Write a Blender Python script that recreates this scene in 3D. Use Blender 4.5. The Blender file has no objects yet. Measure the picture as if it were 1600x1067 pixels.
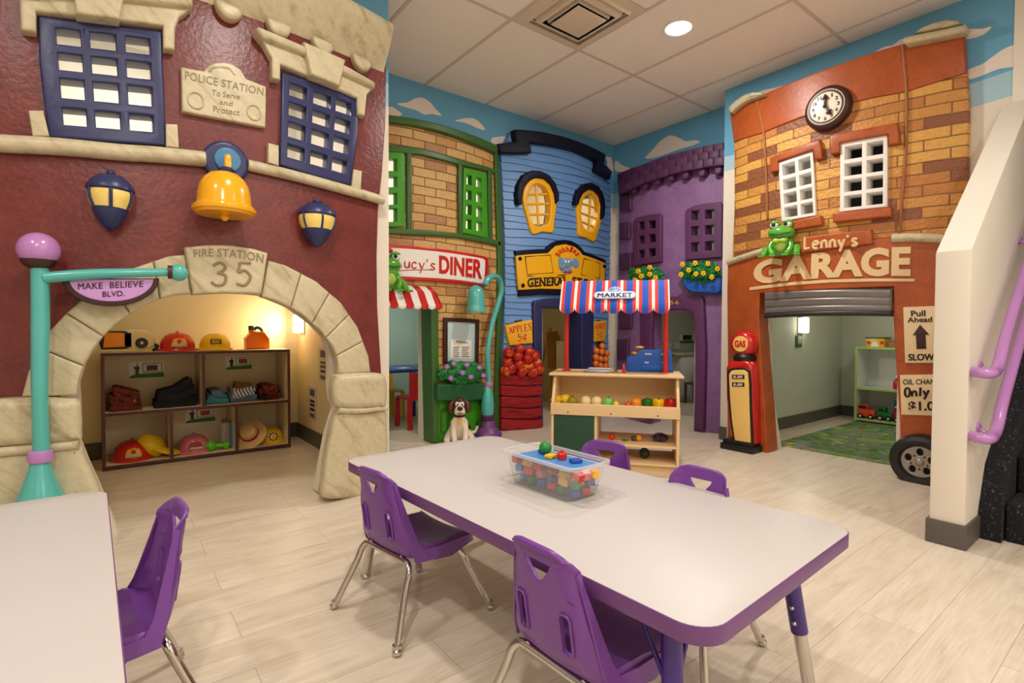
import bpy, bmesh, math, random
from mathutils import Vector, Matrix
random.seed(7)
D = bpy.data
SC = bpy.context.scene
COL = SC.collection
pi = math.pi

# ------------------------------------------------------------------ camera
FPX = 817.9
YAW, PITCH, ROLL = [math.radians(a) for a in (37.734, -1.5175, 0.2476)]
CAM = Vector((-4.4243, -3.9015, 0.945))
_F = Vector((math.sin(YAW)*math.cos(PITCH), math.cos(YAW)*math.cos(PITCH), math.sin(PITCH)))
_R0 = Vector((math.cos(YAW), -math.sin(YAW), 0)); _U0 = _R0.cross(_F)
_R = _R0*math.cos(ROLL)+_U0*math.sin(ROLL); _U = -_R0*math.sin(ROLL)+_U0*math.cos(ROLL)
cam = D.cameras.new('camera'); camo = D.objects.new('camera', cam); COL.objects.link(camo)
cam.sensor_width = 36; cam.lens = FPX*36/1600; cam.clip_start = 0.05
m = Matrix((_R, _U, -_F)).transposed().to_4x4(); m.translation = CAM; camo.matrix_world = m
SC.camera = camo

# ------------------------------------------------------------------ world + exposure
w = D.worlds.new('world'); SC.world = w; w.use_nodes = True
w.node_tree.nodes['Background'].inputs[0].default_value = (0.9, 0.85, 0.8, 1)
w.node_tree.nodes['Background'].inputs[1].default_value = 0.2
SC.view_settings.view_transform = 'Standard'; SC.view_settings.look = 'None'
SC.view_settings.exposure = EXPO = 0.12; SC.view_settings.gamma = 1.0
SC.view_settings.use_curve_mapping = False
CEIL = 2.945
WARM = (1.0, 0.945, 0.875)
LAMPS = [(-1.37, -2.16, 27), (-3.75, -2.35, 19), (-2.1, -4.35, 16), (-4.9, -4.2, 31), (-2.7, -5.9, 27), (-5.6, -2.6, 14), (-0.7, -5.0, 16), (-5.2, -6.2, 22), (-1.9, -7.0, 14)]  # last two are unseen lamps added to bounce more light onto the ceiling
def area(name, loc, size, power, color=WARM, rot=(0, 0, 0), parent=None):
    l = D.lights.new(name, 'AREA'); l.shape = 'DISK'; l.size = size; l.energy = power; l.color = color
    o = D.objects.new(name, l); COL.objects.link(o); o.location = loc; o.rotation_euler = rot
    if parent: put(o, parent)
    return o
def point(name, loc, r, power, color=WARM):
    l = D.lights.new(name, 'POINT'); l.shadow_soft_size = r; l.energy = power; l.color = color
    o = D.objects.new(name, l); COL.objects.link(o); o.location = loc
    return o

# ------------------------------------------------------------------ pixel -> world on a real surface
def ray(px, py): return _F + _R*((px-800)/FPX) + _U*((533.5-py)/FPX)
def onz(px, py, z):
    d = ray(px, py); return CAM + d*((z-CAM.z)/d.z)
def onx(px, py, x):
    d = ray(px, py); return CAM + d*((x-CAM.x)/d.x)
def ony(px, py, y):
    d = ray(px, py); return CAM + d*((y-CAM.y)/d.y)

class Fac:
    """a building front standing before a wall; bows outward. s runs along the wall, o is the distance out of the surface"""
    def __init__(self, ax, base, s0, s1, b, gap=.03):
        self.gap = gap if b else 0.0
        self.ax, self.base, self.c, self.hw, self.b = ax, base, (s0+s1)/2, (s1-s0)/2, b
    def off(self, s):
        t = (s-self.c)/self.hw
        return self.b*max(0.0, 1-t*t)+self.gap
    def P(self, s, z, o=0.0):
        k = self.base-self.off(s)-o
        return Vector((s, k, z)) if self.ax == 'y' else Vector((k, -s, z))
    def hit(self, px, py, o=0.0):
        d = ray(px, py); of = 0.0; s = z = 0
        for i in range(14):
            if self.ax == 'y':
                t = (self.base-of-o-CAM.y)/d.y; s = CAM.x+t*d.x
            else:
                t = (self.base-of-o-CAM.x)/d.x; s = -(CAM.y+t*d.y)
            z = CAM.z+t*d.z
            of = 0.4*of+0.6*self.off(s)
        return (s, z)
    def H(self, pts, o=0.0): return [self.hit(x, y, o) for x, y in pts]

# ------------------------------------------------------------------ materials
def lin(c):
    return tuple(((v/255)/12.92 if v/255 <= 0.04045 else ((v/255+0.055)/1.055)**2.4) for v in c)+(1,)
class NT:
    def __init__(s, name):
        s.m = D.materials.new(name); s.m.use_nodes = True; s.t = s.m.node_tree; s.b = s.t.nodes['Principled BSDF']
    def n(s, typ, **kw):
        x = s.t.nodes.new(typ)
        for k, v in kw.items():
            if k in ('operation', 'blend_type', 'data_type', 'wave_type', 'bands_direction', 'feature', 'interpolation', 'distance'): setattr(x, k, v)
        return x
    def l(s, a, b): s.t.links.new(a, b)
    def mix(s, fac, a, b, mode='MIX'):
        x = s.t.nodes.new('ShaderNodeMix'); x.data_type = 'RGBA'; x.blend_type = mode
        for i, v in ((0, fac), (6, a), (7, b)):
            if hasattr(v, 'links'): s.l(v, x.inputs[i])
            else: x.inputs[i].default_value = v
        return x.outputs[2]
    def noise(s, vec, scale, detail=3, rough=.5, dist=0):
        x = s.t.nodes.new('ShaderNodeTexNoise'); x.inputs['Scale'].default_value = scale
        x.inputs['Detail'].default_value = detail; x.inputs['Roughness'].default_value = rough; x.inputs['Distortion'].default_value = dist
        if vec is not None: s.l(vec, x.inputs['Vector'])
        return x.outputs['Fac']
    def coord(s, which='Object', scale=(1, 1, 1), rot=(0, 0, 0)):
        x = s.t.nodes.new('ShaderNodeTexCoord'); mp = s.t.nodes.new('ShaderNodeMapping')
        mp.inputs['Scale'].default_value = scale; mp.inputs['Rotation'].default_value = rot
        s.l(x.outputs[which], mp.inputs['Vector']); return mp.outputs['Vector']
    def ramp(s, fac, stops, interp='LINEAR'):
        x = s.t.nodes.new('ShaderNodeValToRGB'); x.color_ramp.interpolation = interp
        e = x.color_ramp.elements
        while len(e) < len(stops): e.new(0.5)
        for i, (p, c) in enumerate(stops): e[i].position = p; e[i].color = lin(c) if len(c) == 3 else c
        s.l(fac, x.inputs[0]); return x.outputs[0]
    def bump(s, h, strength=.3, dist=.01):
        x = s.t.nodes.new('ShaderNodeBump'); x.inputs['Strength'].default_value = strength; x.inputs['Distance'].default_value = dist
        s.l(h, x.inputs['Height']); s.l(x.outputs[0], s.b.inputs['Normal'])
    def base(s, v):
        if hasattr(v, 'links'): s.l(v, s.b.inputs['Base Color'])
        else: s.b.inputs['Base Color'].default_value = v
_mc = {}
def mat(name, c, rough=.5, var=.06, vs=6, bump=0, bs=60, metal=0, coat=0, emit=0, alpha=1):
    if name in _mc: return _mc[name]
    t = NT(name); t.b.inputs['Roughness'].default_value = rough; t.b.inputs['Metallic'].default_value = metal
    if coat: t.b.inputs['Coat Weight'].default_value = coat; t.b.inputs['Coat Roughness'].default_value = .15
    v = t.coord()
    lc = lin(c); d = tuple(x*(1-var) for x in lc[:3])+(1,); h = tuple(min(1, x*(1+var)) for x in lc[:3])+(1,)
    t.base(t.mix(t.noise(v, vs), d, h))
    if bump: t.bump(t.noise(v, bs, 4), bump, .006)
    if emit:
        t.b.inputs['Emission Color'].default_value = lc; t.b.inputs['Emission Strength'].default_value = emit
    if alpha < 1: t.b.inputs['Alpha'].default_value = alpha
    _mc[name] = t.m; return t.m

def brick_mat(name, c1, c2, c3, mortar, w, h, rough=.45):
    t = NT(name); t.b.inputs['Roughness'].default_value = rough
    uv = t.coord('UV'); n0 = t.noise(uv, 3.0, 2)
    # slight waviness of the courses
    vm = t.t.nodes.new('ShaderNodeVectorMath'); vm.operation = 'MULTIPLY_ADD'
    nn = t.t.nodes.new('ShaderNodeTexNoise'); nn.inputs['Scale'].default_value = 4; t.l(uv, nn.inputs['Vector'])
    t.l(nn.outputs['Color'], vm.inputs[0]); vm.inputs[1].default_value = (.012, .016, 0); t.l(uv, vm.inputs[2])
    b = t.t.nodes.new('ShaderNodeTexBrick'); t.l(vm.outputs[0], b.inputs['Vector'])
    b.offset = .5; b.inputs['Scale'].default_value = 1; b.inputs['Mortar Size'].default_value = .0045; b.inputs['Mortar Smooth'].default_value = .6
    b.inputs['Brick Width'].default_value = w; b.inputs['Row Height'].default_value = h; b.inputs['Bias'].default_value = -.1
    b.inputs['Color1'].default_value = lin(c1); b.inputs['Color2'].default_value = lin(c2); b.inputs['Mortar'].default_value = lin(mortar)
    b2 = t.t.nodes.new('ShaderNodeTexBrick'); t.l(vm.outputs[0], b2.inputs['Vector']); b2.offset = .5
    for k, v in (('Scale', 1), ('Mortar Size', 0), ('Brick Width', w), ('Row Height', h), ('Bias', 0)): b2.inputs[k].default_value = v
    b2.inputs['Color1'].default_value = (0, 0, 0, 1); b2.inputs['Color2'].default_value = (1, 1, 1, 1)
    sh = t.mix(t.noise(uv, 30, 4), (.78, .76, .74, 1), (1.1, 1.08, 1.05, 1))
    c = t.ramp(b2.outputs['Color'], [(0, c1), (.30, tuple((p+q)//2 for p, q in zip(c1, c2))), (.52, c2), (.80, c3)], 'CONSTANT')
    c = t.mix(b.outputs['Fac'], c, lin(mortar))
    t.base(t.mix(.8, c, sh, 'MULTIPLY'))
    inv = t.t.nodes.new('ShaderNodeMath'); inv.operation = 'MULTIPLY_ADD'; inv.inputs[1].default_value = -1
    t.l(b.outputs['Fac'], inv.inputs[0]); t.l(t.noise(uv, 40, 3), inv.inputs[2])
    t.bump(inv.outputs[0], .8, .012)
    return t.m

def stone_mat(name, c1, c2, rot=.8):
    t = NT(name); t.b.inputs['Roughness'].default_value = .38
    v = t.coord('Object', (1.2, 1.2, 1.2), (0, rot, 0)); m2 = t.t.nodes.new('ShaderNodeMapping'); m2.inputs['Scale'].default_value = (6, 5, 1.0); t.l(t.coord('Object', (1, 1, 1), (0, rot, 0)), m2.inputs['Vector']); v2 = m2.outputs[0]
    f = t.noise(v2, 2.6, 5, .6, .6)
    c = t.ramp(f, [(.32, c2), (.46, c1), (.62, tuple(min(255, k+10) for k in c1)), (.75, c2)])
    t.base(t.mix(.25, c, t.ramp(t.noise(v, 30, 3), [(.3, c2), (.6, c1)])))
    t.bump(t.noise(v, 25, 4), .15, .006); return t.m

def stucco_mat(name, c1, c2, rough=.32, bscale=45, bump=.35):
    t = NT(name); t.b.inputs['Roughness'].default_value = rough
    v = t.coord()
    f = t.noise(v, 7, 6, .65); c = t.ramp(f, [(.3, c2), (.62, c1)])
    t.base(t.mix(.35, c, t.ramp(t.noise(v, 60, 3), [(.35, c2), (.6, c1)])))
    t.bump(t.noise(v, bscale, 4), bump, .006); return t.m

def floor_mat():
    t = NT('light oak vinyl planks'); t.b.inputs['Roughness'].default_value = .36
    g = t.coord('Object'); b = t.t.nodes.new('ShaderNodeTexBrick'); t.l(g, b.inputs['Vector'])
    b.offset = .37; b.inputs['Scale'].default_value = 1; b.inputs['Brick Width'].default_value = 1.22; b.inputs['Row Height'].default_value = .18
    b.inputs['Mortar Size'].default_value = .0009; b.inputs['Mortar Smooth'].default_value = .1
    b.inputs['Color1'].default_value = (0, 0, 0, 1); b.inputs['Color2'].default_value = (1, 1, 1, 1); b.inputs['Mortar'].default_value = (.5, .5, .5, 1)
    # per plank shift of the grain
    cb = t.t.nodes.new('ShaderNodeVectorMath'); cb.operation = 'MULTIPLY_ADD'; t.l(b.outputs['Color'], cb.inputs[0]); cb.inputs[1].default_value = (7, 3, 0)
    mp = t.t.nodes.new('ShaderNodeMapping'); mp.inputs['Scale'].default_value = (1.1, 8, 1); t.l(g, mp.inputs['Vector']); t.l(mp.outputs[0], cb.inputs[2])
    f = t.noise(cb.outputs[0], 1.6, 6, .62, 1.1)
    col = t.ramp(f, [(.26, (190, 172, 148)), (.42, (218, 203, 182)), (.58, (234, 222, 205)), (.76, (206, 189, 166))])
    fine = t.t.nodes.new('ShaderNodeMapping'); fine.inputs['Scale'].default_value = (3, 90, 1); t.l(g, fine.inputs['Vector'])
    col = t.mix(.35, col, t.ramp(t.noise(fine.outputs[0], 2, 3), [(.35, (206, 190, 168)), (.65, (236, 224, 206))]))
    col = t.mix(t.mix(.5, (0, 0, 0, 1), b.outputs['Color']), col, t.mix(1, col, (.9, .89, .88, 1), 'MULTIPLY'))
    t.base(t.mix(b.outputs['Fac'], col, lin((172, 156, 136)))); return t.m

def rug_mat():
    t = NT('printed play rug'); t.b.inputs['Roughness'].default_value = .95
    v = t.coord()
    vo = t.t.nodes.new('ShaderNodeTexVoronoi'); vo.inputs['Scale'].default_value = 16; t.l(v, vo.inputs['Vector'])
    sp = t.t.nodes.new('ShaderNodeSeparateColor'); t.l(vo.outputs['Color'], sp.inputs[0])
    col = t.ramp(sp.outputs[0], [(0, (86, 130, 50)), (.3, (122, 158, 60)), (.45, (70, 110, 44)), (.6, (140, 150, 140)), (.72, (60, 120, 170)), (.8, (190, 90, 60)), (.87, (200, 190, 80)), (.93, (100, 150, 50))], 'CONSTANT')
    v2 = t.t.nodes.new('ShaderNodeTexVoronoi'); v2.feature = 'DISTANCE_TO_EDGE'; v2.inputs['Scale'].default_value = 3.5; t.l(v, v2.inputs['Vector'])
    road = t.ramp(v2.outputs['Distance'], [(0, (255, 255, 255)), (.06, (255, 255, 255)), (.075, (0, 0, 0))])
    col = t.mix(road, col, lin((120, 124, 118)))
    t.base(t.mix(.22, col, t.ramp(t.noise(v, 40, 3), [(.3, (60, 90, 40)), (.7, (170, 190, 120))]), 'MIX'))
    t.bump(t.noise(v, 300, 2), .4, .003); return t.m

def mural_mat():
    t = NT('painted sky mural'); t.b.inputs['Roughness'].default_value = .6
    x = t.t.nodes.new('ShaderNodeTexCoord'); sp = t.t.nodes.new('ShaderNodeSeparateXYZ'); t.l(x.outputs['Object'], sp.inputs[0])
    a = t.t.nodes.new('ShaderNodeMath'); a.operation = 'MULTIPLY_ADD'; t.l(t.noise(x.outputs['Object'], 1.6, 1), a.inputs[0]); a.inputs[1].default_value = .16; t.l(sp.outputs[2], a.inputs[2])
    mr = t.t.nodes.new('ShaderNodeMapRange'); t.l(a.outputs[0], mr.inputs[0]); mr.inputs[1].default_value = 2.0; mr.inputs[2].default_value = 3.0
    t.base(t.ramp(mr.outputs[0], [(0, (232, 222, 206)), (.36, (168, 204, 222)), (.50, (104, 172, 210))], 'CONSTANT')); return t.m

def awning_mat(name, stops, per):
    t = NT(name); t.b.inputs['Roughness'].default_value = .7
    uv = t.coord('UV'); sp = t.t.nodes.new('ShaderNodeSeparateXYZ'); t.l(uv, sp.inputs[0])
    d = t.t.nodes.new('ShaderNodeMath'); d.operation = 'DIVIDE'; d.inputs[1].default_value = per; t.l(sp.outputs[0], d.inputs[0])
    fr = t.t.nodes.new('ShaderNodeMath'); fr.operation = 'FRACT'; t.l(d.outputs[0], fr.inputs[0])
    t.base(t.ramp(fr.outputs[0], stops, 'CONSTANT')); return t.m

def carpet_mat():
    t = NT('black patterned carpet'); t.b.inputs['Roughness'].default_value = 1
    v = t.coord()
    t.base(t.ramp(t.noise(v, 90, 2), [(.5, (22, 22, 26)), (.62, (34, 34, 42)), (.72, (96, 96, 108))])); t.bump(t.noise(v, 200, 2), .6, .004); return t.m

def glass_mat(name, c, alpha, rough=.08):
    t = NT(name); t.base(lin(c)); t.b.inputs['Roughness'].default_value = rough; t.b.inputs['Alpha'].default_value = alpha; return t.m

M_FLOOR = floor_mat(); M_MURAL = mural_mat(); M_CARPET = carpet_mat()
M_CEIL = mat('acoustic ceiling tile', (246, 240, 234), .9, .03, 3, .15, 300)
M_GRID = mat('ceiling grid metal', (214, 200, 190), .6, .02)
M_WHITE = mat('white wall paint', (236, 228, 214), .55, .02)
M_CREAM = mat('pale yellow wall paint', (240, 226, 186), .6, .02)
M_TEAL = mat('pale aqua wall paint', (196, 222, 212), .6, .02)
M_OLIVE = mat('khaki wall paint', (196, 178, 130), .6, .03)
M_GREY = mat('grey green wall paint', (206, 212, 196), .6, .02)
M_BASEB = mat('dark grey vinyl baseboard', (92, 86, 80), .5, .03)
M_RED = stucco_mat('glossy brick red resin', (126, 54, 50), (96, 37, 36), .34)
M_STONE = stone_mat('marbled cream resin', (206, 194, 160), (168, 154, 118))
M_NAVY = mat('navy painted resin', (44, 50, 96), .35, .1, 10, .1)
M_DKNAVY = mat('black navy resin', (16, 17, 38), .5, .1, 10, .1)
M_DKNAVY.node_tree.nodes['Principled BSDF'].inputs['Specular IOR Level'].default_value = .2
M_BLUE = mat('sky blue siding paint', (102, 148, 206), .45, .1, 5, .2, 40)
M_YEL = mat('golden yellow resin', (244, 178, 14), .35, .08, 8)
M_PURPW = stucco_mat('purple stucco resin', (150, 110, 164), (124, 86, 140), .5)
M_PLUM = mat('plum resin', (94, 48, 96), .5, .12, 12, .15)
M_DPLUM = mat('dark plum resin', (86, 46, 84), .5, .15, 14, .2)
M_ORANGE = stucco_mat('burnt orange resin', (186, 92, 40), (156, 70, 28), .4, 30, .2)
M_GBRICK = brick_mat('garage bricks', (226, 170, 84), (196, 128, 62), (146, 88, 56), (150, 106, 62), .25, .0685)
M_DBRICK = brick_mat('diner bricks', (220, 178, 112), (206, 154, 88), (186, 136, 90), (132, 92, 54), .2, .0715)
M_DGREEN = mat('dark green resin', (60, 104, 44), .4, .1, 10, .1)
M_LGREEN = mat('bright green resin', (66, 158, 24), .4, .1, 8, .05)
M_TURQ = mat('turquoise resin', (84, 184, 176), .28, .08, 8, coat=.4)
M_LILAC = mat('lilac gloss', (190, 132, 200), .25, .06, 8, coat=.4)
M_PCHAIR = mat('purple chair plastic', (116, 62, 148), .3, .03, 4)
M_CHROME = mat('chrome', (205, 200, 195), .16, .02, 4, metal=1)
M_TABLE = mat('grey white laminate', (202, 196, 193), .42, .015, 200)
M_EDGE = mat('purple edge band', (110, 66, 124), .4, .04)
M_TLEG = mat('purple leg enamel', (70, 44, 130), .3, .04)
M_WOOD = mat('birch plywood', (230, 196, 146), .5, .07, 3)
M_BLK = mat('black paint', (24, 22, 22), .4, .1)
M_DKBR = mat('dark brown paint', (62, 32, 30), .4, .1)
M_CRSIGN = mat('cream sign paint', (240, 214, 170), .5, .03)
M_TAN = mat('cream lettering paint', (232, 200, 150), .5, .06)
M_REDP = mat('bright red paint', (202, 30, 28), .3, .06, coat=.3)
M_WHT = mat('white gloss', (244, 240, 234), .4, .02)
M_GOLD = mat('gold lettering', (214, 164, 40), .35, .08)
M_FGRN = mat('frog green gloss', (88, 172, 48), .22, .15, 14, coat=.5)
M_FOL = mat('molded foliage green', (20, 120, 52), .35, .35, 25, .3, 60)
M_ENGR = mat('antiqued groove shade', (146, 130, 98), .6, .05)  # groove tone of raised letters: antique wash with recess shade painted in
# ------------------------------------------------------------------ objects, parts, labels
def tag(o, label=None, cat=None, group=None, kind=None):
    for k, v in (('label', label), ('category', cat), ('group', group), ('kind', kind)):
        if v: o[k] = v
    return o
def put(o, parent):
    o.parent = parent; o.matrix_parent_inverse = root_inv(parent)
def root_inv(p): return p.matrix_basis.inverted() if p.parent is None else Matrix.Identity(4)
def thing(name, label, cat, loc=(0, 0, 0), group=None):
    o = D.objects.new(name, None); COL.objects.link(o); o.location = loc; o.empty_display_size = .05
    return tag(o, label, cat, group)
def obj(name, bm, mt, parent=None, ang=35, kind=None, label=None):
    me = D.meshes.new(name)
    bmesh.ops.remove_doubles(bm, verts=bm.verts, dist=1e-5)
    bm.to_mesh(me); bm.free()
    me.polygons.foreach_set('use_smooth', [True]*len(me.polygons))
    me.set_sharp_from_angle(angle=math.radians(ang))
    mts = mt if isinstance(mt, (list, tuple)) else [mt]
    for x in mts: me.materials.append(x)
    o = D.objects.new(name, me); COL.objects.link(o)
    if parent: put(o, parent)
    return tag(o, label, None, None, kind)
def dup(root, loc=None, rz=None, label=None, group=None, mats=None):
    r = root.copy(); COL.objects.link(r)
    if loc is not None: r.location = loc
    if rz is not None: r.rotation_euler = (0, 0, rz)
    if label: r['label'] = label
    if group: r['group'] = group
    for ch in list(root.children):
        c = ch.copy(); COL.objects.link(c); c.parent = r
        for g in list(ch.children):
            d = g.copy(); COL.objects.link(d); d.parent = c
    return r

# ------------------------------------------------------------------ mesh builders (all return a bmesh)
def B(): return bmesh.new()
def join(*bms):
    a = bms[0]
    for b in bms[1:]:
        me = D.meshes.new('tmp'); b.to_mesh(me); a.from_mesh(me); D.meshes.remove(me); b.free()
    return a
def box(x0, x1, y0, y1, z0, z1, r=0, seg=2):
    bm = B(); bmesh.ops.create_cube(bm, size=1)
    for v in bm.verts: v.co = Vector(((x0+x1)/2+v.co.x*(x1-x0), (y0+y1)/2+v.co.y*(y1-y0), (z0+z1)/2+v.co.z*(z1-z0)))
    if r: bmesh.ops.bevel(bm, geom=bm.edges[:], offset=r, segments=seg, profile=.6, affect='EDGES')
    return bm
def cbox(c, s, r=0, rz=0, seg=2):
    bm = box(-s[0]/2, s[0]/2, -s[1]/2, s[1]/2, -s[2]/2, s[2]/2, r, seg)
    bmesh.ops.transform(bm, matrix=Matrix.Translation(c) @ Matrix.Rotation(rz, 4, 'Z'), verts=bm.verts); return bm
def xf(bm, M):
    bmesh.ops.transform(bm, matrix=M, verts=bm.verts); return bm
def ell(c, r, u=20, v=12, M=None):
    bm = B(); bmesh.ops.create_uvsphere(bm, u_segments=u, v_segments=v, radius=1)
    r = (r, r, r) if not hasattr(r, '__len__') else r
    for q in bm.verts: q.co = Vector((q.co.x*r[0], q.co.y*r[1], q.co.z*r[2]))
    if M is not None: xf(bm, M)
    return xf(bm, Matrix.Translation(c))
def lathe(prof, c=(0, 0, 0), n=24, axis='z', M=None):
    bm = B(); rings = []
    for r, z in prof:
        rings.append([bm.verts.new((max(r, 1e-4)*math.cos(2*pi*i/n), max(r, 1e-4)*math.sin(2*pi*i/n), z)) for i in range(n)])
    for a, b in zip(rings, rings[1:]):
        for i in range(n): bm.faces.new((a[i], a[(i+1) % n], b[(i+1) % n], b[i]))
    bm.faces.new(rings[0][::-1]); bm.faces.new(rings[-1])
    bmesh.ops.recalc_face_normals(bm, faces=bm.faces)
    if M is not None: xf(bm, M)
    return xf(bm, Matrix.Translation(c))
def cat(pts, k=6):
    """smooth curve through points"""
    P = [Vector(p) for p in pts]
    if len(P) < 3: return P
    P = [P[0]*2-P[1]]+P+[P[-1]*2-P[-2]]; out = []
    for i in range(1, len(P)-2):
        for j in range(k):
            t = j/k; a, b, c, d = P[i-1:i+3]
            out.append(.5*((2*b)+(c-a)*t+(2*a-5*b+4*c-d)*t*t+(3*b-a-3*c+d)*t**3))
    out.append(P[-2]); return out
def tube(pts, r, n=10, k=0, flat=1):
    P = cat(pts, k) if k else [Vector(p) for p in pts]
    if not hasattr(r, '__len__'): rs = [r]*len(P)
    else:
        rs = []
        for i in range(len(P)):
            t = i/(len(P)-1)*(len(r)-1); j = min(int(t), len(r)-2); rs.append(r[j]+(r[j+1]-r[j])*(t-j))
    bm = B(); rings = []; up = None
    for i, p in enumerate(P):
        d = (P[min(i+1, len(P)-1)]-P[max(i-1, 0)])
        if d.length < 1e-9: d = Vector((0, 0, 1))
        d.normalize()
        if up is None: up = Vector((0, 0, 1)) if abs(d.z) < .9 else Vector((1, 0, 0))
        s = d.cross(up); s.normalize(); up = s.cross(d)
        rings.append([bm.verts.new(p+(s*math.cos(2*pi*j/n)+up*math.sin(2*pi*j/n)*flat)*rs[i]) for j in range(n)])
    for a, b in zip(rings, rings[1:]):
        for i in range(n): bm.faces.new((a[i], a[(i+1) % n], b[(i+1) % n], b[i]))
    bm.faces.new(rings[0][::-1]); bm.faces.new(rings[-1])
    bmesh.ops.recalc_face_normals(bm, faces=bm.faces); return bm
def blob(pts, edges, root=0, sub=2):
    """one continuous body grown round a skeleton: pts = [(x, y, z, r)]"""
    me = D.meshes.new('blob'); me.from_pydata([p[:3] for p in pts], edges, [])
    o = D.objects.new('blob', me); COL.objects.link(o)
    md = o.modifiers.new('s', 'SKIN'); md.use_smooth_shade = True
    sv = me.skin_vertices[0].data
    for i, p in enumerate(pts): sv[i].radius = (p[3], p[3]); sv[i].use_root = (i == root)
    ms = o.modifiers.new('d', 'SUBSURF'); ms.levels = sub
    dg = bpy.context.evaluated_depsgraph_get(); ev = o.evaluated_get(dg); m2 = ev.to_mesh()
    bm = B(); bm.from_mesh(m2); ev.to_mesh_clear(); D.objects.remove(o); D.meshes.remove(me); return bm

def _curve(c, h, r, res):
    c.dimensions = '2D'; c.fill_mode = 'BOTH'; c.extrude = max(h/2-r, 1e-5); c.bevel_depth = r; c.bevel_resolution = res
def flat(loops, h, r=0.0, res=1):
    """filled outline(s) with holes, thickness h along w, edges rounded by r"""
    cu = D.curves.new('c', 'CURVE'); _curve(cu, h, r, res); cu.offset = -r
    for lp in loops:
        s = cu.splines.new('POLY'); s.points.add(len(lp)-1); s.use_cyclic_u = True
        for p, q in zip(s.points, lp): p.co = (q[0], q[1], 0, 1)
    o = D.objects.new('c', cu); me = o.to_mesh(); bm = B(); bm.from_mesh(me); o.to_mesh_clear()
    D.objects.remove(o); D.curves.remove(cu)
    for v in bm.verts: v.co.z += h/2
    bmesh.ops.remove_doubles(bm, verts=bm.verts, dist=1e-6); return bm
def text(s, h=.004, bold=0.0, space=1.0):
    cu = D.curves.new('t', 'FONT'); cu.body = s; cu.size = 1; cu.space_character = space; cu.resolution_u = 4
    multi = bold > 0 and any(c in s for c in 'MW')
    cu.extrude = .5; cu.offset = 0 if multi else bold
    o = D.objects.new('t', cu); me = o.to_mesh(); bm = B(); bm.from_mesh(me); o.to_mesh_clear(); D.objects.remove(o); D.curves.remove(cu)
    if multi:
        src = bm.copy()
        for k, (dx, dy) in enumerate(((1, .5), (-1, -.5), (1, -.5), (-1, .5))):
            c2 = src.copy()
            for v in c2.verts: v.co += Vector((dx*bold, dy*bold, (k+1)*.004))
            join(bm, c2)
        src.free()
    xs = [v.co.x for v in bm.verts]; ys = [v.co.y for v in bm.verts]
    for v in bm.verts:
        v.co = Vector(((v.co.x-min(xs))/(max(xs)-min(xs)), (v.co.y-min(ys))/(max(ys)-min(ys)), (v.co.z+.5)*h))
    return bm
# hand lettering: strokes in a unit box (x 0..1, y 0..1), smoothed
def arc(cx, cy, rx, ry, a0, a1, n=9):
    return [(cx+rx*math.cos(math.radians(a0+(a1-a0)*i/n)), cy+ry*math.sin(math.radians(a0+(a1-a0)*i/n))) for i in range(n+1)]
G = {'L': [[(.15, 1), (.1, .03)], [(.1, .03), (.85, .08)]], 'u': [[(.1, .6), (.12, .2), (.4, 0), (.75, .15), (.85, .6)], [(.85, .6), (.9, 0)]],
     'c': [arc(.5, .3, .42, .3, 40, 320)], 'y': [[(.1, .6), (.5, .05)], [(.95, .65), (.3, -.4)]], "'": [[(.5, 1.0), (.4, .75)]],
     's': [[(.85, .55), (.45, .62), (.2, .45), (.5, .3), (.8, .15), (.5, 0), (.1, .06)]], 'e': [[(.1, .3), (.85, .36)], arc(.5, .3, .4, .3, 10, 315)],
     'n': [[(.12, .6), (.1, 0)], [(.1, .35), (.4, .6), (.75, .5), (.85, 0)]], 'A': [[(.05, 0), (.5, 1)], [(.5, 1), (.95, 0)], [(.2, .38), (.8, .38)]],
     'P': [[(.15, 1), (.15, 0)], [(.15, 1), (.7, .95), (.85, .75), (.6, .52), (.15, .45)]], 'E': [[(.15, 1), (.12, 0)], [(.15, 1), (.85, 1)], [(.14, .52), (.7, .54)], [(.12, 0), (.85, .02)]],
     'S': [[(.85, .88), (.5, 1), (.15, .78), (.5, .52), (.85, .25), (.5, 0), (.1, .12)]], 'B': [[(.12, 1), (.12, 0)], [(.12, 1), (.65, .95), (.7, .65), (.12, .54)], [(.12, .54), (.8, .42), (.78, .08), (.12, 0)]],
     'b': [[(.12, 1), (.12, 0)], [(.12, .5), (.6, .6), (.85, .3), (.6, 0), (.12, .08)]], 'l': [[(.5, 1), (.5, 0)]], 'O': [arc(.5, .5, .42, .5, 90, 450, 14)],
     'R': [[(.15, 1), (.15, 0)], [(.15, 1), (.75, .9), (.7, .58), (.15, .5)], [(.4, .5), (.9, 0)]], 'N': [[(.1, 0), (.12, 1)], [(.12, 1), (.85, 0)], [(.85, 0), (.88, 1)]],
     'G': [[(.85, .85), (.5, 1), (.12, .6), (.3, .08), (.7, .05), (.85, .4)], [(.85, .42), (.55, .42)]],
     '5': [[(.85, 1), (.25, .98)], [(.25, .98), (.18, .56)], [(.18, .56), (.55, .66), (.88, .38), (.6, .02), (.12, .08)]],
     '3': [[(.15, .86), (.5, 1), (.82, .78), (.55, .56), (.4, .54)], [(.4, .54), (.85, .42), (.8, .08), (.4, -.02), (.1, .12)]],
     'c|': [arc(.5, .5, .4, .32, 40, 320), [(.55, 1), (.5, 0)]],
     'O.': [arc(.5, .3, .4, .3, 90, 450, 12)], 'K': [[(.15, 1), (.15, 0)], [(.85, 1), (.15, .45)], [(.35, .58), (.9, 0)]]}
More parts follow.
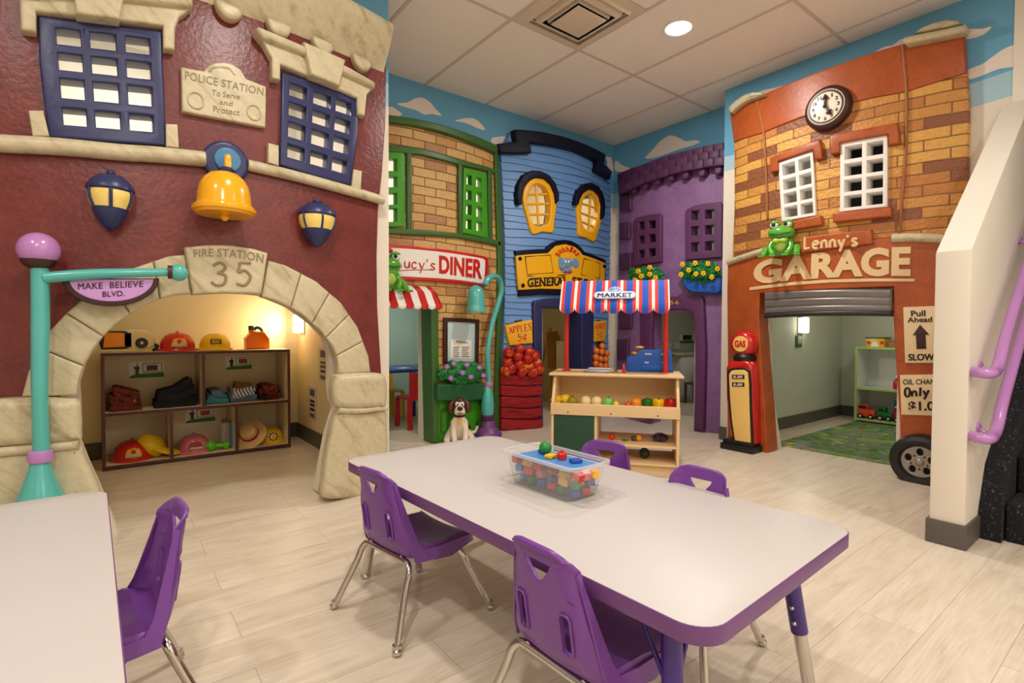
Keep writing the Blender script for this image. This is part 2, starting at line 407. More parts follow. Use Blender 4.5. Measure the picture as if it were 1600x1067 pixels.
def strokes(chars, adv=1.0, r=.07, smooth=5):
    """list of glyph names -> list of (points) in (x, y); caller maps to a surface"""
    out = []; x = 0
    for ch in chars:
        wd = {'l': .45, "'": .4, ' ': .5}.get(ch, .82)
        for st in G.get(ch, []):
            pts = [(x+p[0]*wd, p[1]) for p in st]
            out.append([tuple(v[:2]) for v in cat([(a, b, 0) for a, b in pts], smooth)] if len(pts) > 2 else pts)
        x += (wd+.16)*adv
    return out, x-.16*adv
def quad(q, u, v):
    """bilinear inside px corners TL, TR, BR, BL; v up from the bottom"""
    tl, tr, br, bl = q
    return ((bl[0]*(1-u)+br[0]*u)*(1-v)+(tl[0]*(1-u)+tr[0]*u)*v, (bl[1]*(1-u)+br[1]*u)*(1-v)+(tl[1]*(1-u)+tr[1]*u)*v)
def write(F, s, q, o, h, bold=0, space=1.0, warp=None):
    """block lettering on a front, fitted to four px corners"""
    bm = text(s, h, bold, space)
    for v in bm.verts:
        u, t = v.co.x, v.co.y
        if warp: u, t = warp(u, t)
        px = quad(q, u, t); sz = F.hit(px[0], px[1], o); v.co = F.P(sz[0], sz[1], o+v.co.z)
    return bm
def scrawl(F, chars, q, o, r, n=6, adv=1.0, warp=None, fl=.6):
    st, wd = strokes(chars, adv); bms = []
    for s in st:
        pts = []
        for x, y in s:
            u, t = x/wd, y
            if warp: u, t = warp(u, t)
            px = quad(q, u, t); sz = F.hit(px[0], px[1], o); pts.append(F.P(sz[0], sz[1], o))
        bms.append(tube(pts, r, n))
    return join(*bms)
def slab(F, loops, o0, o1, r=.006, res=2, back=False, step=.07, sz=False, at=None, cut=None):
    """a slab on a front. loops: px outlines (or (s, z) when sz) with holes; from o0 out to o1; back=True runs it back to the wall plane"""
    L = [lp if sz else F.H(lp, o1 if at is None else at) for lp in loops]
    h = o1-o0; bm = flat(L, h, min(r, h*.45), res)
    ss = [v.co.x for v in bm.verts]; a, b = min(ss), max(ss)
    k = math.ceil(a/step)*step
    while k < b:
        bmesh.ops.bisect_plane(bm, geom=bm.verts[:]+bm.edges[:]+bm.faces[:], plane_co=(k, 0, 0), plane_no=(1, 0, 0), dist=1e-5); k += step
    uv = bm.loops.layers.uv.verify()
    for f in bm.faces:
        for l in f.loops: l[uv].uv = (l.vert.co.x, l.vert.co.y)
    for v in bm.verts:
        s, z, w = v.co; o = o0+w
        if back:
            t = max(0, min(1, w/(h-r-1e-6))) if w < h-r else 1
            full = o1-(h-w); o = -F.off(s)*(1-t)+full*t if w < h-r else full
        v.co = F.P(s, z, o)
    bmesh.ops.recalc_face_normals(bm, faces=bm.faces); return bm
def bar(F, pts, r, o, n=12, k=0, flat_=1, at=None):
    """round moulding along px points on a front"""
    P = []
    for x, y in pts:
        sz = F.hit(x, y, o if at is None else at); P.append(F.P(sz[0], sz[1], o))
    return tube(P, r, n, k, flat_)
def grid_holes(q, us, vs):
    """us, vs: lists of (a, b) fractions, v down from the top"""
    H = []
    for a, b in us:
        for c, d in vs:
            H.append([quad(q, a, 1-c), quad(q, b, 1-c), quad(q, b, 1-d), quad(q, a, 1-d)])
    return H
def shrink(lp, k):
    cx = sum(p[0] for p in lp)/len(lp); cy = sum(p[1] for p in lp)/len(lp)
    return [(cx+(x-cx)*k, cy+(y-cy)*k) for x, y in lp]
def smooth(lp, k=4):
    P = [(x, y, 0) for x, y in lp]; n = len(P)
    c = cat([P[-1]]+P+[P[0], P[1]], k)
    return [(v.x, v.y) for v in c[k:k*(n+1)]]
def circ(c, rx, ry=None, n=28):
    ry = ry or rx
    return [(c[0]+rx*math.cos(2*pi*i/n), c[1]+ry*math.sin(2*pi*i/n)) for i in range(n)]
def px_ell(F, c, rpx, o, depth=None, at=None, M=None, u=20, v=12):
    """ellipsoid on a front: px centre, px radii, o of its centre"""
    sz = F.hit(c[0], c[1], o); a = F.hit(c[0]+1, c[1], o); b = F.hit(c[0], c[1]+1, o)
    rx = abs(a[0]-sz[0])*rpx[0]; rz = abs(b[1]-sz[1])*rpx[1]; d = depth or (rx+rz)/2
    p = F.P(sz[0], sz[1], o)
    return ell(p, (rx, d, rz) if F.ax == 'y' else (d, rx, rz), u, v, M)
def px_size(F, c, o):
    sz = F.hit(c[0], c[1], o); b = F.hit(c[0], c[1]+1, o); return abs(b[1]-sz[1])
# ================================================================== room shell
def struct(name, bm, mt, parent=None):
    return obj(name, bm, mt, parent, kind='structure')
struct('floor', box(-8, 3, -8, 2.2, -.1, 0), M_FLOOR)
struct('ceiling', box(-8, 3, -8, 2.2, CEIL, CEIL+.1), M_CEIL)
g = B()
U0, V0, TS = .4956, 1.167, .6096
for k in range(-1, 13):
    x = -(U0+k*TS)
    if x < .05: join(g, box(x-.012, x+.012, -7.9, 0, CEIL-.004, CEIL+.002))
for j in range(-1, 6):
    y = -(V0+j*2*TS)
    if y < 0: join(g, box(-7.9, 0 if y > -1.4 else -.29, y-.012, y+.012, CEIL-.0035, CEIL+.002))
struct('trim_1', g, M_GRID)

def rect(s0, s1, z0, z1): return [(s0, z0), (s1, z0), (s1, z1), (s0, z1)]
def wall(name, F, loops, thick, mt):
    """plain wall whose face is the plane of F, thick behind it; loops in (s, z)"""
    bm = flat(loops, thick)
    for v in bm.verts:
        s, z, w_ = v.co; k = F.base+thick-w_
        v.co = Vector((s, k, z)) if F.ax == 'y' else Vector((k, -s, z))
    bmesh.ops.recalc_face_normals(bm, faces=bm.faces)
    return struct(name, bm, mt)
FW_POL = Fac('y', -.93, -6.5, -3.07, 0); FW_BACK = Fac('y', 0, -3.1, 0, 0)
FW_PUR = Fac('x', 0, 0, 1.48, 0); FW_GAR = Fac('x', -.29, 1.48, 3.3, 0)
F_POL = Fac('y', -.93, -4.90, -3.12, .13)
F_DIN = Fac('y', 0, -3.05, -1.615, .12)
F_BLU = Fac('y', 0, -1.60, -.13, .14)
F_PUR = Fac('x', 0, .06, 1.475, .17)
F_GAR = Fac('x', -.29, 1.50, 3.12, .17)

def sl(F, z0, pts): return F.H(pts)
# --- police partition (white, with the arch lined)
aR = FW_POL.H([(353, 455), (409, 461), (453, 479), (489, 505), (509.5, 527), (517, 552), (519.6, 575.6), (517.6, 601.7), (520.8, 626), (526.4, 638), (513.5, 682), (503.5, 734.7), (498.2, 770)])
aL = FW_POL.H([(301, 455), (253, 462.6), (202.5, 486), (164.6, 521), (135, 565), (124, 600), (125.5, 618), (126.6, 640), (126.6, 673), (125.7, 690), (139, 724), (157, 764)])
arch = aL[::-1]+aR
arch = [(arch[0][0]-.0+.06, .0)] + arch + [(aR[-1][0]+.015, 0.0)]
arch = [(arch[0][0], .004)] + arch[1:-1] + [(arch[-1][0], .004)]
outer = [(-6.9, 0), (arch[0][0], 0)] + arch[1:-1] + [(arch[-1][0], 0), (-3.07, 0), (-3.07, CEIL), (-6.9, CEIL)]
qWL = [(60, 24.4), (253, 48.8), (258.7, 226.9), (77, 213)]
qWR = [(440.5, 112.5), (559, 154), (548, 289), (436.8, 257)]
def hole(F, q, k=1.06): return shrink(F.H(q), k)
wall('wall_left', FW_POL, [outer, hole(FW_POL, qWL), hole(FW_POL, qWR)], .1, M_MURAL)
# --- back wall behind the diner and the store
qDW1 = [(598, 236), (632, 238), (632, 354), (598, 356)]
qDW2 = [(725, 261.4), (760.7, 271), (763, 372.4), (723, 363.8)]
qBW1 = [(813, 286), (873, 286), (873, 352), (820, 352)]; qBW2 = [(897, 310), (945, 305), (940, 368), (902, 364)]
dd = FW_BACK.H([(580, 479), (662, 479), (661, 690)]); dr = dd[1][0]
sd = FW_BACK.H([(848, 478), (903, 478)])
lo = [(-3.07, 0), (-3.06, 0), (-3.06, dd[0][1]+.02), (dr, dd[0][1]+.02), (dr, 0), (sd[0][0], 0), (sd[0][0], sd[0][1]+.03), (sd[1][0], sd[0][1]+.03), (sd[1][0], 0), (.12, 0), (.12, CEIL), (-3.07, CEIL)]
wall('wall_back', FW_BACK, [lo, hole(FW_BACK, qDW1), hole(FW_BACK, qDW2), hole(FW_BACK, qBW1, .95), hole(FW_BACK, qBW2, .95)], .1, M_MURAL)
# --- purple side wall
qPW1 = [(990, 343), (1032, 333.5), (1032.4, 408.8), (989, 415.5)]; qPW2 = [(1071, 326), (1127.5, 316), (1127.5, 402), (1070, 406)]
pd = FW_PUR.H([(1021, 482), (1086, 482)])
lo = [(-.0, 0), (pd[0][0], 0), (pd[0][0], pd[0][1]+.03), (pd[1][0], pd[0][1]+.03), (pd[1][0], 0), (1.47, 0), (1.47, CEIL), (0, CEIL)]
wall('wall_far', FW_PUR, [lo, hole(FW_PUR, qPW1, .95), hole(FW_PUR, qPW2, .95)], .1, M_MURAL)
# --- garage wall, standing forward of the purple wall
qGW1 = [(1216, 254), (1269.6, 236), (1275, 336.5), (1221, 346)]; qGW2 = [(1313, 224), (1386.5, 211), (1385.7, 323), (1312, 331)]
gd = FW_GAR.H([(1198, 497), (1212, 700), (1396, 495), (1408, 690)])
lo = [(1.47, 0), (gd[1][0], 0), (gd[0][0], .5), (gd[0][0], gd[0][1]+.06), (gd[2][0]+.03, gd[0][1]+.06), (gd[2][0]+.03, 0), (3.26, 0), (3.26, CEIL), (1.47, CEIL)]
wall('wall_right', FW_GAR, [lo, hole(FW_GAR, qGW1), hole(FW_GAR, qGW2)], .1, M_MURAL)
struct('wall_return', box(-.285, .1, -1.572, -1.468, 0, CEIL), M_MURAL)
bb = B()
join(bb, box(-.302, -.29, -1.53, -1.47, 0, .11), box(-.29, 0, -1.47, -1.459, 0, .11))
struct('baseboard_right', bb, M_BASEB)
# --- walls behind the camera and the far side of the stair
struct('wall_rear', box(-8, 3, -8, -7.9, 0, CEIL), M_WHITE)
struct('wall_camera', box(-8, -7.9, -8, -.9, 0, CEIL), M_WHITE)
struct('wall_stair', box(-1.2, 3, -4.75, -4.65, 0, CEIL), M_WHITE)
struct('wall_stairwell', box(-1.2, -1.1, -8, -4.65, 0, CEIL), M_WHITE)
struct('wall_stairend', box(2.9, 3, -4.7, -3.3, 0, CEIL), M_WHITE)
struct('wall_stairside', box(-.3, 3, -3.335, -3.25, 0, CEIL), M_WHITE)

# --- half wall of the stair with its sloped top
hw = B()
prof = [(-1.53, 0), (-1.535, 1.285), (-.3, 2.25), (-.3, 0)]
for y in (-3.335, -3.21): hw.faces.new([hw.verts.new((x, y, z)) for x, z in prof])
hw.verts.ensure_lookup_table(); hw.faces.ensure_lookup_table()
for i in range(4): hw.faces.new([hw.verts[i], hw.verts[(i+1) % 4], hw.verts[4+(i+1) % 4], hw.verts[4+i]])
bmesh.ops.recalc_face_normals(hw, faces=hw.faces)
bmesh.ops.bevel(hw, geom=[e for e in hw.edges], offset=.012, segments=2, profile=.6, affect='EDGES')
struct('wall_half', hw, M_WHITE)
struct('baseboard_half', join(box(-1.542, -1.3, -3.345, -3.2, 0, .105, .006), B()), M_BASEB)
st = B()
for i in range(11):
    x0 = -1.25+i*.25
    join(st, box(x0-.015, 2.88, -4.64, -3.42, i*.175, (i+1)*.175, .015, 3))
o = obj('stair', st, M_CARPET); tag(o, kind='structure')
skp = B()
sk = [(-1.31, 0), (-1.31, .12), (-1.2, .32), (1.2, 2.0), (1.2, 0)]
for y in (-3.337, -3.415): skp.faces.new([skp.verts.new((x, y, z)) for x, z in sk])
skp.verts.ensure_lookup_table()
for i in range(5): skp.faces.new([skp.verts[i], skp.verts[(i+1) % 5], skp.verts[5+(i+1) % 5], skp.verts[5+i]])
bmesh.ops.recalc_face_normals(skp, faces=skp.faces)
obj('stair_stringer', skp, M_CARPET, o)
for nm, zl, lab in (('upper', .775, 'lilac steel handrail on stair wall, the upper of the two'), ('lower', .50, 'lilac steel handrail on stair wall, the lower of the two')):
    y = -3.40; zt = zl
    r = thing('handrail', lab, 'handrail', (-1.4, y, 0), 'stair handrails')
    x0 = -1.52
    pts = [(x0+.02, -3.345, zt-.01), (x0, -3.37, zt-.012), (x0+.02, y, zt-.012), (x0+.10, y, zt-.006), (x0+.17, y, zt+.03), (x0+.27, y, zt+.13), (x0+.62, y, zt+.13+.35*.775), (x0+1.2, y, zt+.13+.93*.775)]
    obj('rail', tube(pts, .0225, 16, 6), M_LILAC, r)
    for k in (.16, .95):
        zz = zt+.02 if k < .2 else zt+.13+(k-.27)*.775
        bk = tube([(x0+k, -3.335, zz-.01), (x0+k, -3.37, zz-.03), (x0+k, y, zz-.012)], .007, 8, 4)
        join(bk, lathe([(.022, 0), (.022, .006), (.01, .012)], (x0+k, -3.336, zz-.01), 16, M=Matrix.Rotation(pi/2, 4, 'X')))
        obj('bracket', bk, M_LILAC, r)

# --- painted clouds of the mural, flat on the walls
def cloud(F, pts, parent_name):
    p = D.objects[parent_name]
    bm = flat([smooth(F.H(pts), 3)], .002)
    for v in bm.verts: v.co = F.P(v.co.x, v.co.y, v.co.z)
    obj('painted_cloud', bm, mat('cloud paint', (236, 226, 216), .6, .02), p)
cloud(FW_BACK, [(620, 162), (637, 160), (648, 154), (660, 153), (672, 160), (680, 170), (690, 181), (675, 178), (663, 179), (650, 172), (635, 168)], 'wall_back')
cloud(FW_BACK, [(711, 189), (725, 185), (738, 185), (748, 190), (758, 203), (745, 200), (735, 195), (722, 191)], 'wall_back')
cloud(FW_BACK, [(601, 170), (612, 167), (620, 172), (628, 179), (612, 186), (601, 186)], 'wall_back')
cloud(FW_BACK, [(768, 217), (778, 214), (790, 213), (800, 218), (812, 228), (780, 240), (768, 236)], 'wall_back')
cloud(FW_BACK, [(942, 246), (950, 245), (956, 249), (957, 272), (948, 270), (940, 260)], 'wall_back')
cloud(FW_PUR, [(1008, 247), (1020, 234), (1030, 222), (1043, 213), (1052, 212), (1064, 217), (1072, 221), (1086, 219), (1094, 222), (1083, 227), (1060, 234), (1040, 241), (1022, 247)], 'wall_far')
cloud(FW_PUR, [(961, 252), (966, 253), (972, 258), (984, 263), (975, 268), (961, 266)], 'wall_far')
cloud(FW_GAR, [(1363, 85), (1380, 74), (1396, 70), (1408, 61), (1418, 66), (1400, 76), (1380, 82)], 'wall_right')
cloud(FW_GAR, [(1505, 48), (1520, 45), (1535, 45), (1549, 42), (1540, 52), (1524, 59), (1507, 61)], 'wall_right')
cloud(FW_GAR, [(1512, 110), (1535, 100), (1552, 88), (1570, 76), (1588, 72), (1588, 101), (1560, 108), (1535, 118), (1512, 124)], 'wall_right')
cloud(FW_GAR, [(1176, 148), (1188, 143), (1197, 140), (1212, 137), (1224, 134), (1230, 140), (1200, 154), (1180, 156)], 'wall_right')

# --- air vent and downlights
vc = [(-(U0+2*TS), -V0), (-(U0+3*TS), -V0-TS)]
x0, x1 = vc[1][0]+TS*0, vc[0][0]
x1 = -(U0+2*TS); x0 = x1-TS; y1 = -V0; y0 = y1-TS
r = thing('ceiling_vent', 'square stepped white air diffuser in the tiled ceiling', 'vent', ((x0+x1)/2, (y0+y1)/2, CEIL))
cxv, cyv = (x0+x1)/2, (y0+y1)/2
def ringv(a, b, za, zb):
    bm = B(); A = [bm.verts.new((cxv+sx*a, cyv+sy*a, za)) for sx, sy in ((-1, -1), (1, -1), (1, 1), (-1, 1))]
    Bv = [bm.verts.new((cxv+sx*b, cyv+sy*b, zb)) for sx, sy in ((-1, -1), (1, -1), (1, 1), (-1, 1))]
    for i in range(4): bm.faces.new((A[i], A[(i+1) % 4], Bv[(i+1) % 4], Bv[i]))
    bmesh.ops.solidify(bm, geom=bm.faces[:], thickness=.003); return bm
M_VENT = mat('vent enamel', (222, 206, 186), .5, .02)
obj('frame', join(ringv(.298, .235, CEIL-.006, CEIL-.012), ringv(.235, .225, CEIL-.012, CEIL-.03)), M_VENT, r)
obj('cone', join(ringv(.205, .185, CEIL-.002, CEIL-.035), ringv(.185, .165, CEIL-.035, CEIL-.04)), M_VENT, r)
obj('cone', join(ringv(.15, .135, CEIL-.004, CEIL-.045), B()), M_VENT, r)
obj('center_plate', join(cbox((cxv, cyv, CEIL-.052), (.25, .25, .006), .002)), M_VENT, r)
obj('duct', cbox((cxv, cyv, CEIL-.003), (.44, .44, .004)), M_BLK, r)
M_GLOW = mat('lamp diffuser', (255, 246, 232), .5, 0, emit=9)
for i, (x, y, p) in enumerate(LAMPS):
    if i == 0: x, y = -1.392, -1.777
    r = thing('ceiling_light', 'round recessed downlight in the white tiled ceiling' if i == 0 else 'round recessed ceiling downlight outside the picture', 'light', (x, y, CEIL), 'recessed ceiling downlights')
    obj('trim_ring', lathe([(.098, 0), (.1, -.006), (.09, -.01), (.082, -.006), (.082, 0)], (x, y, CEIL), 32), M_WHT, r)
    obj('diffuser', lathe([(.082, 0), (.082, -.006), (.0, -.0065)], (x, y, CEIL), 32), M_GLOW, r)
    a = area('lamp', (x, y, CEIL-.012), .16, p, parent=r)
# ================================================================== little rooms behind the fronts
MZ = 1.5
def room(nm, x0, x1, y0, y1, lo_m, up_m, sides, t=.05):
    """sides: which of W E N S walls to build (N = far +y, E = +x)"""
    for sd in sides:
        bx = {'N': (x0-t, x1+t, y1, y1+t), 'S': (x0-t, x1+t, y0-t, y0), 'E': (x1, x1+t, y0, y1), 'W': (x0-t, x0, y0, y1)}[sd]
        wn = {'N': 'back', 'S': 'front', 'E': 'right', 'W': 'left'}[sd]
        struct('wall_%s_%s' % (nm, wn), box(*bx, 0, MZ), lo_m)
        struct('wall_%s_loft_%s' % (nm, wn), box(*bx, MZ, CEIL), up_m)
    struct('ceiling_%s' % nm, box(x0, x1, y0, y1, MZ, MZ+.05), M_WHITE)
M_DARK = mat('dark grey loft paint', (70, 68, 64), .7, .05)
room('station', -5.3, -3.13, -.83, .80, M_CREAM, M_WHITE, 'NEW', .03)
room('diner', -3.05, -1.66, .1, 1.5, M_TEAL, M_WHITE, 'NEW', .025)
room('store', -1.60, .02, .1, 1.9, M_OLIVE, M_WHITE, 'NEW', .025)
room('purple_house', .1, 2.6, -1.37, .62, M_GREY, M_WHITE, 'NES', .025)
room('garage', -.19, 1.96, -3.2, -1.575, M_GREY, M_DARK, 'ES', .025)
struct('wall_garage_left', box(-.19, 1.98, -1.575, -1.55, 0, MZ), M_GREY)
struct('wall_garage_loft_left', box(-.19, 1.98, -1.575, -1.55, MZ, CEIL), M_WHITE)
bb = B()
join(bb, box(-3.142, -3.13, -.83, .80, 0, .12), box(-5.3, -3.13, .788, .80, 0, .12))
struct('baseboard_station', bb, M_BASEB)
bb = B()
join(bb, box(-.18, 1.95, -1.587, -1.575, 0, .11), box(1.948, 1.96, -3.2, -1.575, 0, .11))
struct('baseboard_garage', bb, M_BASEB)
bb = B(); join(bb, box(.12, 2.6, .608, .62, 0, .1), box(2.588, 2.6, -1.37, .62, 0, .1)); struct('baseboard_house', bb, M_BASEB)
# lights of the rooms
def roomlight(x, y, z, p, col=WARM, label='small round ceiling lamp out of sight in a play room'):
    r = thing('ceiling_lamp', label, 'light', (x, y, z), 'lamps inside the play rooms')
    obj('shade', lathe([(.09, 0), (.09, -.01), (.07, -.03), (0, -.035)], (x, y, z), 24), M_GLOW2, r)
    area('lamp', (x, y, z-.045), .14, p, col, parent=r)
M_GLOW2 = mat('small lamp diffuser', (255, 240, 215), .5, 0, emit=4)
roomlight(-4.3, 0, CEIL, 16); roomlight(-2.3, .8, CEIL, 14); roomlight(-.8, .9, CEIL, 10, (1, .8, .5)); roomlight(1.2, -.6, CEIL, 5)
roomlight(.9, -2.4, CEIL, 2.0)
roomlight(-2.2, .8, MZ, 3.2, (1, .95, .85)); roomlight(-.8, 1.0, MZ, 1.3, (1, .85, .6)); roomlight(1.2, -.5, MZ, 2.2); roomlight(.9, -2.5, MZ, 2.6, (1, .96, .86))
roomlight(-4.2, .0, MZ, 1.0, (1, .8, .5))
def sconce(name, label, c, ax, sg, w_, h, power, col):
    r = thing('wall_sconce', label, 'light', c)
    x, y, z = c
    if ax == 'x':
        obj('bracket', box(x-.012 if sg < 0 else x, x if sg < 0 else x+.012, y-w_*.7, y+w_*.7, z-h*.6, z+h*.6, .003), M_CHROME, r)
        obj('shade', cbox((x+sg*.045, y, z), (.055, w_, h), .012), M_GLOW3, r)
        area('lamp', (x+sg*.085, y, z), w_, power, col, (0, sg*-pi/2, 0), r)
    else:
        obj('bracket', box(x-w_*.7, x+w_*.7, y-.012, y, z-h*.6, z+h*.6, .003), M_CHROME, r)
        obj('shade', cbox((x, y-.045, z), (w_, .055, h), .012), M_GLOW3, r)
        area('lamp', (x, y-.085, z), w_, power, col, (-pi/2, 0, 0), r)
M_GLOW3 = mat('sconce glass', (255, 244, 214), .4, 0, emit=6)
sconce('s', 'glowing white wall sconce inside the fire station arch', (-3.13, .62, .97), 'x', -1, .08, .15, 3.2, (1, .78, .45))
sconce('s', 'glowing white wall sconce on the green grey garage wall', (.93, -1.575, .98), 'y', -1, .08, .15, 2.5, (1, .95, .8))

# ================================================================== POLICE / FIRE STATION FRONT
F = F_POL
R = thing('station_facade', 'two storey brick red police and fire station front with stone arch', 'building front', (-4, -1, 0))
inn_l = [(301, 459), (253, 466.6), (202.5, 490), (164.6, 525.7), (135, 570), (120, 618.5)]
inn_r = [(301, 459), (352, 458), (409, 464), (453, 481), (489, 507), (509.5, 529), (521.6, 557), (528, 585.6)]
body = F.H([(604, 100), (602.5, 187), (597, 270), (591, 330), (589, 400), (590, 480), (596, 582), (598, 640), (596, 700), (592, 760)])
body = body+[(body[-1][0], .0)]
hl = F.H([(x, y) for x, y in inn_l]); hr = F.H(inn_r)
hl = [(x-.05, z+.03) for x, z in hl]; hr = [(x+.05, z+.03) for x, z in hr]
archb = [(hr[-1][0]+.02, 0)]+hr[::-1]+hl[1:]+[(hl[-1][0]-.02, 0)]
bl = [(archb[0][0]+.04, 0.0)]+archb[1:-1]+[(archb[-1][0]-.05, 0.0)]
outer = body + bl + [(-5.6, 0), (-5.6, 2.55), (body[0][0], 2.55)]
obj('wall_body', slab(F, [outer, shrink(F.H(qWL), .97), shrink(F.H(qWR), .97)], -.02, 0, .008, 2, back=True, sz=True, step=.1), M_RED, R)
# stones of the arch
J_in = [(301, 459), (250, 467), (203, 490), (162, 525.7), (131, 572), (120, 618.5)]
J_out = [(290, 397), (240, 407.5), (172, 437), (103, 489), (60, 543), (33, 620.6)]
K_in = [(409, 464), (455, 481.5), (488, 506), (509.5, 528), (526, 556), (528, 585)]
K_out = [(419, 406), (471, 426.5), (515.5, 457), (546, 491), (568, 533), (580, 582)]
def curved(a, b, c0, k):  # bulge an edge a-b away from c0 slightly
    mx, my = (a[0]+b[0])/2, (a[1]+b[1])/2; dx, dy = mx-c0[0], my-c0[1]; L = math.hypot(dx, dy)
    return (mx+dx/L*k, my+dy/L*k)
for I, O in ((J_in, J_out), (K_in, K_out)):
    for i in range(len(I)-1):
        a, b, c, d = I[i], I[i+1], O[i+1], O[i]
        e = curved(a, b, (340, 640), 2.2); f_ = curved(d, c, (340, 640), 3)
        lp = shrink([a, e, b, c, f_, d], .985)
        obj('arch_stone', slab(F, [lp], -.03, .04, .012, 3), M_STONE, R)
ks = obj('keystone', slab(F, [[(289, 386), (325, 382.5), (360, 383), (395, 388), (419, 395), (414, 428), (409, 459.5), (352, 457.5), (301.7, 460), (295, 422)]], -.03, .065, .012, 3), M_STONE, R)
# lettering: warp follows the arched top
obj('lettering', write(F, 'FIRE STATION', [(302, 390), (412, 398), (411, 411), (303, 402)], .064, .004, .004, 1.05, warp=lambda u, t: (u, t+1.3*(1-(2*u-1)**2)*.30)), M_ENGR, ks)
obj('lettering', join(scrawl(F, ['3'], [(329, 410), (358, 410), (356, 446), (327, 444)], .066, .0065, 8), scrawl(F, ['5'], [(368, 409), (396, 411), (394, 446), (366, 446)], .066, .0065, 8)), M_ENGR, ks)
# pillars
def pil(nm, lp, o1, r): return obj(nm, slab(F, [smooth(lp, 3)], -.03, o1, r, 4), M_STONE, R)
pil('pillar_cap', [(526, 592), (532, 586), (565, 583.5), (598, 584), (606, 592), (608, 610), (606, 630), (602, 636), (565, 640), (532, 638), (524.5, 630), (523, 610)], .10, .04)
obj('pillar_collar', bar(F, [(529, 641), (565, 641.5), (604, 637)], .017, .075, 14, 4), M_STONE, R)
pil('pillar_base', [(531, 644), (565, 645), (602, 641), (606, 660), (607, 700), (607, 740), (605, 772), (566, 777), (541.7, 780.5), (507, 778.5), (508, 750), (512, 715), (520, 675)], .075, .03)
pil('pillar_cap', [(-60, 640), (-30, 628), (40, 623), (100, 624), (122, 628), (127, 650), (127, 676), (122, 690), (60, 696), (-20, 700), (-60, 690)], .10, .04)
obj('pillar_collar', bar(F, [(-60, 712), (0, 706), (60, 701), (124, 694)], .02, .075, 14, 4), M_STONE, R)
pil('pillar_base', [(-60, 716), (0, 709), (60, 704), (122, 697), (132, 715), (146, 742), (157, 772), (160, 800), (158, 822), (60, 836), (-60, 850)], .08, .03)
# sill ledge
obj('ledge', bar(F, [(-120, 214), (-60, 217), (0, 224), (90, 229), (187, 238), (250, 242), (321, 249)], .035, .02, 16, 4), M_STONE, R)
obj('ledge', bar(F, [(387, 258), (440, 270), (500, 285.5), (560, 302), (598, 313)], .027, .02, 16, 4), M_STONE, R)
# cornice with hanging half round brackets
prof = [(0, 2.44), (.02, 2.47), (.045, 2.50), (.085, 2.555), (.12, 2.60), (.14, 2.635), (.135, 2.665), (.10, 2.69), (.0, 2.70)]
cb = B(); S_ = [-5.6+(-3.115+5.6)*i/40 for i in range(41)]; rows = []
for s in S_: rows.append([cb.verts.new(F.P(s, z, o)) for o, z in prof]+[cb.verts.new((s, F.base, 2.70)), cb.verts.new((s, F.base, 2.44))])
n = len(rows[0])
for a, b in zip(rows, rows[1:]):
    for i in range(n): cb.faces.new((a[i], a[(i+1) % n], b[(i+1) % n], b[i]))
cb.faces.new(rows[0]); cb.faces.new(rows[-1][::-1]); bmesh.ops.recalc_face_normals(cb, faces=cb.faces)
obj('cornice', cb, M_STONE, R, 50)
for c in ((437, 19), (506, 52), (567, 88), (359, -12), (270, -46), (170, -85), (60, -125)):
    s, z = F.hit(c[0], c[1], .05); z = 2.442
    obj('cornice_bracket', slab(F, [[(s+.060*math.cos(a), z+.004+.072*math.sin(a)) for a in [pi+pi*i/14 for i in range(15)]]], -.01, .06, .02, 3, sz=True), M_STONE, R)
# windows with lintels
def lattice(F, q, us, vs, o0, o1, mt, R, out=None, r=.008, lab=None):
    return obj('window', slab(F, [out or q]+grid_holes(q, us, vs), o0, o1, r, 2), mt, R, label=lab)
US = [(.13, .33), (.41, .62), (.70, .90)]; VS = [(.08, .215), (.29, .43), (.505, .665), (.75, .89)]
oL = [(60, 24.4), (150, 37), (253, 48.8), (254, 100), (257, 160), (259, 227), (170, 221), (77, 213), (69, 165), (61, 95)]
lattice(F, qWL, US, VS, -.06, .03, M_NAVY, R, oL, lab='navy three by four lattice window, the wider left one')
oR = [(440.5, 112.5), (500, 131), (559, 154), (560, 210), (548, 289), (490, 274), (436.8, 257), (440, 185)]
lattice(F, qWR, [(.11, .34), (.43, .66), (.73, .93)], VS, -.06, .03, M_NAVY, R, oR, lab='navy three by four lattice window, the narrower right one')
def lint(pts, o1=.055, r=.012, nm='lintel'): return obj(nm, slab(F, [pts], -.03, o1, r, 3), M_STONE, R)
lint([(30, -5), (120, -14), (290, 2), (300, 5), (294, 17), (281, 25), (274, 42), (273, 77), (255, 75), (255, 39), (160, 28), (56, 17), (56, 49), (32, 46)])
lint([(28, -14), (110, -24), (302, -4), (302, 8), (290, 8), (180, -4), (40, -10)], .09, .02, 'lintel_cap')
lint([(112, -30), (196, -16), (186, 29), (118, 20)], .10, .012, 'keystone')
lint([(404, 52), (425, 60), (490, 88), (540, 112), (586, 134), (574, 148), (571, 181), (560, 178), (559, 153), (500, 126), (438.6, 100), (438.6, 125), (425, 122), (425, 90)])
lint([(400, 43), (405, 40), (480, 72), (545, 103), (588, 128), (587, 136), (540, 114), (470, 80), (412, 58)], .09, .02, 'lintel_cap')
lint([(475, 64), (540.6, 93), (531, 134), (487, 115.5)], .10, .012, 'keystone')
for q in ([(44, 172), (67.5, 172), (77, 212), (50.6, 212)], [(259, 193), (277.5, 194), (280, 231), (259.5, 228)], [(419.5, 223), (436, 227), (436, 259), (419, 254)], [(553, 264), (566, 267), (564, 298), (550, 293)]):
    lint(q, .04, .006, 'sill_block')
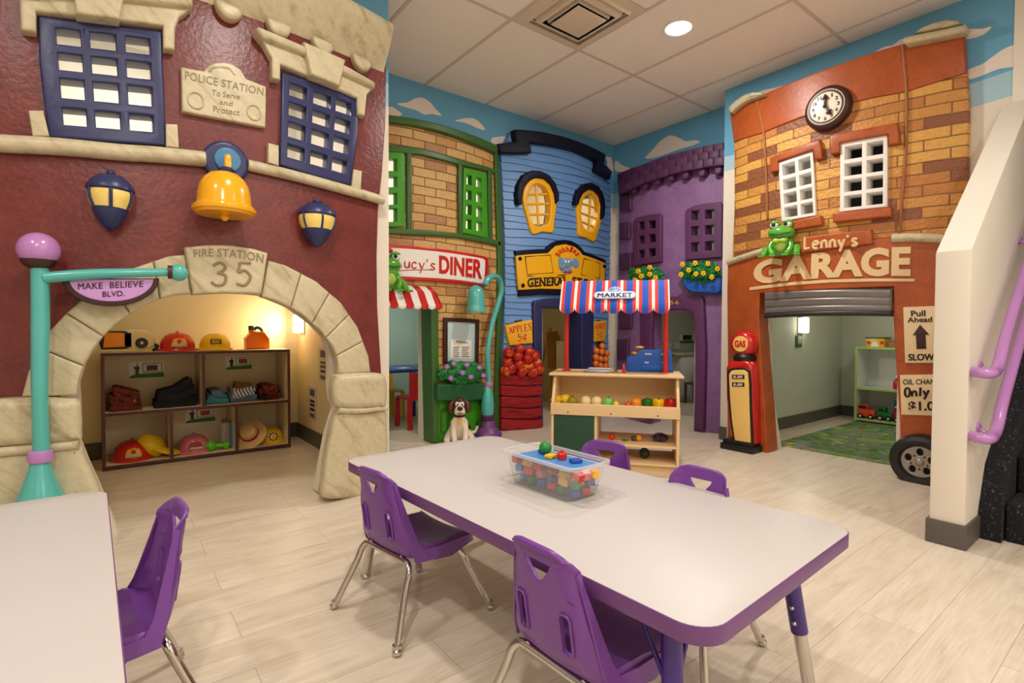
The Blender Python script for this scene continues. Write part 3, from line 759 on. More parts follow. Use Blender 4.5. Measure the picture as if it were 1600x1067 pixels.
# plaque
P_ = thing('stone_plaque', 'cream stone plaque lettered POLICE STATION between the navy windows', 'plaque', F.P(-3.95, 2.2, 0))
pq = [(283, 104), (300, 107.5), (319, 110.5), (325, 102), (338, 97), (350, 96.5), (364, 100), (376, 108), (385, 123), (400, 128.5), (416, 135), (416, 165), (415, 199), (350, 186.5), (284.5, 174), (284, 140)]
pl = obj('slab', slab(F, [pq], -.03, .03, .008, 3), M_STONE, P_)
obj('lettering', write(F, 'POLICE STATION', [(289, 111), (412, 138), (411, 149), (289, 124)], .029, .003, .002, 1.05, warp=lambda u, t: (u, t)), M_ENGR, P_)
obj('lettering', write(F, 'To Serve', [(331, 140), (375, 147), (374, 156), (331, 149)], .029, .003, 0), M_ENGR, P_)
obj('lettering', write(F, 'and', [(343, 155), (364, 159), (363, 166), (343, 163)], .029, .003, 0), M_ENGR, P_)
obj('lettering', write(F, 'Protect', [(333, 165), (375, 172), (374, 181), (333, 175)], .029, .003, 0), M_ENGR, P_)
for c in ((306, 157, 13), (397, 176, 12)):
    s, z = F.hit(c[0], c[1], .03); rr = px_size(F, c[:2], .03)*c[2]
    obj('medallion', slab(F, [circ((s, z), rr*.92, rr*1.05), circ((s, z), rr*.74, rr*.86)], .02, .037, .004, 2, sz=True), M_STONE, P_)
obj('crest', bar(F, [(327, 112), (333, 106), (345, 104.5), (358, 107), (367, 117)], .005, .03, 8, 4), M_STONE, P_)
# bell
def turned(F, c, prof, o, mt, name, R, n=28, tilt=None):
    """vertical turned shape; prof [(px radius, px y)] about px axis x=c at distance o"""
    k = px_size(F, (c, prof[len(prof)//2][1]), o); pr = []
    s0, z0 = F.hit(c, prof[len(prof)//2][1], o)
    k *= FPX/math.hypot(FPX, c-800)
    for r_, y in prof: pr.append((r_*k, F.hit(c, y, o)[1]))
    p = F.P(s0, 0, o)
    return obj(name, lathe(pr[::-1], (p.x, p.y, 0), n), mt, R)
Rb = thing('wall_bell', 'golden bell on a round navy mount above the station arch', 'bell', F.P(-3.98, 1.6, .05))
s, z = F.hit(354, 253, .03); k = px_size(F, (354, 253), .03)
obj('mount_plate', slab(F, [circ((s, z), 33*k)], -.02, .035, .018, 4, sz=True), M_NAVY, Rb)
obj('mount_boss', slab(F, [circ((s+.004, z+.008), 19*k)], .03, .045, .008, 3, sz=True), mat('mid blue resin', (70, 130, 176), .35), Rb)
M_BELL = mat('golden bell gloss', (250, 176, 8), .22, .05, 4, coat=.5)
turned(F, 351, [(13, 269.5), (24, 273), (33.5, 281), (39.5, 291), (42.5, 303), (43.5, 314), (44.5, 320), (49, 323.5), (50, 330), (46, 336), (36, 336)], .13, M_BELL, 'bell_body', Rb, 36)
obj('rim', (lambda p, k: lathe([(40*k, -.012), (45*k, -.007), (45.5*k, .005), (41*k, .012)], p, 36))(F.P(*F.hit(351, 329, .13), .13), px_size(F, (351, 329), .13)), M_BELL, Rb)
turned(F, 351, [(6, 335), (8, 340), (3, 345)], .13, M_BELL, 'clapper', Rb)
turned(F, 356, [(4, 242), (6, 245), (6, 263)], .10, M_BELL, 'stem', Rb, 16)
turned(F, 354, [(9, 262), (14, 266), (12, 271)], .11, M_NAVY, 'collar', Rb, 20)
# lanterns
M_LGLASS = mat('lantern amber glass', (250, 218, 120), .25, .12, 20, coat=.4)
def lantern(cx_, y, sc, label):
    r = thing('wall_lantern', label, 'lantern', F.P(*F.hit(cx_, y+60*sc, .05), .05), 'navy wall lanterns beside the bell')
    o = .055
    turned(F, cx_, [(3, y), (7*1, y+2*sc), (7, y+6*sc), (4, y+8*sc)], o, M_NAVY, 'finial', r, 16)
    turned(F, cx_, [(4*sc, y+6*sc), (22*sc, y+10*sc), (33*sc, y+18*sc), (40*sc, y+27*sc), (41*sc, y+32*sc), (37*sc, y+36*sc)], o, M_NAVY, 'cap', r)
    turned(F, cx_, [(37*sc, y+32*sc), (38.5*sc, y+40*sc), (36*sc, y+52*sc), (30*sc, y+64*sc)], o, M_LGLASS, 'globe', r)
    turned(F, cx_, [(29*sc, y+59*sc), (31*sc, y+62*sc), (30*sc, y+67*sc), (24*sc, y+77*sc), (15*sc, y+88*sc), (7*sc, y+96*sc), (2*sc, y+98*sc)], o, M_NAVY, 'cup', r)
    k = px_size(F, (cx_, y+50*sc), o)*FPX/math.hypot(FPX, cx_-800)
    p0 = F.P(F.hit(cx_, y+50*sc, o)[0], 0, o)
    zs = [F.hit(cx_, y+q*sc, o)[1] for q in (34, 42, 52, 63)]
    for a in (-150, -90, -30, 30):
        pts = [(p0.x+math.cos(math.radians(a))*rr*sc*k, p0.y+math.sin(math.radians(a))*rr*sc*k, zz) for rr, zz in zip((38, 39, 36.5, 30.5), zs)]
        obj('rib', tube(pts, .006*sc+.001, 8, 3), M_NAVY, r)
lantern(173, 266, .97, 'navy and amber wall lantern left of the golden bell')
lantern(495.5, 312, .76, 'navy and amber wall lantern right of the golden bell')
# street sign post
Rp = thing('street_sign_post', 'turquoise post with lilac ball holding the MAKE BELIEVE BLVD. sign', 'street sign', F.P(F.hit(63, 600, .13)[0], 0, .13))
def vt(name, prof, o, mt, cx_=63):
    return turned(F, cx_, prof, o, mt, name, Rp)
obj('post', tube([F.P(*F.hit(x, y, .13), .13) for x, y in ((62, 414), (63, 450), (63, 520), (62, 600), (63, 660), (65, 706))], [px_size(F, (62, 500), .13)*q for q in (11.5, 11.6, 11.6, 10.6, 10.4, 11)], 20, 4), M_TURQ, Rp)
vt('base', [(10, 706), (15, 718), (20, 735), (28, 755), (38, 775), (44, 795), (46, 820), (44, 836)], .13, M_TURQ, 63)
vt('collar', [(12, 702), (20, 705), (22, 713), (20, 721), (12, 724)], .13, M_LILAC, 63)
obj('ball', ell(F.P(*F.hit(60.5, 390.5, .13), .13), px_size(F, (60.5, 390), .13)*27, 28, 18), M_LILAC, Rp)
vt('ball_cup', [(30.5, 406), (28.5, 411), (23.5, 416), (15, 420)], .13, M_DKBR, 60.5)
obj('arm', bar(F, [(70, 434), (110, 430.5), (160, 427.5), (210, 426.3), (264, 425.3)], [px_size(F, (150, 428), .13)*q for q in (8.6, 8.2, 7.5, 6.6)], .14, 16, 5), M_TURQ, Rp)
obj('arm_tip', ell(F.P(*F.hit(279, 426, .14), .14), px_size(F, (279, 426), .14)*13.2, 20, 14), M_TURQ, Rp)
obj('tip_collar', bar(F, [(262, 425), (272, 425.5)], px_size(F, (268, 425), .14)*10.5, .14, 18), M_DKBR, Rp)
se = [(97+152*i/20, 437-4*i/20) for i in range(21)]
ar = [(173+76*math.cos(a), 435+43*math.sin(a)) for a in [pi*i/24 for i in range(25)]]
sb = obj('sign_rim', slab(F, [ar], -.02, .125, .006, 2), M_DKBR, Rp)
ar2 = [(174+66*math.cos(a), 436+35*math.sin(a)) for a in [pi*i/24 for i in range(25)]]
obj('sign_panel', slab(F, [ar2], .11, .131, .004, 2), mat('lilac sign paint', (202, 152, 218), .4), Rp)
obj('lettering', write(F, 'MAKE  BELIEVE', [(121.5, 442.5), (224, 438.5), (223.5, 448), (122, 452.5)], .131, .002, .012, 1.08), M_DKBR, Rp)
obj('lettering', write(F, 'BLVD.', [(160, 455.5), (195, 454), (194.5, 462.5), (160, 464)], .131, .002, .012, 1.05), M_DKBR, Rp)
# ================================================================== DINER
F = F_DIN
R = thing('diner_facade', 'tan brick diner front with dark green trim and green lattice windows', 'building front', (-2.3, -.05, 0))
top = [(540, 177), (608.6, 180), (651.8, 186), (690.6, 195), (729.4, 208), (776, 228)]
rt = [(777.5, 260), (782, 340), (784.5, 400), (784, 470), (781, 560), (779.6, 672)]
body = F.H(top+rt); body.append((body[-1][0], 0))
dj = F.H([(675, 480), (679, 690)])
lo = body+[(dj[1][0], 0), (dj[0][0], dj[0][1]+.01), (-3.04, dj[0][1]+.01)]
lo[0] = (-3.04, lo[0][1])
obj('brick_wall', slab(F, [lo, shrink(F.H(qDW1), .97), shrink(F.H(qDW2), .97)], -.02, 0, .006, 2, back=True, sz=True), M_DBRICK, R)
def trim(pts, o1=.03, nm='trim', mt=M_DGREEN, r=.01, o0=-.01): return obj(nm, slab(F, [pts], o0, o1, r, 3), mt, R)
trim([(540, 176), (608.6, 179), (651.8, 185.5), (690.6, 194.5), (729.4, 207), (779, 227.5), (778, 240), (729, 219), (690, 205.5), (651, 196.5), (608, 190), (540, 187)], .045, 'top_trim')
trim([(773, 228), (779, 229), (784, 340), (786, 400), (785.5, 470), (782.5, 560), (781, 672), (772, 673), (775.5, 560), (778, 470), (778.5, 400), (776.5, 340)], .03, 'corner_post')
trim([(540, 222), (608.6, 225.5), (660, 231), (716, 248), (778, 265.5), (778, 272), (716, 257), (660, 242), (608.6, 237), (540, 234)], .03, 'window_band')
trim([(540, 355), (608.6, 356), (660, 358.5), (716, 364), (783, 376), (784, 385), (716, 371.5), (660, 367.5), (608.6, 365.5), (540, 365)], .03, 'window_band')
for a, b, c, d in ((635.5, 643.5, 232, 362), (716.5, 723, 250, 370), (763, 769.5, 262, 378)):
    trim([(a, c), (b, c+1), (b+1, d), (a+1, d-1)], .028, 'window_post')
obj('window', slab(F, [[(590, 236.5), (630, 238), (632.5, 241), (632.5, 354), (590, 355)]]+grid_holes([(594, 237), (632, 238), (632, 354), (594, 355)], [(.36, .70)], [(.09, .25), (.33, .465), (.55, .70), (.755, .93)]), -.05, .025, .006, 2), M_LGREEN, R)
obj('window', slab(F, [qDW2]+grid_holes(qDW2, [(.13, .36), (.54, .78)], [(.10, .245), (.33, .475), (.55, .70), (.775, .92)]), -.05, .025, .006, 2), M_LGREEN, R)
trim([(673, 478), (685.5, 478), (686, 560), (687, 600), (687, 690), (677.5, 692)], .035, 'door_post', o0=-.14)
pn = trim([(684, 622), (777, 612), (774, 676), (684, 690)], .012, 'lower_panel', M_LGREEN, .004)
ring = [(741.5+21*math.cos(a), 647+27*math.sin(a)) for a in [pi+pi*i/20 for i in range(21)]]; rin = [(741.5+14*math.cos(a), 647+20*math.sin(a)) for a in [2*pi-pi*i/20 for i in range(21)]]
obj('panel_moulding', slab(F, [ring+[(763, 676)]+[(756, 677)]+rin+[(727, 680), (720, 681)]], -.01, .03, .008, 3), M_DGREEN, R)
obj('panel_moulding', slab(F, [[(689, 640), (701, 638), (701, 676), (689, 678)], [(691.5, 643), (698.5, 642), (698.5, 673), (691.5, 675)]], -.01, .022, .004, 2), M_DGREEN, R)
# sign
Rs = thing('diner_sign', 'red bordered white diner sign curved across the tan brick', 'sign', F.P(-2.1, 1.3, .05), )
sq = [(585, 381), (607.5, 382), (650, 384.5), (685.6, 388), (725, 394), (757, 400), (763.5, 404), (763.5, 425), (761.5, 445), (756, 448.5), (720, 443), (685.6, 440), (640, 437.5), (585, 436)]
obj('border', slab(F, [sq], -.01, .03, .008, 3), M_REDP, Rs)
obj('face', slab(F, [[(585, 386), (607.5, 387), (650, 389.5), (685.6, 393), (725, 398.5), (755, 404), (758.5, 407), (758, 425), (756.5, 441), (752, 443), (720, 438), (685.6, 435), (640, 432.5), (585, 431)]], .0, .036, .004, 2), M_WHT, Rs)
obj('lettering', write(F, 'DINER', [(686, 399), (754, 406), (753, 436), (686, 427)], .036, .004, .035, 1.02), M_REDP, Rs)
obj('lettering', scrawl(F, ['L', 'u', 'c', 'y', "'", 's'], [(621, 401), (681, 406), (681, 422), (620, 417)], .038, .0055), M_REDP, Rs)
obj('underline', bar(F, [(611, 424), (630, 422.5), (656, 421.5), (674, 421.5)], .006, .036, 6, 4, .5), M_REDP, Rs)
# awning
Ra = thing('door_awning', 'red and white striped awning over the diner door', 'awning', F.P(-2.5, 1.1, .05))
zt, zb = F.hit(650, 446, .03)[1], F.hit(650, 479, .2)[1]
sA, sB = -3.0, F.hit(686, 470, .15)[0]
ab = [B(), B()]
NS = 12; per = .118
i = 0; s = sB
while s > sA:
    s2 = s-per/2; mt = i % 2; bm = ab[mt]; V = []
    prof = [(.0, zt), (.04, zt-.004), (.13, zt-.055), (.19, zb+.03), (.205, zb+.012), (.20, zb-.006), (.18, zb-.004), (.0, zb+.05)]
    for j in range(5):
        ss = s+(s2-s)*j/4; q = math.sin(pi*j/4)
        inset = .03*(1 if ss > sB-.01 else 0)
        V.append([bm.verts.new(F.P(ss-(.07*(1-o/.2) if i == 0 and j == 0 else 0), z-(q*.014 if o > .15 else 0), o)) for o, z in prof])
    for a, b in zip(V, V[1:]):
        for k in range(8): bm.faces.new((a[k], a[(k+1) % 8], b[(k+1) % 8], b[k]))
    bm.faces.new(V[0]); bm.faces.new(V[-1][::-1]); s = s2; i += 1
for bm, mt in zip(ab, (M_REDP, M_WHT)):
    bmesh.ops.recalc_face_normals(bm, faces=bm.faces)
obj('red_stripes', ab[0], M_REDP, Ra); obj('white_stripes', ab[1], M_WHT, Ra)
# menu board
Rm = thing('menu_board', 'brown framed menu board above the flower box', 'menu board', F.P(-2.1, .75, .03))
obj('frame', slab(F, [[(694.5, 496), (722, 497), (749.5, 499), (748, 569), (694, 567)], [(700, 502), (744, 504.5), (743, 565), (700, 565)]], -.01, .028, .006, 2), M_DKBR, Rm)
obj('backing', slab(F, [[(698, 499), (746, 501), (745, 567), (698, 566)]], -.01, .012, .002, 1), mat('pale blue board', (196, 222, 226), .15, .03, coat=.5), Rm)
mp = obj('menu_sheet', slab(F, [[(704.5, 530), (737, 532), (736.5, 561), (704, 560)]], .0, .0145, .001, 1), M_WHT, Rm)
obj('lettering', write(F, 'MENU', [(713.5, 531.5), (730.5, 533), (730.3, 537), (713.5, 536)], .0145, .001, .02, 1.1), M_BLK, mp)
ml = B()
for x0, x1 in ((708, 718.5), (721.5, 733)):
    for k in range(6):
        y = 542+k*2.9; q = x1-(k*37 % 5)*.6
        join(ml, slab(F, [[(x0, y), (q, y+.15), (q, y+1.2), (x0, y+1.05)]], .0, .0152, .0002, 1))
obj('menu_lines', ml, M_BLK, mp)
# planter
def foliage(F, cx_, cy, w_, h, o, n, r, seed, dep=.06):
    rnd = random.Random(seed); bm = px_ell(F, (cx_, cy), (w_*.8, h*.75), o*.6, dep)
    for i in range(n):
        a = rnd.random()*2*pi; t = math.sqrt(rnd.random())
        c = (cx_+w_*.86*t*math.cos(a), cy+h*.8*t*math.sin(a))
        rr = r*(.7+.6*rnd.random())
        M = Matrix.Rotation(rnd.uniform(-.8, .8), 4, 'Y') @ Matrix.Rotation(rnd.uniform(-.6, .6), 4, 'Z')
        join(bm, px_ell(F, c, (rr, rr*.62), o+dep*.75*(1-t*t), .012, u=8, v=6, M=M))
    return bm
def flower(F, c, rpx, o, mt_p, mt_c, R, petals=5):
    bm = B()
    for k in range(petals):
        a = 2*pi*k/petals+.3
        join(bm, px_ell(F, (c[0]+rpx*.6*math.cos(a), c[1]+rpx*.6*math.sin(a)), (rpx*.5, rpx*.5), o, .006, u=8, v=6))
    f = obj('flower', bm, mt_p, R)
    obj('flower_eye', px_ell(F, c, (rpx*.3, rpx*.3), o+.006, .006, u=8, v=6), mt_c, f)
M_PFL = mat('lilac flower paint', (170, 110, 190), .4); M_PFC = mat('pale flower eye', (236, 190, 220), .4)
Rf = thing('flower_box', 'dark green flower box with purple flowers under the menu board', 'planter', F.P(-2.1, .5, .06))
obj('box', slab(F, [[(684, 600), (720, 601), (757, 598), (756, 624), (720, 627), (684, 626)]], -.01, .09, .012, 3), mat('planter green', (30, 92, 52), .45, .15, 8, .2, 20), Rf)
fb = obj('foliage', foliage(F, 720, 583, 42, 21, .05, 110, 5.5, 3, .09), M_FOL, Rf)
for c in ((698.5, 573), (709.5, 568), (729.5, 570), (723, 582.5), (704.7, 591), (736, 589), (749.5, 574.5), (756, 587)):
    t = ((c[0]-720)/42)**2+((c[1]-583)/21)**2
    flower(F, c, 4, .05+.115*math.sqrt(max(.08, 1-t*.8)), M_PFL, M_PFC, Rf)
# curved street lamp
Rl = thing('street_lamp', 'turquoise gooseneck street lamp on a purple foot beside the diner', 'street lamp', F.P(F.hit(762, 670, .1)[0], 0, .1))
k = px_size(F, (762, 600), .1); o = .10
obj('pole', tube([F.P(*F.hit(x, y, o), o+e) for x, y, e in ((764, 604, 0), (763, 575, 0), (762, 551, 0), (765, 528, 0), (769, 506, .0), (774, 488, .0), (779.5, 470, .0), (782, 455, .01), (779.5, 441, .02), (772.5, 433.5, .035), (763, 432.5, .05), (755.5, 438, .055), (752, 446, .055))], [k*4.6, k*4.2, k*4.2, k*4.6, k*4.6, k*4.6], 14, 5), M_TURQ, Rl)
def vt(nm, prof, mt, cx_, o=o, n=24): return turned(F, cx_, prof, o, mt, nm, Rl, n)
vt('collar', [(4, 596), (6.5, 597.5), (7, 600), (6.5, 603), (4, 605)], M_LILAC, 763.5)
vt('vase', [(4, 603), (6, 609), (9, 620), (10.2, 632), (10, 643), (8.5, 650)], M_TURQ, 762)
vt('cup', [(8, 647), (11.5, 649), (10.5, 654), (8, 657)], M_DPLUM, 762)
vt('foot', [(8, 655), (11, 660), (12, 667), (17, 672), (21, 677), (21.5, 684), (20, 687)], mat('foot purple', (122, 70, 134), .4, .2, 20), 763)
vt('socket', [(4, 444), (5.5, 446), (5, 449)], M_DPLUM, 751.5, .155)
vt('shade', [(3, 446), (8, 448.5), (12, 455), (13.5, 465), (13.5, 476), (14.5, 482), (15.8, 486), (15.2, 488), (13, 486), (11, 482)], M_TURQ, 743.5, .16, 28)
obj('bulb', px_ell(F, (743.5, 485), (9, 6), .16), M_LGLASS, Rl)
# ------------------------------------------------------------------ sculpted animals
def figure(F, name, label, cat_, c, scale, o, build, turn=0.0):
    """root at the surface point, local frame x right, y out of the wall, z up"""
    s, z = F.hit(c[0], c[1], o); p = F.P(s, z, o)
    r = thing(name, label, cat_, p)
    if F.ax == 'y': r.rotation_euler = (0, 0, pi+turn)   # local y points to -Y
    else: r.rotation_euler = (0, 0, pi/2+turn)
    r.scale = (scale,)*3
    build(r); return r
def lobj(name, bm, mt, r):
    me_o = obj(name, bm, mt, None, 60); me_o.parent = r; return me_o
def M_(x, y, z): return Matrix.Translation((x, y, z))
def build_frog(bow=None, tie=None):
    # local: x to the figure's left, z up, +y out. unit = metre at scale 1, about .2 tall
    def b(r):
        pts = [(0, .0, .03, .06), (0, .012, .075, .064), (0, .02, .115, .055), (0, .03, .15, .058), (.035, .032, .152, .046), (-.035, .032, .152, .046),
               (.06, .02, .035, .036), (.095, .035, .055, .032), (.088, .06, .024, .020), (.10, .085, .01, .018),
               (-.06, .02, .035, .036), (-.095, .035, .055, .032), (-.088, .06, .024, .020), (-.10, .085, .01, .018),
               (.05, .04, .095, .020), (.062, .06, .06, .017), (.042, .078, .022, .016), (.036, .092, .01, .018),
               (-.05, .04, .095, .020), (-.062, .06, .06, .017), (-.042, .078, .022, .016), (-.036, .092, .01, .018)]
        ed = [(0, 1), (1, 2), (2, 3), (3, 4), (3, 5), (0, 6), (6, 7), (7, 8), (8, 9), (0, 10), (10, 11), (11, 12), (12, 13), (1, 14), (14, 15), (15, 16), (16, 17), (1, 18), (18, 19), (19, 20), (20, 21)]
        bm = blob(pts, ed, 0)
        for sx in (1, -1):
            for px_, py_ in ((.10, .085), (.036, .092)):
                for a in (-.5, 0, .5):
                    join(bm, tube([(sx*px_, py_, .008), (sx*px_+sx*.0*a+.022*math.sin(a), py_+.022*math.cos(a), .004)], [.006, .007], 8), ell((sx*px_+.024*math.sin(a), py_+.024*math.cos(a), .005), .008, 8, 6))
            join(bm, ell((sx*.038, .035, .200), (.032, .03, .030)))
        join(bm, ell((0, .034, .152), (.078, .052, .046), 24, 16))
        lobj('body', bm, M_FGRN, r)
        lobj('belly', ell((0, .058, .075), (.036, .022, .040)), mat('frog belly', (176, 208, 96), .3), r)
        for sx in (1, -1):
            e = lobj('eye', ell((sx*.037, .056, .202), (.024, .015, .023)), M_WHT, r)
            pu = lobj('pupil', ell((sx*.034+.005, .0685, .202), (.012, .006, .013)), M_BLK, r); pu.parent = e
            li = lobj('eyelid', ell((sx*.037, .052, .216), (.028, .020, .013)), M_FGRN, r)
        lobj('mouth', tube([(-.068, .052, .152), (-.04, .080, .142), (0, .088, .138), (.04, .080, .142), (.068, .052, .152)], .0035, 8, 5), mat('frog mouth line', (30, 90, 30), .4), r)
        if tie:
            lobj('collar', lathe([(.052, -.010), (.060, 0), (.052, .012)], (0, .024, .110), 20), mat('purple scarf', (86, 56, 120), .4), r)
            lobj('bow_tie', join(ell((.02, .084, .098), (.022, .01, .014)), ell((-.02, .084, .098), (.022, .01, .014)), ell((0, .088, .098), .009)), mat('lime tie', (170, 210, 40), .4), r)
        if bow:
            lobj('bow', join(ell((.02, .02, .236), (.02, .012, .014)), ell((-.014, .02, .238), (.02, .012, .014)), ell((.003, .024, .236), .009)), M_REDP, r)
    return b
figure(F, 'frog_figure', 'green frog figure with red bow perched on the diner awning', 'frog', (603, 456), 1.30, .09, build_frog(bow=True))
def build_dog(r):
    M_DW = mat('dog cream', (236, 220, 200), .35, .06, 12); M_DB = mat('dog brown', (84, 48, 34), .35, .15, 12)
    pts = [(0, .0, .07, .075), (0, .03, .14, .068), (0, .05, .20, .055), (0, .055, .245, .04), (0, .06, .29, .05),
           (.05, .06, .17, .034), (.055, .10, .09, .028), (.045, .13, .03, .026), (.045, .165, .016, .026),
           (-.05, .06, .17, .034), (-.055, .10, .09, .028), (-.05, .13, .03, .026), (-.05, .165, .016, .026),
           (.085, .01, .055, .055), (.11, .08, .035, .034), (.115, .14, .018, .026),
           (-.085, .01, .055, .055), (-.11, .08, .035, .034), (-.115, .14, .018, .026),
           (-.10, -.03, .06, .02), (-.15, -.02, .075, .016), (-.17, -.005, .13, .012), (-.165, .0, .165, .006)]
    ed = [(0, 1), (1, 2), (2, 3), (3, 4), (2, 5), (5, 6), (6, 7), (7, 8), (2, 9), (9, 10), (10, 11), (11, 12), (0, 13), (13, 14), (14, 15), (0, 16), (16, 17), (17, 18), (0, 19), (19, 20), (20, 21), (21, 22)]
    bm = blob(pts, ed, 0)
    for c in ((.045, .175), (-.05, .175), (.115, .155), (-.115, .155)):
        for a in (-.012, 0, .012): join(bm, ell((c[0]+a, c[1]+.008, .016), (.010, .018, .014), 10, 8))
    lobj('body', bm, M_DW, r)
    hd = lobj('head', join(ell((0, .07, .325), (.062, .062, .066)), ell((0, .055, .365), (.05, .05, .04))), M_DB, r)
    mz = lobj('muzzle', join(ell((0, .125, .298), (.046, .05, .038)), ell((.02, .128, .285), (.03, .04, .03)), ell((-.02, .128, .285), (.03, .04, .03)), ell((0, .11, .33), (.02, .04, .04))), M_DW, r)
    n = lobj('nose', ell((0, .172, .318), (.024, .018, .019)), M_BLK, r)
    lobj('mouth', tube([(-.035, .155, .282), (-.015, .17, .272), (0, .172, .276), (.015, .17, .272), (.035, .155, .282)], .0035, 8, 4), M_DKBR, r)
    for sx in (1, -1):
        e = lobj('eye', ell((sx*.024, .118, .35), (.016, .012, .022)), M_WHT, r)
        q = lobj('pupil', ell((sx*.02, .129, .347), (.007, .005, .010)), M_BLK, r); q.parent = e
        lobj('ear', tube([(sx*.045, .06, .375), (sx*.072, .068, .345), (sx*.078, .07, .30), (sx*.07, .07, .262)], [.016, .026, .032, .012], 14, 6, 1), M_DB, r)
    lobj('collar', lathe([(.044, -.008), (.05, 0), (.044, .012)], (0, .058, .236), 24), M_DKBR, r)
    lobj('name_tag', lathe([(.0, -.004), (.018, -.004), (.02, 0), (.018, .004), (0, .004)], (0, .118, .20), 20, M=Matrix.Rotation(pi/2, 4, 'X')), mat('gold tag', (250, 190, 40), .3), r)
    lobj('back_patch', ell((-.055, -.01, .105), (.055, .05, .05)), M_BLK, r)
    lobj('tail_patch', tube([(-.168, -.003, .135), (-.165, .0, .17)], [.013, .008], 10), M_BLK, r)
dg = figure(F, 'dog_figure', 'cream and brown seated dog figure wearing a gold tag', 'dog', (717, 690), .92, .06, build_dog, turn=-.5)
dg.location.z = 0.0

# ------------------------------------------------------------------ inside the diner
Rt = thing('play_table', 'blue plastic play table inside the diner', 'table', (-2.1, .62, 0))
M_BPL = mat('blue plastic', (36, 70, 150), .35, .04); M_RPL = mat('red plastic', (196, 26, 30), .35, .04); M_YPL = mat('yellow plastic', (244, 190, 30), .35, .04)
obj('tabletop', box(-2.46, -1.78, .62, 1.2, .515, .545, .01), M_BPL, Rt)
for x, y in ((-2.40, .68), (-1.86, .68), (-2.40, 1.14), (-1.86, 1.14)):
    obj('leg', lathe([(.035, 0), (.035, .45), (.045, .515)], (x, y, 0), 16), M_BPL, Rt)
def cubechair(name, label, cx_, cy, s, mt):
    r = thing(name, label, 'chair', (cx_, cy, 0), 'plastic play chairs')
    def lb(n, bm): return obj(n, xf(bm, M_(cx_, cy, 0)), mt, r)
    lb('seat', box(-.14, .14, -.13*1, .13, .27, .295, .01))
    lb('backrest', box(-.14, .14, -.15*s-.012, -.15*s+.012, .27, .53, .01))
    for x in (-.125, .125):
        for y in (-.13, .13): lb('leg', box(x-.02, x+.02, y-.02, y+.02, 0, .275, .006))
    return r
cubechair('play_chair', 'red plastic play chair at the blue table', -2.11, .585, 1, M_RPL)
cubechair('play_chair', 'yellow plastic play chair behind the blue table', -2.12, 1.22, -1, M_YPL)
obj_ = obj('paper_sheet', join(cbox((-2.14, .78, .547), (.12, .08, .002), 0, .4)), M_WHT); tag(obj_, 'white paper sheet on the blue play table', 'paper')
# ================================================================== GENERAL STORE
F = F_BLU
R = thing('store_facade', 'blue clapboard general store front with black navy cornice', 'building front', (-.85, -.05, 0))
oB = [(782, 236), (785.5, 300), (788.5, 370), (789, 440), (787, 520), (784, 600), (783, 672)]
oT = [(800, 205), (845, 208), (882.5, 216), (920, 230), (946, 243), (953.7, 279)]
oR_ = [(954, 330), (953, 389), (952, 445), (950, 520), (951, 600), (952, 655)]
left = F.H(oB); right = F.H(oR_); top = F.H(oT)
dL = F.H([(845, 478), (847, 666)]); dR = F.H([(913, 480), (914, 655)])
w1 = [(817.5, 313), (818.5, 298), (823.5, 287.5), (832, 279), (841, 276.5), (852.5, 279), (863.7, 291), (868.4, 304), (870.3, 321), (867, 345), (864.7, 362.5), (848.7, 362), (832.8, 365), (825, 343)]
w2 = [(902, 322), (907.7, 310), (914, 298.7), (923.7, 295.3), (933, 298.7), (939.6, 310), (941.5, 325), (939.6, 345.6), (934.5, 364), (929.3, 377.4), (917, 371.5), (905, 367), (903.5, 345)]
lo = left[::-1]+top+right
lo[0] = (lo[0][0], 0); rr_ = (right[-1][0], 0)
lo = lo+[rr_, (dR[1][0], 0), (dR[0][0], dR[0][1]), (dL[0][0], dL[0][1]), (dL[0][0], 0)]
hl1, hl2 = shrink(F.H(smooth(w1, 2)), .96), shrink(F.H(smooth(w2, 2)), .96)
# backing sheet, then lapped boards as real relief
obj('backing', slab(F, [lo, hl1, hl2], -.02, -.004, .002, 1, back=True, sz=True), M_BLUE, R)
base = flat([lo, hl1, hl2], .004)
bd = B(); hgt = .066; z = 0.0
while z < 2.85:
    b = base.copy()
    wob = .008*math.sin(z*9)
    bmesh.ops.bisect_plane(b, geom=b.verts[:]+b.edges[:]+b.faces[:], plane_co=(0, z, 0), plane_no=(0, 1, 0), clear_inner=True)
    bmesh.ops.bisect_plane(b, geom=b.verts[:]+b.edges[:]+b.faces[:], plane_co=(0, z+hgt+.004, 0), plane_no=(0, 1, 0), clear_outer=True)
    if b.faces:
        k = -1.6
        while k < 0:
            bmesh.ops.bisect_plane(b, geom=b.verts[:]+b.edges[:]+b.faces[:], plane_co=(k, 0, 0), plane_no=(1, 0, 0)); k += .08
        for v in b.verts:
            s, zz, w_ = v.co; t = (z+hgt-zz)/hgt
            fz = zz+.009*math.sin(s*7+z*23)*(1 if hgt*2 < zz < 2.6 else 0)
            v.co = F.P(s, fz, -.006+(w_ > .002)*(.005+.011*t))
        # close the lower lip
        es = [e for e in b.edges if e.is_boundary]
        bmesh.ops.holes_fill(b, edges=es, sides=0)
        join(bd, b)
    z += hgt
base.free()
bmesh.ops.recalc_face_normals(bd, faces=bd.faces)
obj('clapboards', bd, M_BLUE, R, 20)
obj('cornice', slab(F, [[(779, 224), (792, 222.5), (806.6, 221), (804.7, 202), (811, 202), (845, 205), (882.5, 213.5), (920, 227), (947, 241), (944.7, 256), (957.4, 268), (953.7, 279.5), (932, 267), (934, 251), (901, 235), (863.7, 226.5), (828, 222), (831.5, 238.5), (806, 239), (782, 238)]], -.01, .07, .01, 3), M_DKNAVY, R)
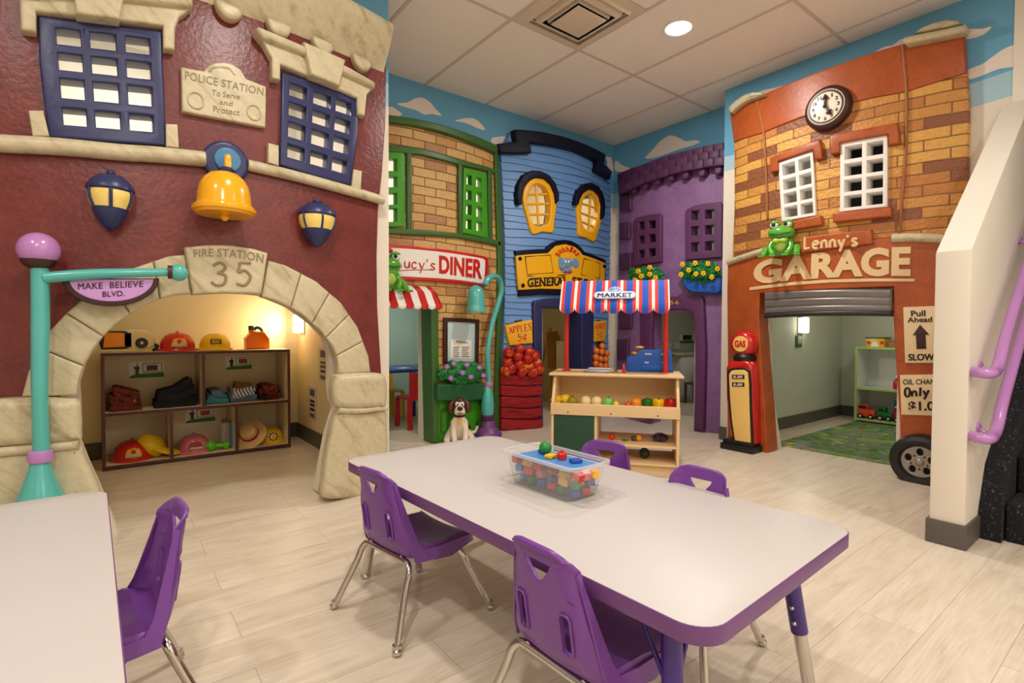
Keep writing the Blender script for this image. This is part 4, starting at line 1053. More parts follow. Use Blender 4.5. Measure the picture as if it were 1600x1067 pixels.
def win(out, hole, q, vx, hz, lab):
    # arched keyhole window with a slanted lattice
    r = obj('window', slab(F, [smooth(out, 3), smooth(hole, 3)], -.05, .03, .012, 3), M_YEL, R, label=lab)
    lb = B()
    for a, b in vx+hz: join(lb, tube([F.P(*F.hit(*a, .0), -.005), F.P(*F.hit(*b, .0), -.005)], .012, 8))
    o2 = obj('muntins', lb, M_YEL, r)
    return r
h1 = [(824, 312), (829, 297), (836, 288.5), (843, 287.5), (852, 292), (859, 304), (861, 320), (857, 350), (835, 351), (827, 330)]
win(w1, h1, 0, [((838, 288), (842, 352)), ], [((823, 304), (861, 303)), ((823, 319), (861, 318)), ((826, 335), (860, 335))], 'golden keyhole window, the left one')
h2 = [(910, 322), (913, 310), (920, 303.5), (926.5, 303.5), (934, 310), (937, 325), (933, 348), (926, 362), (913, 355), (909, 336)]
win(w2, h2, 0, [((923, 303), (920, 360))], [((910, 318), (937, 327)), ((909, 333), (936, 343)), ((911, 347), (931, 356))], 'golden keyhole window, the right one')
def hood(pts): return obj('window_hood', slab(F, [pts], -.01, .06, .012, 3), M_DKNAVY, R)
hood([(810, 319), (808, 303), (810.3, 287.5), (818.7, 272.5), (832, 266), (845, 266.5), (858, 272.5), (869, 285.6), (874.4, 302.5), (874, 313.7), (870.3, 317.5), (868.4, 302.5), (862, 287.5), (852.5, 279), (839.4, 276.6), (828, 281), (819.7, 293), (816.5, 310), (816, 319.5)])
hood([(899.7, 320), (900.3, 310), (904, 297), (914.3, 286.5), (925.6, 284.7), (936.8, 291), (944.3, 306), (946.6, 321), (945.3, 338), (941.5, 343), (940.6, 340), (941.5, 321), (937.8, 306), (929.3, 297), (921.8, 295), (912.5, 300.6), (906.8, 312), (905, 319)])
# door surround
obj('door_frame', slab(F, [[(834.3, 475), (836, 470), (850, 466.5), (863, 465.5), (900, 466), (920, 469), (928, 475), (928.5, 520), (926.5, 570), (926, 657), (909.7, 660), (909.7, 481.5), (847.8, 481), (848, 560), (849.5, 667), (846, 667), (838, 600), (835, 530)]], -.15, .045, .012, 3), M_NAVY, R)
# sign
Rs = thing('store_sign', 'golden arched store sign with elephant emblem above the navy doorway', 'sign', F.P(-.85, 1.45, .05))
nv = [(805.6, 392), (818, 390.5), (830, 389.7), (842, 389), (854.3, 388.5), (858, 383), (863.7, 379), (872, 375.5), (882.5, 374.3), (893, 376), (901, 380), (908, 386), (914.3, 394), (933, 400), (947, 406), (946.5, 440), (943, 470), (920, 465), (880, 461), (845, 460), (812, 462.5), (809, 430)]
obj('board', slab(F, [nv], -.01, .035, .008, 3), M_DKNAVY, Rs)
yv = [(806.5, 399.5), (830, 397), (857, 395.5), (862, 390), (869, 384), (884, 381.5), (899, 386), (906, 392), (910.5, 398), (930, 404.5), (946, 411.5), (945, 440), (943, 461), (920, 456), (880, 452), (845, 451), (811, 453), (808.5, 430)]
obj('face', slab(F, [yv], .02, .045, .004, 2), M_YEL, Rs)
for c, r_ in (((812.8, 404), 3.2), ((817.4, 446), 3.4), ((944, 416), 2.5), ((941.5, 455), 2.5)):
    obj('bolt', px_ell(F, c, (r_, r_), .048, .008), M_DKNAVY, Rs)
def outl(pts, r=.003): return obj('panel_line', bar(F, pts+[pts[0]], r+.0012, .047, 5), M_BLK, Rs)
outl([(820.6, 401), (860, 398.5), (864.7, 426), (824, 429)]); outl([(912.5, 404), (938, 411.5), (936.8, 435), (907.8, 429)])
outl([(824, 431.5), (880, 429.5), (935, 437), (880, 430)])
obj('lettering', write(F, 'GENERAL', [(824, 434.5), (887, 432), (887, 445.5), (824, 449)], .045, .004, .03, 1.12), M_BLK, Rs)
obj('lettering', write(F, 'STORE', [(894, 432), (938, 439.5), (937, 453), (894, 445.5)], .045, .004, .03, 1.12), M_BLK, Rs)
sb = B()   # slab serifs of the block capitals
for x in (834.5, 838.5, 844, 852, 862, 871, 880):
    join(sb, slab(F, [[(x-2.6, 445.6-(x-834)*.06), (x+2.6, 445.4-(x-834)*.06), (x+2.6, 447.4-(x-834)*.06), (x-2.6, 447.6-(x-834)*.06)]], .04, .049, .0005, 1), slab(F, [[(x-2.4, 434-(x-834)*.045), (x+2.4, 434-(x-834)*.045), (x+2.4, 435.6-(x-834)*.045), (x-2.4, 435.7-(x-834)*.045)]], .04, .049, .0005, 1))
obj('serifs', sb, M_BLK, Rs)
lt = B()
for i, ch in enumerate('Bubbles'):
    a = math.radians(150-120*i/6); cx_, cy_ = 886.5+17.5*math.cos(a), 406-17*math.sin(a)
    rot = a-pi/2; hh = 4.2 if i in (0, 2, 3, 4) else 3.2
    def rt(x, y): return (cx_+x*math.cos(-rot)-y*math.sin(-rot), cy_+x*math.sin(-rot)+y*math.cos(-rot))
    join(lt, write(F, ch, [rt(-2.1, -hh), rt(2.1, -hh), rt(2.1, hh), rt(-2.1, hh)], .045, .004, .02))
obj('lettering', lt, M_REDP, Rs)
M_ELE = mat('emblem grey blue', (112, 150, 190), .5, .12, 30)
em = join(px_ell(F, (886.5, 411), (8, 8), .047, .008), px_ell(F, (899, 411), (5.5, 8), .046, .005), px_ell(F, (876, 408), (4, 7), .046, .005), px_ell(F, (886, 423), (9, 5), .046, .006))
join(em, bar(F, [(882, 414), (878, 419), (875, 416), (876, 411)], .014, .05, 8, 5))
emo = obj('emblem', em, M_ELE, Rs)
obj('emblem_eyes', join(px_ell(F, (884, 408.5), (1.6, 2.4), .055, .003), px_ell(F, (889, 408.5), (1.6, 2.4), .055, .003)), M_WHT, emo)
obj('emblem_bow', join(px_ell(F, (884, 425), (3, 1.8), .053, .004), px_ell(F, (890, 425), (3, 1.8), .053, .004)), M_REDP, emo)
# fruit stalls in relief
M_SIGNY = mat('mustard board paint', (246, 182, 36), .45, .08, 10)
def stall(kind, sq, chars, chq, ch5, sc_r, fruits, fr, mt, stake, label_s, grp):
    r = thing('price_sign', label_s, 'sign', F.P(*F.hit(sq[0][0]+10, sq[0][1]+10, .03), .03), 'fruit price signs')
    obj('board', slab(F, [sq], .0, .035, .005, 2), M_SIGNY, r)
    obj('stake', slab(F, [stake], -.01, .02, .004, 2), M_DKBR, r)
    obj('lettering', scrawl(F, chars, chq, .036, sc_r), M_REDP, r)
    obj('lettering', scrawl(F, ['5', 'c|'], ch5, .036, sc_r*1.1), M_REDP, r)
    for i, (x, y) in enumerate(fruits):
        zz = F.hit(x, y, .06)
        nm = 'apple' if kind == 'apples' else 'orange'
        q = thing(nm, {'apples': 'red and yellow molded apple in the heap on the red crate', 'oranges': 'molded orange in the heap under the orange price sign'}[kind], nm, F.P(zz[0], zz[1], .06), grp)
        kk = px_size(F, (x, y), .06)
        pr = [(0, -.85), (.45, -.95), (.85, -.6), (1, 0), (.88, .6), (.5, .9), (.15, .82), (0, .72)] if kind == 'apples' else [(0, -1), (.5, -.87), (.87, -.5), (1, 0), (.87, .5), (.5, .87), (0, .98)]
        rx = random.Random(i*7+len(kind)); Mx = Matrix.Rotation(rx.uniform(-.5, .5)+.35, 4, 'X') @ Matrix.Rotation(rx.uniform(-.4, .4), 4, 'Y')
        obj('fruit', lathe([(a*fr*kk, b*fr*kk) for a, b in pr], F.P(zz[0], zz[1], .06), 18, M=Mx), mt, q, 60)
        if kind == 'apples':
            d = Mx @ Vector((0, 0, fr*kk*.7)); d2 = Mx @ Vector((.004, 0, fr*kk*1.15))
            obj('stem', tube([F.P(zz[0], zz[1], .06)+d, F.P(zz[0], zz[1], .06)+d2], .003, 6), M_DKBR, q)
def apple_mat():
    t = NT('apple red and yellow'); t.b.inputs['Roughness'].default_value = .25
    t.base(t.ramp(t.noise(t.coord(), 14, 2), [(.30, (226, 160, 40)), (.42, (206, 60, 30)), (.6, (184, 26, 24))])); return t.m
stall('apples', [(790, 509), (811, 503), (831.9, 499.5), (832, 518), (832.8, 536), (815, 537.5), (797, 540), (793, 524)], ['A', 'P', 'P', 'L', 'E', 'S'], [(795, 511.5), (830, 504.5), (830.5, 515), (796.5, 521)], [(808, 522), (824, 520.5), (824, 531.5), (809, 533)], .0042,
      [(794, 551), (811, 546), (827, 550), (809, 557), (824, 561), (835, 556), (793, 566), (811, 570), (826, 574), (838, 568), (799, 576), (815, 581), (832, 582), (790, 580), (842, 577)], 8.6, apple_mat(), [(805, 501), (816, 499), (817, 552), (806, 552)], 'yellow APPLES 5 cent sign on a stake over red apples', 'molded apples on the red crate')
stall('oranges', [(926, 503), (938, 501.5), (948, 501), (947.5, 518), (946, 533), (937, 533), (928, 534), (926.5, 518)], ['O.', 'R', 'A', 'N', 'G', 'E', 'S'], [(929, 506), (946, 504.5), (945.5, 513), (929.5, 514)], [(932, 518), (942, 517.5), (942, 528), (932.5, 529)], .0028,
      [(941, 541), (932, 548), (940, 550), (948, 552), (931, 558), (938, 561), (946, 562), (931, 568), (938, 571), (946, 572), (934, 579), (943, 580), (950, 577)], 5.2, mat('orange peel', (240, 120, 34), .4, .06, 8, .2, 120), [(933, 500), (939, 500), (939, 548), (933, 548)], 'yellow oranges 5 cent sign behind the market stall', 'molded oranges by the store door')
Rc = thing('fruit_crate', 'red wooden slatted crate heaped with apples by the store', 'crate', F.P(-1.35, 0, .05))
def redwood():
    t = NT('red painted wood'); t.b.inputs['Roughness'].default_value = .35
    v = t.coord('Object', (3, 3, 30)); f = t.noise(v, 2, 4, .6, 1.5)
    t.base(t.ramp(f, [(.35, (104, 14, 22)), (.5, (158, 22, 32)), (.7, (180, 36, 42))])); t.bump(f, .3, .004); return t.m
M_RW = redwood()
ys = [585, 602, 619, 637, 654, 673]
for i in range(5):
    a, b = ys[i]+.8, ys[i+1]-.8
    sag = 1.5
    obj('slat', slab(F, [[(783.5, a), (800, a+.5), (816, a+sag), (832, a+sag), (848-.0, a+.5), (847.5, b-1-i*.9), (832, b+sag-1-i*.6), (816, b+sag-i*.3), (800, b+.6), (783, b)]], -.01, .055+.008*(i % 2), .008, 3), M_RW, Rc)
obj('back_panel', slab(F, [[(784, 584), (847, 584), (847, 668), (784, 672)]], -.02, .03, .004, 1), M_RW, Rc)
# inside the store
Re = thing('easel', 'wooden easel standing inside the dim store doorway', 'easel', (-.14, .9, 0))
M_EAS = mat('easel wood', (196, 140, 72), .5, .1, 4)
for a in ((-.25, .74), (-.03, .80)):
    obj('leg', tube([(a[0], a[1], 0), (-.12, .90, .95)], .014, 8), M_EAS, Re)
obj('rear_leg', tube([(-.14, 1.15, 0), (-.12, .92, .95)], .014, 8), M_EAS, Re)
obj('board', xf(box(-.095, .095, -.008, .008, .47, .90, .004), M_(-.125, .80, 0) @ Matrix.Rotation(-.06, 4, 'Y')), M_EAS, Re)
obj('tray', box(-.27, -.03, .70, .80, .43, .45, .004), M_EAS, Re)
Rk = thing('play_cabinet', 'cream cabinet inside the store beside the door', 'cabinet', (-.12, .54, 0))
obj('body', box(-.235, -.0, .42, .66, 0, .79, .006), mat('cream laminate', (226, 206, 160), .5, .02), Rk)
obj('door', box(-.225, -.01, .402, .42, .04, .76, .004), mat('cream laminate', (226, 206, 160), .5, .02), Rk)
obj('knob', ell((-.20, .395, .5), .012, 12, 8), M_CHROME, Rk)

# ================================================================== PURPLE HOUSE
F = F_PUR
R = thing('house_facade', 'purple stucco house front with plum shingle eave', 'building front', (-.05, -.75, 0))
left = F.H([(967, 300), (966.4, 389), (965, 480), (963, 560), (963, 650)])
left.append((left[-1][0], 0))
topp = F.H([(1134, 255), (1080, 262), (1020, 280), (967, 300)])
dl = F.H([(1016, 488), (1086, 488)])
zt_ = max(p[1] for p in topp)
lo = left[1:]+[(dl[0][0], 0), dl[0], dl[1], (dl[1][0], 0), (1.466, 0), (1.466, zt_), (left[0][0], zt_)]
obj('stucco_wall', slab(F, [lo, shrink(F.H(qPW1), .95), shrink(F.H(qPW2), .95)], -.02, 0, .008, 2, back=True, sz=True), M_PURPW, R)
# shingle eave, four lapped rows
eT = [(964, 272), (1003.4, 257), (1039, 243.6), (1074.6, 234), (1105, 227), (1135, 221.5)]
eB = [(966, 303), (1003.4, 287), (1039, 275), (1074.6, 266), (1105, 260.5), (1135, 257)]
NR = 3
rnd = random.Random(5)
def el(t, r): # t 0..1 along, r 0 top..1 bottom
    x = t*(len(eT)-1); i = min(int(x), len(eT)-2); f_ = x-i
    a = (eT[i][0]+(eT[i+1][0]-eT[i][0])*f_, eT[i][1]+(eT[i+1][1]-eT[i][1])*f_); b = (eB[i][0]+(eB[i+1][0]-eB[i][0])*f_, eB[i][1]+(eB[i+1][1]-eB[i][1])*f_)
    return (a[0]+(b[0]-a[0])*r, a[1]+(b[1]-a[1])*r)
sh = B()
for r_ in range(NR):
    t = -.05*(r_ % 2)
    while t < 1:
        t2 = t+.108
        a, b = max(0, t+.003), min(1, t2-.003)
        if b-a > .01:
            y0, y1_ = max(0, r_/NR-.04), (r_+1)/NR+rnd.uniform(-.02, .02)
            join(sh, slab(F, [[el(a, y0), el((a+b)/2, y0), el(b, y0), el(b, y1_), el((a+b)/2, y1_), el(a, y1_)]], .03+.014*r_, .06+.024*r_+rnd.uniform(0, .006), .006, 1, step=.5))
        t = t2
obj('shingles', sh, M_DPLUM, R)
obj('eave_board', slab(F, [eT+[(x, y+1) for x, y in eB[::-1]]], -.02, .05, .01, 2), M_DPLUM, R)
for c in ((992, 296.5), (1009.6, 289.5), (1029, 282.5), (1049.7, 277), (1073, 273.5), (1098.6, 270), (1124.5, 266.5)):
    s, z = F.hit(c[0], c[1], .04); k = px_size(F, c, .04)
    obj('eave_bracket', slab(F, [[(s-.03, z+.04), (s+.03, z+.04)]+[(s+.03*math.cos(a), z-.012+.028*math.sin(a)) for a in [-pi*i/10 for i in range(11)]]], -.02, .075, .012, 3, sz=True), M_DPLUM, R)
for q in ([(966.5, 304), (985, 303), (985, 328), (967, 330)], [(966.5, 348), (983, 347), (983, 373), (967, 375)], [(966.5, 396), (985, 394), (985, 420), (967, 422)], [(965.5, 470), (987, 469), (986, 513), (966, 515)], [(963, 530), (981, 528), (980, 560), (963, 562)]):
    obj('quoin', slab(F, [q], -.02, .035, .016, 3), M_DPLUM, R)
def pwin(out, q, us, lab): return obj('window', slab(F, [out]+grid_holes(q, us, [(.13, .29), (.41, .57), (.70, .86)]), -.09, .035, .008, 3), M_PLUM, R, label=lab)
pwin([(989, 346), (993, 341), (1005, 337), (1018, 334.5), (1030, 333.3), (1032.6, 336), (1032.6, 372), (1032.4, 409), (1010, 412.5), (989, 416), (989, 380)], [(989, 338), (1032.6, 333), (1032.4, 409), (989, 416)], [(.20, .40), (.55, .80)], 'plum six pane window, the smaller left one')
pwin([(1070, 332), (1073, 327), (1085, 321), (1105, 317), (1124, 315.5), (1128, 319), (1128, 360), (1127.5, 402), (1100, 404), (1070, 406.5), (1070, 370)], [(1070, 319), (1128, 315), (1127.5, 402), (1070, 406.5)], [(.16, .38), (.54, .78)], 'plum six pane window, the larger right one')
fr = [(1000, 480), (1001, 472), (1012, 467.5), (1040, 464), (1070, 462), (1094, 462.5), (1098, 466), (1100, 500), (1102, 545), (1101, 600), (1099, 673), (1084, 671), (1086, 610), (1087, 560), (1084, 500), (1081, 487), (1070, 484), (1045, 483), (1025, 484), (1019, 488), (1017, 520), (1017.5, 600), (1017, 655), (1001, 652), (1000, 560)]
df = obj('door_frame', slab(F, [fr], -.02, .04, .012, 3), M_PLUM, R)
obj('house_number', write(F, '56', [(1047, 470), (1061, 469.5), (1061, 475.3), (1047, 475.8)], .04, .004, .01, 1.2), M_GOLD, df)
M_YFL = mat('yellow flower paint', (250, 206, 30), .4)
def window_box(lab, cx_, cy, w_, h, trough, fl, seed):
    r = thing('window_box', lab, 'planter', F.P(*F.hit(cx_, cy+h, .06), .06), 'yellow flower window boxes')
    obj('trough', slab(F, [trough], -.01, .10, .02, 3), mat('cobalt blue resin', (24, 92, 196), .35, .1), r)
    obj('foliage', foliage(F, cx_, cy, w_, h, .085, 110, 4.8, seed, .085), M_FOL, r)
    for c in fl:
        t = ((c[0]-cx_)/w_)**2+((c[1]-cy)/h)**2
        flower(F, c, 4.2, .085+.105*math.sqrt(max(.05, 1-t*.8)), M_YFL, M_GOLD, r)
window_box('blue trough of yellow flowers under the larger plum window', 1096, 425, 37, 20, [(1063, 434), (1129, 432), (1126, 455), (1119, 458.5), (1080, 457), (1069, 450)], [(1086, 411), (1106, 412), (1121, 420), (1076, 422), (1064, 429), (1087, 428), (1099, 427), (1066, 413), (1112, 433)], 11)
window_box('blue trough of yellow flowers under the smaller plum window, half hidden by the awning', 1011, 431, 30, 17, [(985, 440), (1037, 438), (1035, 456), (1028, 459), (995, 460), (988, 454)], [(997, 424), (1015, 428.5), (1002, 431.5), (1024, 434), (1015, 418), (992, 438)], 12)
# inside the purple house
Rk = thing('play_kitchen', 'white play kitchen unit inside the purple house', 'play kitchen', (1.5, .3, 0))
M_KW = mat('white laminate', (222, 222, 214), .5, .02)
obj('cabinet', box(1.38, 2.05, .08, .6, 0, .60, .006), M_KW, Rk)
obj('door', box(1.40, 2.03, .065, .08, .04, .57, .004), M_KW, Rk)
obj('worktop', box(1.25, 2.09, .05, .6, .60, .625, .005), mat('tan worktop', (190, 178, 150), .4, .03), Rk)
obj('faucet', tube([(1.45, .5, .62), (1.45, .5, .74), (1.43, .42, .76), (1.42, .36, .72)], .012, 8, 5), M_CHROME, Rk)
for x in (1.90, 2.09):
    t_ = obj('wall_outlet', join(box(x-.06, x+.06, .606, .62, .64, .74, .006), box(x-.028, x+.028, .600, .61, .66, .72, .003)), M_WHT); tag(t_, 'white outlet plate on the back wall of the purple house', 'outlet', 'outlet plates in the purple house')
Rn = thing('wall_card', 'small green and black picture card on the purple house wall', 'picture card', (2.3, .6, .8))
obj('card', box(2.15, 2.50, .612, .619, .73, .86, .002), M_WHT, Rn)
obj('grass_strip', box(2.15, 2.50, .608, .613, .73, .765, .001), M_DGREEN, Rn)
obj('picture', box(2.22, 2.44, .608, .613, .775, .85, .001), M_BLK, Rn)
Rd = thing('play_chair', 'brown wooden play chair beside the kitchen unit', 'chair', (1.45, -.12, 0))
M_BRW = mat('walnut play wood', (110, 72, 44), .5, .1)
obj('seat', box(1.34, 1.56, -.23, -.01, .24, .265, .006), M_BRW, Rd)
obj('backrest', box(1.545, 1.565, -.23, -.01, .26, .50, .006), M_BRW, Rd)
for x in (1.355, 1.545):
    for y in (-.215, -.025): obj('leg', box(x-.014, x+.014, y-.014, y+.014, 0, .245, .004), M_BRW, Rd)

# ================================================================== GARAGE
F = F_GAR
R = thing('garage_facade', 'tan brick and burnt orange garage front with rolled shutter', 'building front', (-.4, -2.3, 0))
left = F.H([(1141, 177), (1147, 222), (1147.5, 322), (1144, 405), (1138, 411), (1137, 457), (1138, 560), (1137, 700)])
right = F.H([(1506, 52), (1510, 114.5), (1514, 162), (1512, 229), (1509, 271)])
sR = right[-1][0]
topw = F.H([(1184, 149), (1195.6, 146.5), (1242.5, 127), (1330, 94), (1369, 81), (1411.5, 69)])
band = F.H([(1147, 224), (1193.7, 207.4), (1251.8, 184), (1331.8, 160.7), (1369, 152), (1414.5, 144), (1513, 127)])
low = F.H([(1141, 408), (1196, 391), (1254, 384), (1320, 377), (1391, 372), (1460, 368)])
zl_ = [1.33]
low_m = sum(p[1] for p in low[1:5])/4
brick = [left[1], left[2], left[3]]+low[1:5]+[(sR+.02, low[5][1]), right[3], right[2], right[1]]+band[::-1][1:-1]
w1_, w2_ = shrink(F.H(qGW1), .97), shrink(F.H(qGW2), .97)
obj('brick_wall', slab(F, [brick, w1_, w2_], -.03, 0, .006, 2, back=True, sz=True), M_GBRICK, R)
obj('upper_band', slab(F, [[left[0], left[1]]+band[1:-1]+[right[1], right[0]]+topw[::-1]], -.03, .008, .008, 2, back=True, sz=True), M_ORANGE, R)
oj = F.H([(1187, 496), (1190, 560), (1196, 640), (1200, 706)]); ok_ = F.H([(1396, 495), (1399.6, 554), (1406.7, 660), (1409, 700)])
ztop = F.hit(1298, 452, .01)[1]
lowb = [left[4], left[5], left[6], (left[7][0], 0), (oj[3][0], 0), oj[2], oj[1], oj[0], (oj[0][0], ztop), (ok_[0][0], ztop), ok_[0], ok_[1], ok_[2], (ok_[3][0], 0), (sR+.04, 0), (sR+.02, low[5][1])]+low[1:5][::-1]
obj('lower_wall', slab(F, [lowb], -.03, .012, .010, 3, back=True, sz=True), M_ORANGE, R)
def gp(nm, pts, o1, mt, r=.01, o0=-.01): return obj(nm, slab(F, [pts], o0, o1, r, 3), mt, R)
gp('cap_stone', [(1137, 173), (1138, 166), (1147, 157), (1160, 148), (1174, 143), (1188, 143.5), (1192, 147), (1184, 150), (1162, 159), (1146, 171), (1142, 176)], .07, M_STONE, .02)
gp('cap_stone', [(1408.6, 61), (1412, 57), (1440, 51), (1480, 43), (1508, 37), (1511, 42), (1508, 49), (1480, 54.5), (1440, 63), (1414.5, 68), (1410, 66)], .09, M_STONE, .02)
gp('cap_crest', [(1428, 51), (1440, 42), (1458, 34.5), (1477.5, 30), (1494, 31), (1502, 36), (1480, 42), (1450, 48)], .06, M_STONE, .015)
for pts in ([(1181.5, 150), (1187, 178), (1193, 207), (1195, 230), (1198, 290), (1199, 341)], [(1410.5, 71), (1413.5, 105), (1416.5, 144), (1415.5, 228), (1412, 280), (1405, 362)]):
    obj('pilaster_edge', bar(F, pts, .009, .006, 8, 3), M_ORANGE if False else mat('brick edge brown', (160, 98, 52), .5, .15, 20), R)
gp('header', [(1202, 246), (1240, 231), (1280, 217.5), (1283, 230), (1284.6, 247.5), (1273, 249.5), (1269.8, 234), (1240, 243.5), (1215, 252), (1215.5, 266), (1203.5, 269.5)], .04, M_ORANGE)
gp('header', [(1296, 212), (1345, 202), (1401.5, 191), (1404, 206), (1405.4, 224), (1388.5, 226), (1387.5, 209.5), (1350, 216), (1311.5, 223.5), (1312, 238.5), (1297.5, 241)], .04, M_ORANGE)
gp('sill', [(1222, 349), (1250, 342.5), (1281.5, 336), (1283.7, 351.5), (1250, 357), (1226, 361)], .05, M_ORANGE)
gp('sill', [(1300, 333), (1345, 328), (1391.7, 323), (1391.7, 338), (1345, 343), (1301, 347.6)], .05, M_ORANGE)
gv = [(.07, .235), (.30, .475), (.54, .715), (.78, .955)]
obj('window', slab(F, [qGW1]+grid_holes(qGW1, [(.10, .47), (.57, .92)], [(.06, .25), (.31, .49), (.545, .72), (.775, .95)]), -.10, .02, .003, 1), M_WHT, R, label='white eight pane window, the left one')
obj('window', slab(F, [qGW2]+grid_holes(qGW2, [(.09, .46), (.56, .91)], [(.06, .25), (.31, .49), (.545, .72), (.775, .95)]), -.10, .02, .003, 1), M_WHT, R, label='white eight pane window, the right one')
obj('ledge', bar(F, [(1138, 410), (1160, 402.5), (1180, 396), (1200, 390)], .024, .015, 14, 4), M_STONE, R)
obj('ledge', bar(F, [(1393, 372.5), (1420, 371.5), (1450, 372), (1472, 373)], .028, .015, 14, 4), M_STONE, R)
nb = gp('name_board', [(1252, 371), (1290, 366), (1330, 361), (1361, 358.5), (1363.5, 381), (1325, 385), (1290, 389.5), (1250, 396)], .035, M_ORANGE)
obj('lettering', scrawl(F, ['L', 'e', 'n', 'n', 'y', "'", 's'], [(1256, 370.5), (1341, 366), (1341, 383.5), (1256, 390)], .036, .0095, 8), M_TAN, nb)
def gw(u, t):  # letters ride the shallow arch
    return u, t
obj('lettering', write(F, 'GARAGE', [(1179, 408), (1424, 385), (1423, 432), (1177, 445)], .012, .008, .045, 1.02, warp=lambda u, t: (u, t+.10*4*u*(1-u)-(.0))), M_TAN, R)
obj('underline', slab(F, [[(1171, 449), (1235, 441), (1298, 436.5), (1365, 435), (1429, 435.5), (1429, 440), (1365, 440), (1298, 441.5), (1235, 446), (1171, 454)]], .008, .018, .002, 1), M_TAN, R)
# rolled shutter
Rsh = thing('roller_shutter', 'dark grey slatted roller shutter rolled up over the garage opening', 'shutter', F.P(2.2, 1.0, 0))
M_SHUT = mat('shutter grey enamel', (128, 122, 120), .32, .12, 8, metal=.4)
for i, (a, b, e, dd_) in enumerate(((457, 470, 449, .03), (469, 482, 461, .036), (481, 491, 473.5, .04), (490, 497, 485, .046))):
    mid = lambda x: -4.0*(1-((x-1294)/101)**2)
    tp = [(x, (a if x < 1294 else a)-5.5*(x-1193)/203+mid(x)*.6) for x in range(1193, 1397, 20)]
    bt = [(x, b-2.5*(x-1193)/203+mid(x)*.6) for x in range(1193, 1397, 20)]
    obj('slat', slab(F, [tp+bt[::-1]], -.03, dd_, .020, 4), M_SHUT if i < 3 else mat('shutter bottom bar', (44, 42, 44), .4, .1), Rsh)
# clock
Rc = thing('wall_clock', 'round dark brown clock showing five on the orange band', 'clock', F.P(*F.hit(1289, 166, .03), .03))
sC, zC = F.hit(1290, 167, .06); kC = px_size(F, (1290, 167), .06); rC = 33.5*kC
obj('rim', slab(F, [circ((sC, zC), rC, rC*1.02, 44)], -.02, .06, .03, 5, sz=True, step=.5), M_DKBR, Rc)
obj('rim_line', slab(F, [circ((sC, zC), rC*.80, None, 44), circ((sC, zC), rC*.765, None, 44)], .05, .0625, .001, 1, sz=True, step=.5), M_CRSIGN, Rc)
fc = obj('face', slab(F, [circ((sC, zC), rC*.68, None, 40)], .05, .063, .003, 2, sz=True, step=.5), mat('clock face white', (238, 226, 210), .3, .02), Rc)
nb_ = B()
for hnum in range(1, 13):
    a = pi/2-2*pi*hnum/12; rr = rC*.54
    if hnum == 12: continue
    t_ = text(str(hnum), .003, .01); hh = rC*.16; ww = hh*(.62 if hnum < 10 else .95)*(.5 if hnum in (1,) else 1)
    for v in t_.verts: v.co = F.P(sC+rr*math.cos(a)+(v.co.x-.5)*ww, zC+rr*math.sin(a)+(v.co.y-.5)*hh, .063+v.co.z)
    join(nb_, t_)
obj('numerals', nb_, M_BLK, fc)
def hand(ang, L, nm):
    a = math.radians(ang); d = (math.sin(a), math.cos(a)); n_ = (d[1], -d[0])
    def q(u, v): return (sC+d[0]*u+n_[0]*v, zC+d[1]*u+n_[1]*v)
    w_ = rC*.045
    lp = [q(0, -w_), q(L*.55, -w_), q(L*.62, -w_*3.2), q(L, 0), q(L*.62, w_*3.2), q(L*.55, w_), q(0, w_)]
    obj(nm, join(slab(F, [lp], .062, .078, .003, 2, sz=True, step=.5), ell(F.P(*q(L*.72, 0), .075), rC*.085, 12, 8)), M_DKBR, Rc)
hand(0, rC*.58, 'minute_hand'); hand(150, rC*.50, 'hour_hand')
obj('hub', ell(F.P(sC, zC, .076), rC*.085, 14, 10), M_DKBR, Rc)
# painted boards
def board(lab, quadpx, lines, extra=None):
    r = thing('wall_sign', lab, 'sign', F.P(*F.hit(quadpx[0][0]+10, quadpx[0][1]+20, .02), .02), 'garage wall signs')
    b_ = obj('board', slab(F, [quadpx], -.01, .03, .003, 1), M_CRSIGN, r)
    for s, q, bold in lines: obj('lettering', write(F, s, q, .03, .002, bold), M_BLK, r)
    if extra: extra(r)
def arrow(r):
    obj('arrow', slab(F, [[(1437.5, 507), (1452, 523), (1446, 523), (1447, 545), (1432, 545.5), (1431, 523.5), (1426, 524)]], .02, .033, .001, 1), M_DKBR, r)
board('cream Pull Ahead SLOW sign with an upward arrow', [(1411, 480), (1462, 478), (1463, 567), (1414, 567)], [('Pull', [(1423, 485.5), (1446, 484.5), (1446, 494), (1424, 494.5)], .02), ('Ahead', [(1417.5, 496), (1456.5, 494.5), (1456.5, 503), (1418, 504)], .02), ('SLOW', [(1419, 553), (1460, 552.5), (1460, 563), (1419.5, 563.5)], .035)], arrow)
board('cream OIL CHANGE sign with price below the arrow sign', [(1406, 586), (1476, 585), (1478, 650), (1408, 648)], [('OIL CHANGE', [(1411, 592.5), (1475, 592), (1475, 600), (1411, 601)], .012), ('$1.00', [(1419, 627), (1472, 627), (1472, 644), (1420, 643.5)], .03)],
      lambda r: obj('lettering', scrawl(F, ['O', 'n', 'l', 'y'], [(1413, 606), (1452, 605), (1451, 618), (1413, 620)], .032, .006, 8), M_BLK, r))
